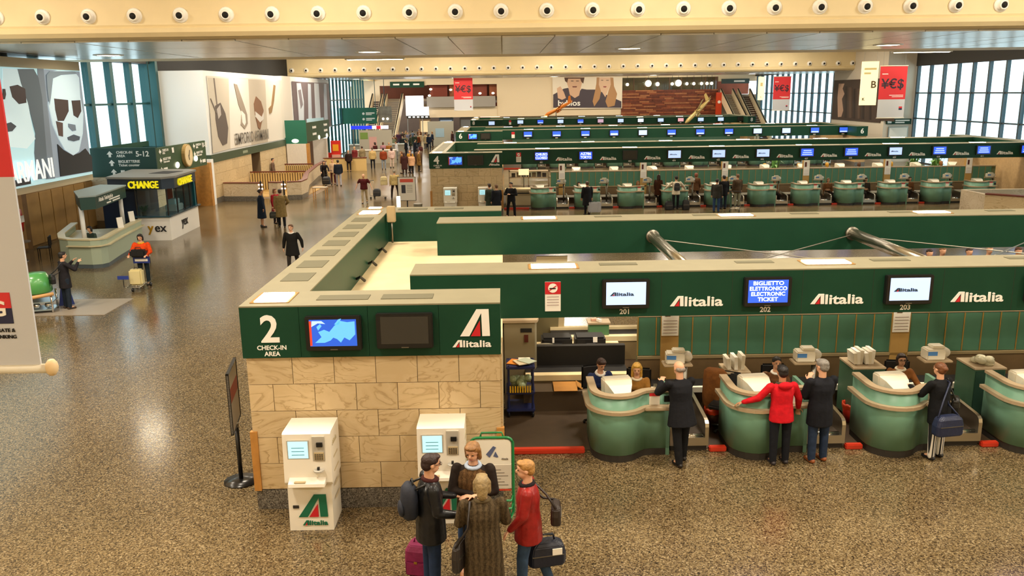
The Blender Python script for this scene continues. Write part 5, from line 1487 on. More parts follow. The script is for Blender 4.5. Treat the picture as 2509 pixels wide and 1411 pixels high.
for i, (x, r, k) in enumerate(gx):
    t = thing('globe_lamp', '%s glowing globe lamp from the left in the bar above the timber wall' % ORD[i], 'lamp', (x, 111.4, 6.75 + .1 * (r > .3)), 0, 'globe lamps of the bar')
    MB().ell((0, 0, 0), (r, r, r), None, 12, 8).build('globe', GL, t, True)
    MB().cyl((0, 0, r), (0, 0, ZH - 6.75 - .1 * (r > .3)), .02, n=5).build('cord', BLACK, t)
t = thing('red_column', 'orange red advertising column at the right end of the timber wall', 'column', (27.9, 110.9, 0))
MB().box(-.35, .35, -.2, .2, 0, 5.6).build('column_body', M('column_red', '#d2441e', .4), t)
MB().ell((0, -.22, 4.4), (.2, .03, .2), None, 12, 8).build('column_mark', WHITE_L, t)
# restaurant behind the grey parapet
for i in range(4):
    MB().box(-9.6 + i * 2.6, -7.3 + i * 2.6, 112.9, 113.0, 5.5, 7.0).build('panel', M('diner_red_%d' % (i % 2), ('#7a2c14', '#8f4a22')[i % 2], .5), bpy.data.objects['wall_far_1'])
for i, (x, z) in enumerate(((-9.4, 6.5), (-6.8, 6.4), (-3.0, 5.9), (-1.3, 5.9), (-9.6, 5.7))):
    t = thing('table_lamp', '%s warm lamp from the left behind the grey balcony parapet' % ORD[i], 'lamp', (x, 112.3, z), 0, 'warm lamps behind the balcony')
    MB().ell((0, 0, 0), (.2, .2, .14), None, 10, 6).build('shade', GL, t, True)
    MB().cyl((0, 0, -.5), (0, 0, -.1), .03, n=6).build('stem', BLACK, t)
# shops under the mezzanine
for i, (x, w, c) in enumerate(((-11.6, 1.6, '#d8b48a'), (-9.0, 2.0, '#8fa0b0'), (-6.2, 2.2, '#c9b59a'), (-3.4, 3.0, '#b0392a'), (.3, 2.2, '#6a5a48'))):
    t = thing('shop_front', ('shop front with a warm lit window under the mezzanine', 'shop front with a bluish window under the mezzanine', 'plain beige shop front under the mezzanine', 'red shop front with bright strip lamps under the mezzanine', 'dark shop front just left of island eight')[i], 'shop', (x, 118 + i * 1.5, 0), 0, 'shops under the mezzanine')
    MB().box(0, w, 0, .3, 0, 4.6).build('shop_wall', M('shop_' + c[1:], c, .6), t)
    MB().box(.2, w - .2, -.05, 0, .8, 2.3).build('shop_window', M('shop_win_%d' % i, ('#f2d6a0', '#c8d8e8', '#d8d0c0', '#3a1410', '#40342a')[i], .3, emit=(.8, .5, .1, 0, 0)[i]), t)
    MB().box(.1, w - .1, -.1, 0, 2.6, 3.0).build('shop_fascia', LAMP_SOFT if i == 3 else M('panel_dark'), t)
# glass balustrade of the desk before the escalator
t = thing('service_counter', 'white topped service counter before the left escalator', 'counter', (-15.4, 85.0, 0))
MB().box(0, 5.6, 0, .8, 0, 1.0).build('counter_body', M('counter_grey', '#a89f8c', .5), t)
MB().box(-.1, 5.7, -.1, .9, 1.0, 1.08).build('counter_top', WHITEW, t)
for k in range(4):
    MB().box(.1 + k * 1.4, 1.4 + k * 1.4, -.02, 0, 1.1, 1.6).build('glass_screen', GLASS, t)
t = thing('display_tower', 'red and yellow advertising tower near the crowd', 'stand', (-14.3, 72.5, 0))
MB().box(-.35, .35, -.25, .25, 0, .95).build('tower_base', M('tower_pink', '#d8a08c', .5), t)
MB().box(-.4, .4, -.2, .2, .95, 2.1).build('tower_board', M('tower_red', '#d0281c', .4), t)
MB().box(-.25, .25, -.22, -.2, 1.25, 1.8).build('tower_field', M('tower_yellow', '#e8a020', .4), t)
MB().box(-.75, -.4, -.15, .15, 0, 1.1).build('red_column', M('tower_red'), t)
t = thing('exhibition_screen', 'grey panel wall with pink poster behind the red tower', 'panel', (-13.3, 78.5, 0))
MB().box(0, 3.0, 0, .15, 0, 2.7).build('panel_board', M('panel_pale', '#b7b2a2', .5), t)
MB().box(.9, 1.6, -.02, 0, .4, 2.1).build('pink_poster', M('poster_pink', '#d8a8a0', .5), t)
MB().box(.1, .8, -.02, 0, 1.9, 2.5).build('green_poster', M('poster_green', '#7a9a4a', .5), t)
t = thing('service_counter', 'grey counter with clutter beside the queueing crowd', 'counter', (-12.9, 74.5, 0))
MB().box(0, 3.4, 0, .7, 0, 1.1).build('counter_body', M('counter_grey'), t)
MB().box(-.05, 3.45, -.05, .75, 1.1, 1.16).build('counter_top', WHITEW, t)
t = thing('ring_board', 'cylinder shaped brown waste bin left of island six', 'bin', (-7.4, 73.5, 0))
MB().lathe([(.3, 0), (.34, .9), (.28, 1.0)], n=14).build('bucket', M('bin_brown', '#5a4030', .5), t, True)
t = thing('exhibition_screen', 'grey panel with a pale blue notice left of island six', 'panel', (-8.8, 99.0, 0))
MB().box(0, 3.0, 0, .15, 0, 2.8).build('panel_board', M('panel_pale'), t)
MB().box(.9, 1.9, -.02, 0, 1.0, 2.0).build('notice', M('notice_blue', '#a8c4d4', .5), t)

# ------------------------------------------------------------------ aircraft sculptures
def aircraft(label, loc, rot, col, L):
    t = thing('aircraft_model', label, 'aircraft', loc)
    t.rotation_euler = rot
    m = M('aircraft_' + col[1:], col, .35, metal=.3)
    r = L * .055
    ring = lambda x, k: [(x, k * r * math.cos(2 * PI * i / 12), k * r * math.sin(2 * PI * i / 12)) for i in range(12)]
    MB().loft([ring(0, .1), ring(.04 * L, .6), ring(.12 * L, 1), ring(.7 * L, 1), ring(.88 * L, .6), ring(L, .15)]).build('fuselage', m, t, True)
    for s in (-1, 1):
        MB().prism([(.38 * L, 0), (.52 * L, 0), (.66 * L, s * .42 * L), (.60 * L, s * .42 * L)], -.012, .012, 'xy').build('wing', m, t)
        MB().prism([(.88 * L, 0), (.95 * L, 0), (L, s * .15 * L), (.96 * L, s * .15 * L)], .0, .015, 'xy').build('tailplane', m, t)
        MB().cyl((.42 * L, s * .14 * L, -.05 * L), (.54 * L, s * .14 * L, -.05 * L), .028 * L, n=10).build('engine', m, t, True)
    MB().prism([(.82 * L, 0), (.96 * L, 0), (1.04 * L, .2 * L), (.97 * L, .2 * L)], -.012, .012, 'xz').build('tail_fin', m, t)
    return t
aircraft('tan model aircraft tilted tail up above the gantry of island six', (15.6, 73.2, 3.12), (R(-40), R(-40), R(20)), '#a8925a', 3.2)
aircraft('orange model aircraft tilted before the far wall poster', (4.9, 102.0, 3.15), (R(-20), R(-26), R(10)), '#c8701c', 3.8)
t = thing('model_stand', 'small stand under the orange model aircraft', 'stand', (6.3, 102.2, 3.03))
MB().cyl((0, 0, 0), (0, 0, .62), .04, n=6).build('post', DARK, t)
MB().lathe([(.2, 0), (.16, .05)], n=10).build('base', DARK, t)
# ------------------------------------------------------------------ people
PENDING = []
def vox(mb, name, mat, parent, size, smooth=3):
    """Raw closed shells, grown into one continuous surface by a voxel remesh (applied for all at once at the end)."""
    me = mb.mesh(name); me.materials.append(mat)
    o = link(name, me, parent)
    m = o.modifiers.new('remesh', 'REMESH'); m.mode = 'VOXEL'; m.voxel_size = size; m.use_smooth_shade = True
    if smooth:
        s = o.modifiers.new('smooth', 'SMOOTH'); s.factor = .5; s.iterations = smooth
    PENDING.append((o, mat))
    return o

def tweed(col):
    n = 'tweed_' + col[1:]
    if n in MATS: return MATS[n]
    m = M(n, col, .95, spec=.15, bump=.5, bscale=90)
    nt = m.node_tree; b = nt.nodes['Principled BSDF']
    tc = nt.nodes.new('ShaderNodeTexCoord'); mp = nt.nodes.new('ShaderNodeMapping'); mp.inputs['Scale'].default_value = (1, 1, .35)
    nt.links.new(tc.outputs['Object'], mp.inputs['Vector'])
    no = nt.nodes.new('ShaderNodeTexNoise'); no.inputs['Scale'].default_value = 75; no.inputs['Detail'].default_value = 5
    nt.links.new(mp.outputs['Vector'], no.inputs['Vector'])
    w = nt.nodes.new('ShaderNodeTexWave'); w.bands_direction = 'X'; w.inputs['Scale'].default_value = 5.5; w.inputs['Distortion'].default_value = 2
    nt.links.new(tc.outputs['Object'], w.inputs['Vector'])
    mx = nt.nodes.new('ShaderNodeMath'); mx.operation = 'MULTIPLY_ADD'; mx.inputs[1].default_value = .25
    nt.links.new(w.outputs['Fac'], mx.inputs[0]); nt.links.new(no.outputs['Fac'], mx.inputs[2])
    r = nt.nodes.new('ShaderNodeValToRGB'); c = lin(col)
    r.color_ramp.elements[0].position = .42; r.color_ramp.elements[0].color = tuple(v * .55 for v in c[:3]) + (1,)
    r.color_ramp.elements[1].position = .82; r.color_ramp.elements[1].color = tuple(min(1, v * 1.5) for v in c[:3]) + (1,)
    nt.links.new(mx.outputs[0], r.inputs['Fac']); nt.links.new(r.outputs['Color'], b.inputs['Base Color'])
    return m

SKIN = {'fair': '#d9a583', 'tan': '#b98560', 'pale': '#e3b79a'}
def V(*a): return Vector(a)

def person(label, loc, face, h=1.7, pose='stand', lod=2, skin='fair', hair='#3a281c', hairstyle='short', top='#222228', top_len=.80, bottom='#23252c', skirt=None,
           shoes='#1b1715', lean=0.0, arms=None, legs=None, head=(0, 0), coat=None, sleeves=True, gloss=0.0, seat=None, bulk=1.0, extras=(), group=None, collar=None, glasses=False, vest=None, fabric=None):
    """face: compass angle in degrees the person looks at (0 = away from the camera, 180 = at the camera, 90 = to the left).
    arms = ((upper dir, fore dir) right, left) in the body frame x right, y forward, z up."""
    t = thing('person', label, 'person', loc, R(face), group)
    s = h / 1.75
    FX, FY = (1.12, 1.16) if seat is None else (1.06, 1.06)
    t.scale = (FX, FY, 1.0)
    vs = {0: .010, 1: .014, 2: .022, 3: .032}[lod]
    vs *= 1.0
    skm = M('skin_' + skin, SKIN[skin], .5, var=.05, vscale=10)
    topm = tweed(top) if fabric == 'tweed' else cloth(top, .45 if gloss else .85, gloss); botm = cloth(bottom or '#222222'); shm = M('shoe_' + shoes[1:], shoes, .4)
    hipz = .93
    if legs is None:
        legs = (((.02, .02, -1), (.0, -.02, -1)), ((-.02, -.02, -1), (0, -.02, -1)))
    # legs first, to find how high the pelvis rides
    TH, SH = .44, .42
    def leg(side, dirs):
        hp = V(side * .095, 0, 0)
        d0 = V(*dirs[0]).normalized(); d1 = V(*dirs[1]).normalized()
        kn = hp + d0 * TH; an = kn + d1 * SH
        return hp, kn, an
    L = [leg(1, legs[0]), leg(-1, legs[1])]
    low = min(L[0][2].z, L[1][2].z)
    base = V(0, 0, (-low + .085) if seat is None else seat / s)
    L = [tuple(p + base for p in q) for q in L]
    pel = base + V(0, 0, .02)
    Rl = Matrix.Rotation(R(-lean), 3, 'X')          # bend forward
    up = lambda x, y, z: pel + Rl @ V(x, y, z)
    neck = up(0, 0, .52); hd = neck + Matrix.Rotation(R(-lean * .5), 3, 'X') @ V(0, .025, .165)
    Rh = Matrix.Rotation(R(head[0]), 3, 'Z') @ Matrix.Rotation(R(head[1]) - R(lean * .5), 3, 'X')
    if arms is None:
        arms = (((.14, .02, -1), (.06, .18, -1)), ((-.14, .02, -1), (-.06, .18, -1)))
    A = []
    for side, ad in ((1, arms[0]), (-1, arms[1])):
        sh = up(side * .175 * bulk, 0, .455)
        d0 = V(*ad[0]).normalized(); d1 = V(*ad[1]).normalized()
        el = sh + d0 * .285; wr = el + d1 * .25
        A.append((sh, el, wr, d1))
    sc = lambda p: p * s
    def CAP(mb, a, ra, b, rb, n=10, fx=1, fy=1): mb.cap(sc(a), ra * s, sc(b), rb * s, n, fx, fy)
    def ring(cx, rx, ry, z, n=16, tilt=True, y=0):
        return [sc(up(cx + rx * math.cos(2 * PI * i / n), y + ry * math.sin(2 * PI * i / n), z)) for i in range(n)]
    # ---- body: one continuous skin
    b = MB()
    b.loft([ring(0, .10, .07, -.10), ring(0, .15, .10, -.02), ring(0, .125, .085, .16), ring(0, .14, .095, .32), ring(0, .14, .08, .44), ring(0, .06, .055, .50)])
    CAP(b, neck - V(0, 0, .06), .056, hd - V(0, .02, .04), .052)
    b.ell(sc(hd + Rh @ V(0, -.005, .03)), (.074 * s, .092 * s, .092 * s), Rh, 14, 10)
    b.ell(sc(hd + Rh @ V(0, .022, -.045)), (.057 * s, .066 * s, .072 * s), Rh, 12, 8)
    b.ell(sc(hd + Rh @ V(0, .095, -.012)), (.013 * s, .02 * s, .024 * s), Rh, 8, 6)
    for sd in (-1, 1):
        b.ell(sc(hd + Rh @ V(sd * .076, -.005, -.005)), (.010 * s, .02 * s, .03 * s), Rh, 8, 6)
    for (hp, kn, an) in L:
        CAP(b, hp, .07, kn, .05); CAP(b, kn, .05, an, .035)
        CAP(b, an, .035, an + V(0, .1, -.04), .03)
    for (sh, el, wr, d1), sd in zip(A, (1, -1)):
        CAP(b, sh, .045, el, .036); CAP(b, el, .036, wr, .025)
        q = d1.to_track_quat('Z', 'Y')
        pc = wr + d1 * .055
        if lod <= 1:
            b.ell(sc(pc), (.040 * s, .018 * s, .056 * s), q.to_matrix(), 10, 8)
            for k, (o_, ln) in enumerate(((-.029, .058), (-.010, .070), (.010, .066), (.028, .052))):
                k0 = wr + d1 * .095 + q @ V(o_, 0, 0)
                k1 = k0 + (q @ V(o_ * .25, -.016, ln * .6)); k2 = k1 + (q @ V(0, -.026, ln * .35))
                CAP(b, k0, .0098, k1, .009, 6); CAP(b, k1, .009, k2, .008, 6)
            th0 = wr + d1 * .03 + q @ V(sd * -.034, 0, 0); th1 = th0 + q @ V(sd * -.030, -.012, .038); th2 = th1 + q @ V(sd * -.004, -.012, .028)
            CAP(b, th0, .012, th1, .0105, 6); CAP(b, th1, .0105, th2, .009, 6)
        else:
            b.ell(sc(pc), (.036 * s, .02 * s, .06 * s), q.to_matrix(), 8, 6)
            CAP(b, wr + d1 * .09, .024, wr + d1 * .14 + q @ V(0, -.02, 0), .016, 6)
            CAP(b, wr + d1 * .03 + q @ V(sd * -.03, 0, 0), .013, wr + d1 * .075 + q @ V(sd * -.055, -.01, 0), .011, 6)
    vox(b, 'body', skm, t, vs if lod < 2 else vs * .8, 2)
    # ---- upper garment
    g = MB(); k = bulk
    hem = (coat if coat is not None else top_len)         # height of the hem above the ground (fraction of standing 1.75)
    hz = hem - pel.z
    if seat is not None: hz = max(hz, -.1)
    rings = []
    if coat is not None and seat is None:
        rings += [ring(0, .215 * k, .165 * k, hz), ring(0, .20 * k, .15 * k, hz * .6), ring(0, .18 * k, .135 * k, -.02)]
    else:
        rings += [ring(0, .182 * k, .15 * k, hz), ring(0, .176 * k, .14 * k, max(hz + .08, -.02))]
    rings += [ring(0, .158 * k, .118 * k, .17), ring(0, .172 * k, .125 * k, .32), ring(0, .178 * k, .105 * k, .42), ring(0, .13 * k, .085, .475), ring(0, .072, .066, .515)]
    g.loft(rings)
    if sleeves:
        for (sh, el, wr, d1) in A:
            CAP(g, sh, .062 * k, el, .056 * k); CAP(g, el, .056 * k, wr - d1 * .01, .042)
    else:
        for (sh, el, wr, d1) in A:
            CAP(g, sh, .066 * k, sh + (el - sh) * .7, .058 * k)
    if 'hood' in extras:
        g.ell(sc(up(0, -.11, .49)), (.12 * s, .06 * s, .07 * s), None, 12, 8)
    if vest:
        gv = MB(); kk = k * 1.07
        gv.loft([ring(0, .184 * kk, .145 * kk, hz + .02), ring(0, .165 * kk, .125 * kk, .17), ring(0, .174 * kk, .13 * kk, .32), ring(0, .155 * kk, .108 * kk, .43), ring(0, .10 * kk, .085, .485)])
        vox(gv, 'vest', tweed(vest), t, vs * 1.1, 2)
    vox(g, 'jacket' if coat is None else 'coat', topm, t, vs * 1.15, 3)
    if collar:
        c = MB(); c.tube([sc(up(.075 * math.cos(2 * PI * i / 12), .07 * math.sin(2 * PI * i / 12) + .01, .50 + .012 * math.cos(2 * PI * i / 12 + 1.5))) for i in range(12)], .026 * s, 6, True)
        c.build('collar', cloth(collar), t, True)
    # ---- lower garment
    if skirt is not None:
        g = MB(); zz = skirt - pel.z
        g.loft([ring(0, .21, .17, zz), ring(0, .18, .14, zz * .5), ring(0, .15, .11, .08)])
        vox(g, 'skirt', botm, t, vs * 1.2, 3)
    elif bottom is not None:
        g = MB()
        g.loft([ring(0, .12, .09, -.11), ring(0, .165, .12, -.04), ring(0, .15, .108, .10)])
        for (hp, kn, an) in L:
            d = (an - kn).normalized()
            CAP(g, hp, .090, kn, .068); CAP(g, kn, .068, an + d * .02, .056)
        vox(g, 'trousers', botm, t, vs * 1.15, 3)
    # ---- shoes
    for (hp, kn, an), dirs in zip(L, legs):
        m = MB()
        f = V(0, 1, 0)
        a0 = an + V(0, -.03, -.045); a1 = an + V(0, .13, -.055)
        m.cap(sc(a0), .042 * s, sc(a1), .036 * s, 10); m.cap(sc(an + V(0, 0, .01)), .042 * s, sc(a0), .04 * s, 8)
        m.v = [(x, y, max(z, 0.0) if seat is None else z) for x, y, z in m.v]
        m.build('shoe', shm, t, True)
    # ---- hair and face
    hm = M('hair_' + hair[1:], hair, .55, bump=.5, bscale=40, var=.25, vscale=30)
    g = MB()
    H = lambda x, y, z: sc(hd + Rh @ V(x, y, z))
    if hairstyle != 'bald':
        g.ell(H(0, -.016, .05), (.084 * s, .094 * s, .082 * s), Rh, 14, 10)
        g.ell(H(0, -.045, -.0), (.078 * s, .062 * s, .085 * s), Rh, 12, 8)
        if hairstyle == 'long':
            for sd in (-1, 1):
                g.cap(H(sd * .068, -.01, .03), .034 * s, H(sd * .075, .0, -.16), .032 * s, 8)
            g.cap(H(0, -.06, .02), .07 * s, H(0, -.075, -.2), .06 * s, 10)
        if hairstyle == 'bob':
            for sd in (-1, 1):
                g.cap(H(sd * .066, -.012, .04), .034 * s, H(sd * .070, -.002, -.085), .03 * s, 8)
            g.cap(H(0, -.06, .02), .066 * s, H(0, -.065, -.11), .058 * s, 10)
        if hairstyle == 'bun':
            g.ell(H(0, -.10, .03), (.045 * s, .045 * s, .045 * s), None, 8, 6)
        if hairstyle in ('bob', 'long', 'short'):
            g.ell(H(0, .045, .096), (.068 * s, .045 * s, .026 * s), Rh, 10, 6)
    else:
        g.ell(H(0, -.045, .0), (.080 * s, .06 * s, .055 * s), Rh, 12, 8)
    vox(g, 'hair', hm, t, vs, 2)
    if lod <= 1:
        for sd in (-1, 1):
            m = MB(); m.ell(H(sd * .030, .080, .012), (.012 * s, .008 * s, .006 * s), Rh, 8, 6); m.build('eye', M('eye_dark', '#1f1712', .3), t, True)
            m = MB(); m.ell(H(sd * .031, .083, .031), (.019 * s, .006 * s, .005 * s), Rh, 8, 6); m.build('eyebrow', hm, t, True)
        m = MB(); m.ell(H(0, .083, -.058), (.022 * s, .007 * s, .007 * s), Rh, 8, 6); m.build('mouth', M('lips', '#a05a4c', .4), t, True)
        if glasses:
            m = MB()
            for sd in (-1, 1):
                m.tube([H(sd * .032 + .022 * math.cos(2 * PI * i / 12), .098, .012 + .017 * math.sin(2 * PI * i / 12)) for i in range(12)], .0028 * s, 5, True)
                m.tube([H(sd * .054, .096, .014), H(sd * .080, 0, .012)], .0026 * s, 5)
            m.tube([H(-.01, .099, .015), H(.01, .099, .015)], .0028 * s, 5)
            m.build('spectacles', BLACK, t, True)
    # anchor points in world space for things held
    Rz = Matrix.Rotation(R(face), 3, 'Z')
    W = lambda p: Vector(loc) + Rz @ Vector((p.x * s * FX, p.y * s * FY, p.z * s))
    return {'root': t, 'rh': W(A[0][2] + A[0][3] * .08), 'lh': W(A[1][2] + A[1][3] * .08), 'rs': W(A[0][0]), 'ls': W(A[1][0]), 'hip': W(pel), 'W': W, 'up': lambda x, y, z: W(up(x, y, z))}

def flush_people():
    dg = bpy.context.evaluated_depsgraph_get()
    done = []
    for o, mat in PENDING:
        me = bpy.data.meshes.new_from_object(o.evaluated_get(dg))
        done.append((o, me, mat))
    for o, me, mat in done:
        old = o.data
        o.modifiers.clear(); o.data = me
        me.materials.clear(); me.materials.append(mat)
        me.polygons.foreach_set('use_smooth', [True] * len(me.polygons))
        bpy.data.meshes.remove(old)

def bag(name, label, cat, loc, size, col, rz=0, handle=True, strap_to=None, mat=None, round_=.04, group=None):
    t = thing(name, label, cat, loc, rz, group)
    w, d, h = size
    m = mat or M('leather_' + col[1:], col, .45, var=.12, vscale=12, bump=.3, bscale=20)
    k = MB()
    k.loft([[(a * w / 2 * f, b * d / 2 * f, z) for a, b in ((-1, -.6), (-.8, -1), (.8, -1), (1, -.6), (1, .6), (.8, 1), (-.8, 1), (-1, .6))] for z, f in ((0, .93), (h * .08, 1.0), (h * .5, 1.02), (h * .85, .9), (h, .6))])
    k.build('bag_body', m, t, bevel=min(.01, d * .1))
    if handle:
        MB().tube([(-w * .25, 0, h * .92), (-w * .18, 0, h * 1.25), (w * .18, 0, h * 1.25), (w * .25, 0, h * .92)], .012, 6).build('handle', m, t, True)
    MB().box(-w * .42, w * .42, -d * .5 * 1.02 - .006, -d * .5 * .98, h * .5, h * .53).build('zip', STEEL_D, t)
    if strap_to is not None:
        Ri = Matrix.Rotation(-rz, 3, 'Z')
        q = [Ri @ (Vector(p) - Vector(loc)) for p in strap_to]
        MB().tube([(-w * .4, 0, h * .9)] + q + [(w * .4, 0, h * .9)], .014, 6).build('strap', m, t, True)
    return t
# --- the four travellers in front
P = person('person in a black leather jacket and jeans with a dark backpack', (-.93, 9.02, 0), -72, 1.73, lod=0, hair='#2a1512', top='#17181b', top_len=.70, bottom='#22324f', gloss=.25, bulk=1.08, glasses=True,
           arms=(((.16, .10, -1), (.05, .95, -.25)), ((-.12, .22, -1), (.25, .9, -.15))), head=(4, -8), collar='#3a1512')
p = P['up'](0, -.16, .06)
t = thing('backpack', 'dark navy backpack on the back of the leather jacketed traveller', 'backpack', p, R(-72))
k = MB(); k.loft([[(.14 * f * math.cos(2 * PI * i / 14), -.06 + .10 * f * math.sin(2 * PI * i / 14), z) for i in range(14)] for z, f in ((0, .8), (.04, 1.0), (.22, 1.05), (.36, .9), (.42, .5))])
k.build('pack_body', M('pack_navy', '#1c2230', .7, bump=.3, bscale=20), t, True)
MB().ell((0, -.16, .12), (.10, .04, .10), None, 10, 8).build('front_pocket', M('pack_navy'), t, True)
MB().tube([(-.06, -.02, .42), (0, -.02, .47), (.06, -.02, .42)], .012, 6).build('grab_loop', BLACK, t, True)
for sx in (-.10, .10):
    MB().tube([(sx, .0, .38), (sx, .14, .42), (sx * 1.1, .28, .32), (sx, .25, .1), (sx, .06, .04)], .014, 6).build('shoulder_strap', BLACK, t, True)

P = person('young person in a brown jacket with folded arms facing the camera', (-.43, 9.42, 0), 176, 1.71, lod=0, hair='#8a6234', hairstyle='bob', top='#231a14', vest='#5a4228', top_len=.76, bottom='#31486e', shoes='#c98a5a', bulk=1.05,
           arms=(((.16, .16, -.9), (-.95, .42, .06)), ((-.16, .16, -.9), (.95, .46, .02))), head=(-14, -16), collar='#a9b8cc', legs=(((.06, .1, -1), (.02, -.04, -1)), ((-.04, -.04, -1), (0, -.05, -1))))
P = person('person in a long brown tweed coat seen from behind', (-.30, 8.62, 0), 6, 1.64, lod=0, hair='#8f7a52', hairstyle='bob', top='#4a3e2c', fabric='tweed', coat=.22, bottom='#2b2a2a', bulk=1.12, skin='pale',
           arms=(((.22, .2, -1), (-.25, .8, .05)), ((-.2, .22, -1), (.2, .75, .1))), head=(-4, -4), collar='#54472f')
t = bag('shoulder_bag', 'dark flat shoulder bag at the left hip of the tweed coat', 'bag', P['up'](-.26, -.02, -.36), (.30, .10, .34), '#2b2522', R(70), handle=False, strap_to=[P['up'](-.17, -.10, .2), P['up'](-.14, -.06, .52), P['up'](-.10, .12, .40), P['up'](-.2, .12, .1)])
P = person('person in a red leather jacket and jeans facing left', (.22, 9.02, 0), 86, 1.64, lod=0, hair='#a5793f', top='#8e1f1c', top_len=.70, bottom='#31455e', gloss=.2, bulk=1.06,
           arms=(((.12, -.05, -1), (.0, .15, -1)), ((-.12, .15, -1), (.1, .55, -.75))), head=(6, -4), collar='#1a1416', legs=(((.02, -.22, -1), (0, -.3, -1)), ((-.02, .14, -1), (0, .02, -1))))
t = bag('handbag', 'black handbag hanging behind the red jacket', 'handbag', P['up'](.02, -.30, -.02), (.30, .12, .24), '#241812', R(86), handle=False, strap_to=[P['up'](.0, -.2, .35), P['up'](.13, -.02, .50), P['up'](.12, .03, .44), P['up'](.1, -.16, .25)])
t = bag('travel_bag', 'large navy travel bag beside the red jacketed traveller', 'bag', (.43, 9.12, .28), (.46, .24, .30), '#151a2a', R(12))
MB().box(.05, .17, -.132, -.120, .16, .24).build('white_label', PAPER, t)
for sx in (-.10, .10):
    MB().tube([(sx, 0, .28), (sx, 0, .36), (-.14, -.05, .42), (sx - .02, 0, .36)], .01, 5).build('carry_strap', BLACK, t, True)
t = thing('rolling_bag', 'magenta rolling bag on the floor beside the leather jacket', 'bag', (-1.12, 9.35, 0), R(-12))
MG = M('bag_magenta', '#7a1648', .55, bump=.35, bscale=18, var=.12)
k = MB(); k.loft([[(.15 * f * a, .13 * f * b, z) for a, b in ((-1, -.7), (-.75, -1), (.75, -1), (1, -.7), (1, .7), (.75, 1), (-.75, 1), (-1, .7))] for z, f in ((.05, .95), (.08, 1.03), (.24, 1.05), (.38, 1.0), (.45, .75))])
k.build('bag_body', MG, t, bevel=.012)
MB().box(-.13, .13, -.155, -.135, .08, .26).build('front_pocket', MG, t, bevel=.01)
MB().tube([(-.06, 0, .44), (-.05, 0, .5), (.05, 0, .5), (.06, 0, .44)], .012, 6).build('handle', MG, t, True)
MB().box(-.02, .02, -.16, -.155, .24, .27).build('buckle', M('brass', '#b48a3a', .35, metal=.8), t)
for sx in (-.11, .11):
    MB().cyl((sx - .02, .1, .035), (sx + .02, .1, .035), .035, n=10).build('wheel', BLACK, t)

# --- at the counters of island two
LEANARM = (((.2, .62, -.75), (-.75, .55, .12)), ((-.2, .66, -.72), (.55, .55, .35)))
P = person('balding man in a black suit leaning on the first counter', (2.74, 12.44, 0), 22, 1.66, lod=0, hair='#8d8278', hairstyle='bald', top='#121318', coat=.70, bottom='#121316', lean=7, arms=LEANARM, bulk=1.1, legs=(((.03, .12, -1), (0, .05, -1)), ((-.0, -.12, -1), (0, -.16, -1))))
P = person('boy in a bright red hooded top at the second counter', (4.30, 12.36, 0), 6, 1.60, lod=0, hair='#17120f', top='#c3121f', top_len=.80, bottom='#15171e', extras=('hood',), bulk=1.05, lean=3, skin='tan', shoes='#2a2428',
           arms=(((.4, .15, -.9), (.2, .4, -.85)), ((-.55, .2, -.8), (-.75, .45, -.42))), collar='#4a4438')
P = person('grey haired man in a dark jacket and jeans at the second counter', (4.93, 12.42, 0), 14, 1.68, lod=0, hair='#7f7a72', top='#14161d', top_len=.66, bottom='#24324a', shoes='#8a4a20', bulk=1.08, head=(14, -6),
           arms=(((.12, .35, -1), (-.6, .7, -.1)), ((-.1, .3, -.9), (.45, .3, .9))))
P = person('person in black with black and white striped trousers at the third counter', (6.85, 12.47, 0), 24, 1.57, lod=0, hair='#6b3f1e', hairstyle='bun', top='#0e0f12', top_len=.68, bottom='#e0dcd4', shoes='#17161a', bulk=1.06, lean=4,
           arms=(((.14, .2, -1), (-.1, .7, .1)), ((-.1, .5, -.85), (.1, .85, .25))))
# stripes of the trousers
STR = bpy.data.materials.new('striped_cloth'); STR.use_nodes = True
_nt = STR.node_tree; _b = _nt.nodes['Principled BSDF']; _tc = _nt.nodes.new('ShaderNodeTexCoord')
_w = _nt.nodes.new('ShaderNodeTexWave'); _w.bands_direction = 'X'; _w.inputs['Scale'].default_value = 10.5
_r = _nt.nodes.new('ShaderNodeValToRGB'); _r.color_ramp.interpolation = 'CONSTANT'
_r.color_ramp.elements[0].color = lin('#16161a'); _r.color_ramp.elements[1].position = .5; _r.color_ramp.elements[1].color = lin('#e6e2da')
_nt.links.new(_tc.outputs['Object'], _w.inputs['Vector']); _nt.links.new(_w.outputs['Fac'], _r.inputs['Fac']); _nt.links.new(_r.outputs['Color'], _b.inputs['Base Color'])
_b.inputs['Roughness'].default_value = .8
for i, (o, m) in enumerate(PENDING):
    if o.name.startswith('trousers') and o.parent == P['root']:
        PENDING[i] = (o, STR)
bag('travel_bag', 'large navy bag slung at the hip of the striped trousers', 'bag', P['up'](-.16, -.26, -.38), (.46, .2, .32), '#1b2440', R(10), handle=False, strap_to=[P['up'](-.12, -.16, .2), P['up'](.06, -.12, .47), P['up'](.1, .0, .50), P['up'](.02, -.13, .1)])
bag('handbag', 'black handbag on the right side of the striped trousers', 'handbag', P['up'](.26, -.06, -.16), (.24, .12, .3), '#15140f', R(60), handle=False, strap_to=[P['up'](.2, -.04, .3), P['up'](.14, -.02, .50), P['up'](.16, .05, .46), P['up'](.22, .02, .2)])

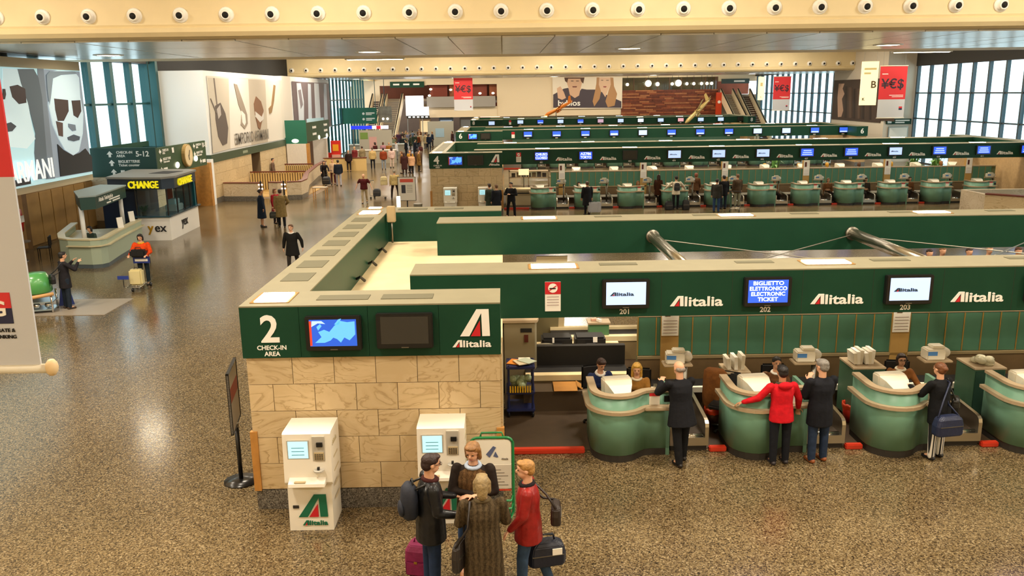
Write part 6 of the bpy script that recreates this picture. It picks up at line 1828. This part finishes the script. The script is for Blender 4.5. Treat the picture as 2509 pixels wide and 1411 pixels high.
SIT = (((.12, 1, -.05), (0, .05, -1)), ((-.12, 1, -.05), (0, .05, -1)))
def agent(label, x, y, face, seat=.46, **kw):
    office_chair('office chair under the ' + label.split(' at ')[0][4:] if False else 'office chair of the ' + label, x + .02, y, R(face))
    kw.setdefault('legs', SIT)
    return person(label, (x, y, .012), face, kw.pop('h', 1.62), lod=1, seat=seat, **kw)
agent('person in navy at the monitor of the first counter', 1.60, 14.22, 196, seat=.50, hair='#3a1f14', top='#1d2a4f', bottom='#23252c', lean=16, head=(8, -18), collar='#d8d4cc', arms=(((.15, .6, -.8), (0, .9, -.2)), ((-.15, .6, -.8), (.0, .9, -.2))))
agent('blonde person in a tan jacket at the first counter', 2.28, 14.0, 168, seat=.44, hair='#c99a3e', hairstyle='long', top='#9a6a2c', bottom='#3a2a1c', lean=8, head=(4, -10), collar='#e0cfae', arms=(((.15, .5, -.85), (-.1, .9, -.1)), ((-.15, .5, -.85), (.1, .9, -.1))))
agent('person holding a phone to the ear at the second counter', 4.76, 14.1, 178, seat=.44, hair='#171210', hairstyle='bun', top='#5b3a1e', bottom='#3a2a1c', collar='#e8e2d6', arms=(((.3, .35, -.85), (.0, .25, 1)), ((-.15, .5, -.85), (.1, .9, -.1))))
agent('person with glasses in a brown jacket at the third counter', 7.02, 14.2, 172, seat=.43, hair='#2a1a12', hairstyle='bob', top='#7a4a1e', bottom='#3a2a1c', glasses=True, collar='#e3d6bc', arms=(((.15, .5, -.85), (-.1, .9, -.1)), ((-.35, .6, -.75), (-.25, .95, -.05))))

# --- people in the hall, by distance
t = person('man in dark clothes with a satchel taking a picture at the left', (-12.45, 23.25, .012), -42, 1.62, lod=1, hair='#1c1512', top='#1f1d22', top_len=.66, bottom='#1d2733', shoes='#3a2a1a',
           arms=(((.35, .55, -.6), (-.35, .5, .7)), ((-.3, .55, -.6), (.35, .5, .7))))
bag('satchel', 'black satchel on the back of the man taking a picture', 'bag', t['up'](-.02, -.30, -.12), (.26, .12, .26), '#141316', R(-42), handle=False, strap_to=[t['up'](-.1, -.16, .25), t['up'](.08, -.06, .5), t['up'](.1, .02, .47), t['up'](.04, -.14, .2)])
person('man in an orange jacket pushing a luggage trolley', (-11.55, 26.35, 0), 182, 1.62, lod=1, hair='#1c1410', hairstyle='bob', top='#d8460f', top_len=.80, bottom='#1f2c33', collar='#d9b02a', bulk=1.12,
       arms=(((.3, .25, -.9), (-.1, .9, -.2)), ((-.3, .25, -.9), (.1, .9, -.2))), head=(0, -12))
def trolley(label, x, y, rz, sign=True):
    t = thing('luggage_trolley', label, 'trolley', (x, y, 0), rz)
    CR = STEEL
    MB().tube([(-.26, .45, 1.02), (-.26, .42, .2), (-.2, -.45, .13)], .016, 6).build('side_tube', CR, t, True)
    MB().tube([(.26, .45, 1.02), (.26, .42, .2), (.2, -.45, .13)], .016, 6).build('side_tube', CR, t, True)
    MB().cyl((-.28, .46, 1.02), (.28, .46, 1.02), .02, n=8).build('push_bar', BLACK, t, True)
    for k in range(5):
        MB().cyl((-.22, -.4 + k * .18, .14), (.22, -.4 + k * .18, .14), .012, n=6).build('deck_bar', CR, t, True)
    if sign:
        s = MB().box(-.26, .26, .40, .42, .74, .95).build('sign_plate', M('plate_blue', '#2c3f8c', .4), t)
        MB().box(-.2, .2, .39, .40, .80, .88).build('plate_lettering', WHITE_L, s)
    for sx, sy in ((-.22, .4), (.22, .4), (0, -.42)):
        MB().cyl((sx - .02, sy, .06), (sx + .02, sy, .06), .06, n=12).build('wheel', BLACK, t, True)
    return t
trolley('steel luggage trolley pushed by the man in orange', -11.5, 25.72, 0)
t = thing('suitcase', 'cream suitcase standing on the trolley of the man in orange', 'suitcase', (-11.48, 25.62, .155))
MB().box(-.2, .2, -.13, .13, 0, .5).build('shell', M('case_cream', '#d9cb96', .4), t, bevel=.05)
MB().tube([(-.06, 0, .49), (-.05, 0, .54), (.05, 0, .54), (.06, 0, .49)], .012, 6).build('handle', DARK, t, True)
t = thing('travel_bag', 'black bag on top of the trolley basket before the orange jacket', 'bag', (-11.52, 26.02, .96))
MB().box(-.25, .25, -.12, .12, 0, .24).build('bag_body', M('leather_141316', '#141316', .5), t, bevel=.05)
MB().tube([(-.1, 0, .23), (-.08, 0, .3), (.08, 0, .3), (.1, 0, .23)], .012, 6).build('handle', BLACK, t, True)
t = thing('trolley_plate', 'small blue advertising plate on the trolley nose', 'sign', (-11.75, 25.28, .15))
MB().box(-.17, .17, -.01, .01, .25, .36).build('plate', M('plate_blue'), t)
MB().cyl((0, 0, 0), (0, 0, .26), .012, n=6).build('stem', BLACK, t)

person('man in a dark open coat striding beside the green gantry', (-7.2, 28.0, 0), 172, 1.62, lod=1, hair='#6a4a30', top='#14130f', coat=.62, bottom='#2a2520', collar='#e8e4da', bulk=1.12,
       arms=(((.28, -.1, -1), (.1, .1, -1)), ((-.35, -.25, -.9), (-.1, .0, -1))), legs=(((.0, .25, -1), (0, .05, -1)), ((0, -.2, -1), (0, -.35, -1))))
person('person in a dark blue cape and skirt standing with friends', (-11.1, 38.2, 0), -70, 1.72, lod=1, hair='#2a1c14', hairstyle='bun', top='#141f30', coat=.42, bottom=None, skin='tan', bulk=1.12, shoes='#1b1412')
P = person('man in a beige trench coat seen from behind', (-10.18, 38.1, 0), 18, 1.72, lod=1, hair='#3a2418', top='#8a7448', coat=.48, bottom='#17181c', bulk=1.12, shoes='#2a2018',
       arms=(((.35, .1, -.8), (-.3, .6, -.5)), ((-.16, .0, -1), (.0, .08, -1))), legs=(((.0, -.1, -1), (0, -.2, -1)), ((0, .15, -1), (0, .1, -1))))
bag('handbag', 'dark green handbag in the hand of the trench coated man', 'bag', (P['lh'].x - .06, P['lh'].y, P['lh'].z - .36), (.40, .14, .3), '#1c2018', R(20))
person('person in red half hidden by the trench coat', (-10.75, 39.3, 0), -120, 1.62, lod=2, hair='#7a4a24', hairstyle='bob', top='#a01c28', coat=.6, bottom='#2a2226')
person('bald man in a dark red shirt and pale trousers walking', (-7.75, 46.4, 0), 178, 1.60, lod=2, hair='#6a5a50', hairstyle='bald', top='#4a1214', top_len=.84, bottom='#b8a888', sleeves=False, bulk=1.15, arms=(((.5, 0, -.85), (.3, .2, -.9)), ((-.5, 0, -.85), (-.3, .2, -.9))), legs=(((.0, .12, -1), (0, 0, -1)), ((0, -.18, -1), (0, -.4, -1))))
person('man in a cream jacket seen from behind with a trolley', (-6.28, 48.2, 0), 8, 1.64, lod=2, hair='#8a8070', top='#b7a06a', top_len=.84, bottom='#241612', bulk=1.12, legs=(((.16, 0, -1), (.06, 0, -1)), ((-.16, 0, -1), (-.06, 0, -1))))
trolley('luggage trolley with a round ball bag left of the cream jacket', -7.25, 48.4, R(70), False)
t = bag('travel_bag', 'dark round bag on the trolley of the cream jacket', 'bag', (-7.35, 48.4, .155), (.42, .42, .42), '#2b2c30', 0, handle=False)
t = bag('travel_bag', 'pale cloth bag hung on the trolley handle', 'bag', (-6.9, 48.25, .8), (.4, .25, .5), '#c9b98a', R(10))
person('dark clothed person bending over a luggage cart', (-12.0, 56.3, 0), 200, 1.64, lod=2, hair='#2a1a14', hairstyle='long', top='#1b1416', coat=.62, bottom='#17141a', lean=14, arms=(((.2, .7, -.7), (0, .6, -.8)), ((-.2, .7, -.7), (0, .6, -.8))))
person('person in a pale top beside the luggage cart', (-11.55, 57.0, 0), 170, 1.66, lod=2, hair='#8a4a24', top='#c8a888', top_len=.8, bottom='#4a1a20')
t = trolley('dark luggage cart between the bending people', -11.7, 55.6, 0, False)
bag('travel_bag', 'black bag on the dark luggage cart', 'bag', (-11.7, 55.5, .16), (.5, .4, .5), '#15151a', 0)
person('man in a navy jacket and pale jeans walking away', (-10.95, 55.8, 0), 20, 1.70, lod=2, hair='#17120f', top='#141a26', top_len=.82, bottom='#9a98a0', shoes='#1c1814', bulk=1.08, legs=(((.0, -.12, -1), (0, -.25, -1)), ((0, .15, -1), (0, .1, -1))))
person('security officer in black with folded arms before island four', (.32, 40.2, 0), 150, 1.66, lod=1, hair='#1a1412', top='#0f1014', top_len=.8, bottom='#101116', bulk=1.12, arms=(((.35, .2, -.9), (-.9, .45, .15)), ((-.35, .2, -.9), (.9, .5, .1))), legs=(((.16, .05, -1), (.06, 0, -1)), ((-.12, -.05, -1), (-.04, 0, -1))))
person('person in grey green at the right kiosk of island four', (-.72, 40.3, 0), 40, 1.60, lod=2, hair='#3a2a20', top='#3a4438', coat=.6, bottom='#23252c')
person('person in a dark coat at the right kiosk of island four', (-.38, 40.0, 0), 30, 1.58, lod=2, hair='#6a4a2c', top='#171a22', coat=.6, bottom='#23252c', bulk=1.12)
P = person('man in a long dark coat carrying a silver suitcase', (4.02, 40.7, 0), 20, 1.60, lod=1, hair='#4a3424', top='#15151a', coat=.5, bottom='#14141a', bulk=1.15, skin='tan', arms=(((.16, .05, -1), (.02, .05, -1)), ((-.14, .1, -1), (0, .3, -1))))
t = thing('suitcase', 'silver hard suitcase held by the man in the long coat', 'suitcase', (4.36, 40.6, .12), R(6))
MB().box(-.33, .33, -.1, .1, 0, .5).build('shell', M('case_silver', '#b4b6bc', .35, metal=.3), t, bevel=.05)
MB().tube([(-.09, 0, .49), (-.07, 0, .56), (.07, 0, .56), (.09, 0, .49)], .014, 6).build('handle', DARK, t, True)
for sx in (-.18, .18):
    MB().box(sx - .02, sx + .02, -.108, .108, .0, .5).build('rib', M('case_silver'), t)
P = person('person in a white jacket with a backpack at the row of island four', (8.62, 42.1, 0), 0, 1.66, lod=2, hair='#1a1412', top='#d8cdb4', top_len=.78, bottom='#14151a', bulk=1.1, arms=(((.6, .2, -.7), (.3, .6, -.5)), ((-.6, .2, -.7), (-.3, .6, -.5))))
bag('backpack', 'black backpack worn over the white jacket', 'backpack', P['up'](0, -.22, .06), (.28, .18, .38), '#1a1a1e', 0, handle=False)
t = bag('suitcase', 'black case on the floor beside the white jacket', 'suitcase', (8.25, 41.9, 0), (.4, .3, .45), '#121216', 0)
t = bag('suitcase', 'second black case right of the white jacket', 'suitcase', (9.1, 41.9, 0), (.35, .3, .5), '#17171b', 0)
person('person with long brown hair left of the white jacket', (8.0, 43.6, 0), -40, 1.6, lod=2, hair='#3a1f14', hairstyle='long', top='#4a2a1c', coat=.6, bottom='#23201e')
person('person with red brown hair leaning between two counters of island four', (10.2, 44.7, 0), -20, 1.55, lod=2, hair='#7a3a1c', hairstyle='bob', top='#5a3a1e', coat=.7, bottom='#2a2a30')
person('man in a grey jacket and blue jeans before island four', (10.35, 40.8, 0), -30, 1.62, lod=2, hair='#1a1412', top='#33322e', top_len=.76, bottom='#2c4468', bulk=1.1)
person('person in black with a cap between the waiting men of island four', (11.0, 42.0, 0), 10, 1.66, lod=2, hair='#0f0d0d', top='#101014', top_len=.7, bottom='#1f2a3a', bulk=1.1)
person('man in a brown jacket and pale trousers before island four', (11.85, 42.6, 0), 20, 1.66, lod=2, hair='#6a4a30', top='#4a3a28', top_len=.76, bottom='#8a8a74', bulk=1.12)
t = trolley('luggage cart behind the waiting men of island four', 11.4, 41.2, R(160), False)
# agents of island four: heads over the counters
for i, (x, hc, st, tp) in enumerate(((3.9, '#17120f', 'bob', '#5a3a20'), (7.0, '#a06a34', 'long', '#7a4a2a'), (14.2, '#7a2a14', 'bob', '#8a5a3a'), (17.0, '#8a5a34', 'bob', '#7a5030'), (19.0, '#17120f', 'short', '#3a3028'), (21.3, '#3a241a', 'bob', '#7a5030'))):
    person('%s seated clerk from the left behind the counters of island four' % ORD[i], (x, ISL[4] + 2.85, .012), 180, 1.6, lod=2, seat=.5, legs=SIT, hair=hc, hairstyle=st, top=tp, bottom='#2a2420', group='clerks of island four')
for i, (x, hc, tp) in enumerate(((14.6, '#c9962e', '#c98a2a'), (16.5, '#b88a2a', '#c07a2a'), (18.1, '#c8942e', '#b87a2a'), (19.9, '#5a3a20', '#7a5a3a'), (21.7, '#c9962e', '#b8822a'), (24.5, '#a06a34', '#3a2a20'))):
    person('%s clerk from the left seen over the partition of island four' % ORD[i], (x, ISL[4] + 6.0, .012), 0 if i % 2 else 20, 1.78, lod=3, hair=hc, hairstyle='bob', top=tp, bottom='#2a2420', group='clerks behind the partition of island four')
# queue heads seen between the two long gantries of island two
for i, (x, y, hc, tp) in enumerate(((10.6, 21.7, '#4a3020', '#c8b8a8'), (11.1, 21.5, '#2a1a14', '#a05a3a'), (11.6, 21.8, '#7a5a3a', '#5a5a68'), (12.2, 21.6, '#3a2a20', '#c8c0b4'), (12.9, 21.9, '#8a8278', '#7a8a9a'), (13.5, 21.6, '#4a2a1a', '#a06a4a'))):
    person('%s person from the left in the queue behind the rear gantry' % ORD[i], (x, y, 0), 180, 1.68, lod=3, hair=hc, top=tp, bottom='#23252c', group='people queueing behind island two')
# clerk of the pale green desk and man at the stairs
person('dark haired clerk sitting inside the pale green desk', (-15.5, 31.4, 0), 160, 1.6, lod=2, seat=.45, legs=SIT, hair='#17110f', hairstyle='bob', top='#3a4a44', bottom='#23252c', lean=14)
person('person in grey brown standing by the lilac door', (-16.0, 58.6, 0), -90, 1.66, lod=2, hair='#1f1512', top='#6a5444', top_len=.7, bottom='#3a302a')

# --- crowd further down the concourse
CROWD = [  # x, y, height, facing, top, bottom, hair, hairstyle, coat, words
    (-12.4, 70.6, 1.68, 150, '#7a2a2a', '#4a5a58', '#b8a070', 'short', None, 'person in dark red with teal trousers by the red tower'),
    (-11.9, 71.3, 1.66, 30, '#8a7a5a', '#2a3a3a', '#3a2418', 'short', None, 'person in khaki reaching over the grey counter'),
    (-10.6, 68.4, 1.72, 5, '#c9ac72', '#1c1e24', '#5a4a3a', 'short', None, 'man in a cream jacket and dark trousers walking away'),
    (-9.65, 67.9, 1.70, 8, '#8a3a1c', '#8a94a0', '#2a1a14', 'short', None, 'person in a rust jacket and pale jeans'),
    (-9.2, 69.5, 1.66, 20, '#d8b8ae', '#e0c8b8', '#3a2418', 'long', None, 'person all in pale pink'),
    (-12.2, 66.6, 1.66, 178, '#2a1a18', '#221c1c', '#c8a888', 'bald', None, 'person in dark clothes walking to the camera behind the bald man'),
    (-7.75, 64.3, 1.66, 100, '#7a5226', '#8a8478', '#6a4a2c', 'bob', .8, 'person in an ochre jacket at the left of the chatting group'),
    (-7.45, 63.3, 1.62, 20, '#3a1c18', '#2a1614', '#3a2018', 'long', .4, 'person in a long dark brown coat in the chatting group'),
    (-7.15, 64.6, 1.74, 150, '#b8862e', '#3a3028', '#4a3424', 'short', .7, 'person in a mustard coat in the chatting group'),
    (-6.95, 63.5, 1.56, 10, '#c89a74', '#1a1a1e', '#5a3a24', 'bob', .7, 'person in a salmon top and dark trousers in the chatting group'),
    (-6.6, 65.6, 1.66, -80, '#7a5a2a', '#2a2620', '#2a1a14', 'short', .5, 'person in a tan coat at the right of the chatting group'),
    (-11.5, 76.0, 1.72, 60, '#4a1c1c', '#3a2020', '#2a1a14', 'bob', .6, 'person in maroon in the crowd by the counter'),
    (-11.0, 77.5, 1.64, 0, '#c08a94', '#6a7a8a', '#5a3a24', 'bob', None, 'person in rose pink in the crowd by the counter'),
    (-10.4, 77.0, 1.64, 180, '#a0662a', '#7a3a20', '#c9a060', 'short', None, 'person in orange brown in the crowd by the counter'),
    (-9.9, 78.3, 1.68, 90, '#d8d8dc', '#5a6070', '#3a2a20', 'short', None, 'person in a white top in the crowd by the counter'),
    (-9.2, 80.0, 1.74, 80, '#15181f', '#1a1c22', '#1a1412', 'short', None, 'person in black pointing in the crowd'),
    (-8.4, 80.4, 1.72, -60, '#1b1e28', '#20232c', '#17120f', 'short', .6, 'person in a dark coat right of the pointing person'),
    (-11.6, 90.5, 1.72, 180, '#8a5a3a', '#4a4a50', '#3a241a', 'bob', None, 'person in brown near the service counter'),
    (-10.4, 90.0, 1.70, 170, '#a89878', '#4a4440', '#4a3424', 'bob', .7, 'person in a sand coat in the distant crowd'),
    (-9.6, 91.6, 1.74, 10, '#3a4434', '#2a3028', '#2a2018', 'short', .6, 'person in an olive coat in the distant crowd'),
    (-9.3, 94.0, 1.76, 190, '#c9b48e', '#5a5048', '#b8a080', 'short', None, 'person in cream with light hair in the distant crowd'),
    (-8.7, 95.2, 1.72, 0, '#15161a', '#1a1a20', '#17120f', 'short', None, 'person in black in the distant crowd'),
    (-8.0, 91.2, 1.70, 20, '#2a3448', '#1c2434', '#2a1c14', 'short', None, 'person in navy at the right of the distant crowd'),
    (-10.9, 97.0, 1.7, 180, '#7a7a8a', '#3a3a44', '#3a2a20', 'short', None, 'person in grey in the distant crowd'),
    (-11.7, 99.0, 1.7, 160, '#3a2a24', '#2a2420', '#2a1a14', 'long', .6, 'person in a dark brown coat in the distant crowd'),
    (-7.6, 99.5, 1.7, 200, '#4a4a58', '#2a2a34', '#3a2a20', 'short', None, 'person in slate grey by the grey notice panel'),
    (-13.4, 100.0, 1.7, 10, '#2a2220', '#221c1c', '#1f1512', 'short', None, 'person at the foot of the left escalator'),
    (-5.9, 98.0, 1.7, 120, '#3a1a16', '#2a1614', '#2a1a14', 'bob', .5, 'person in dark red left of island eight'),
    (-5.2, 97.5, 1.66, -60, '#5a2a20', '#2a1c1a', '#4a3020', 'short', None, 'person in brown red left of island eight'),
]
_more = ['maroon', 'slate', 'sand', 'black', 'moss', 'rust', 'cream', 'navy', 'plum', 'khaki', 'grey blue', 'chestnut']
_tone = ['#5a1c22', '#4a525c', '#a8946a', '#141418', '#3a4430', '#8a4420', '#c8b48c', '#1c2438', '#46263a', '#7a6a40', '#5a6678', '#5c3a22']
for _i in range(12):
    CROWD.append((-12.3 + (_i * 53 % 47) / 10, 82.0 + _i * 2.1, 1.62 + (_i * 7 % 5) * .03, (_i * 67) % 360, _tone[_i], ('#23252c', '#3a3430', '#2a3444')[_i % 3], ('#2a1a14', '#6a4a2c', '#17120f', '#a08058')[_i % 4], ('short', 'bob', 'short')[_i % 3], (.55, None)[_i % 2], 'distant walker in %s among the crowd of the concourse' % _more[_i]))
for (x, y, h, f, tp, bt, hc, hs, ct, w) in CROWD:
    person(w, (x, y, 0), f, h, lod=3, top=tp, bottom=bt, hair=hc, hairstyle=hs, coat=ct, bulk=1.1, group='people further down the concourse')
bag('suitcase', 'black suitcase standing left of the island four gantry', 'suitcase', (-4.5, 63.5, 0), (.5, .4, .6), '#141418', 0)
bag('suitcase', 'dark red bag at the feet of the distant crowd', 'suitcase', (-8.9, 90.8, 0), (.5, .4, .4), '#6a1c1c', 0)
flush_people()

# ------------------------------------------------------------------ low parapet of the stair at the right edge
t = thing('stair_parapet', 'angled stone parapet at the right edge before island four', 'parapet', (22.0, 38.0, 0))
q = [(0, 0), (2.1, -2.2), (2.6, -2.5), (6.0, -2.5)]
strip(MB(), q, 0, .25, 0, 1.05).build('parapet_wall', STONE, t)
strip(MB(), q, -.04, .29, 1.05, 1.11).build('handrail', MATS['rail_redbrown'], t)
strip(MB(), [(0.1, .1), (0.1, 2.4), (5.8, 2.4)], 0, .25, 0, 1.0).build('parapet_wall', STONE2, t)
t = thing('sign_post', 'dark green sign board on a post at the right frame edge', 'sign', (23.2, 36.4, 0))
MB().box(-.05, .05, -.05, .05, 0, 1.5).build('post', M('post_dark', '#0f1c16', .5), t)
MB().box(-.25, 1.2, -.06, .06, 1.5, 2.35).build('sign_board', GREEN, t)
MB().box(.45, .75, -.07, -.06, 1.75, 2.1).build('pictogram', WHITE_L, t)
for i, x in enumerate((15.2, 23.0, 24.4)):
    t = thing('potted_plant', ('leafy plant left behind the partition of island four', 'leafy plant beside a notice pillar of island four', 'leafy plant at the right end of island four')[i], 'plant', (x, ISL[4] + 6.2, .012))
    MB().lathe([(.16, 0), (.22, .5), (.2, .52)], n=14).build('pot', DARK, t, True)
    random.seed(20 + i)
    for k in range(22):
        a = random.uniform(0, 2 * PI); e = random.uniform(.2, .75); z = random.uniform(1.3, 2.1)
        d = Vector((math.cos(a), math.sin(a), 0)); s_ = Vector((-d.y, d.x, 0)) * .07
        b0 = Vector((0, 0, .6 + .4 * random.random())); m0 = d * e * .6 + Vector((0, 0, z)); e0 = d * e + Vector((0, 0, z - .15))
        MB().add([b0, m0 + s_, e0, m0 - s_, m0 + Vector((0, 0, .02))], [(0, 1, 4), (1, 2, 4), (2, 3, 4), (3, 0, 4)]).build('leaf', M('leaf_green_%d' % (k % 2), ('#4a7a34', '#6a9a4a')[k % 2], .5), t)
    MB().cyl((0, 0, .5), (0, 0, 1.2), .03, n=6).build('stem', WOOD, t)
# clutter at the left end of island four
Y4 = ISL[4]
t = thing('office_shelf', 'beige shelf unit with dark boxes behind the first counter of island four', 'shelf', (.25, Y4 + 4.6, .012))
for z in (.4, .85, 1.3, 1.65):
    MB().box(0, 2.2, 0, .5, z, z + .05).build('shelf', BEIGE, t)
for x in (0, 1.05, 2.15):
    MB().box(x, x + .05, 0, .5, 0, 1.7).build('upright', BEIGE, t)
for i in range(7):
    tag(MB().box(.4 + i * .28, .6 + i * .28, Y4 + 4.65, Y4 + 5.0, 1.363, 1.56 + .03 * (i % 3)).build('storage_box', M('box_tone_%d' % (i % 3), ('#2a1f18', '#5a4a30', '#3a3430')[i % 3], .6)), '%s dark box from the left on the shelf of island four' % ORD[i], 'box', 'boxes on the island four shelf')
t = thing('white_cabinet', 'white box cabinet right of the security officer', 'cabinet', (.98, Y4 + 3.4, .012))
MB().box(-.9, .9, 0, .6, 0, .78).build('cabinet_body', M('cab_ivory', '#c9b993', .5), t)
MB().box(-.95, .95, -.05, .65, .78, .86).build('worktop', M('rail_cream'), t)
MB().box(-.95, .95, -.02, 0, .6, .66).build('dark_slot', DARK, t)
t = thing('lit_sign', 'small glowing sign on a post behind the security officer', 'sign', (1.05, Y4 + 4.3, .012))
MB().cyl((0, .05, 0), (0, .05, 1.5), .03, n=6).build('post', STEEL_D, t)
MB().box(-.28, .28, 0, .1, 1.5, 1.82).build('sign_case', M('sign_glow'), t)
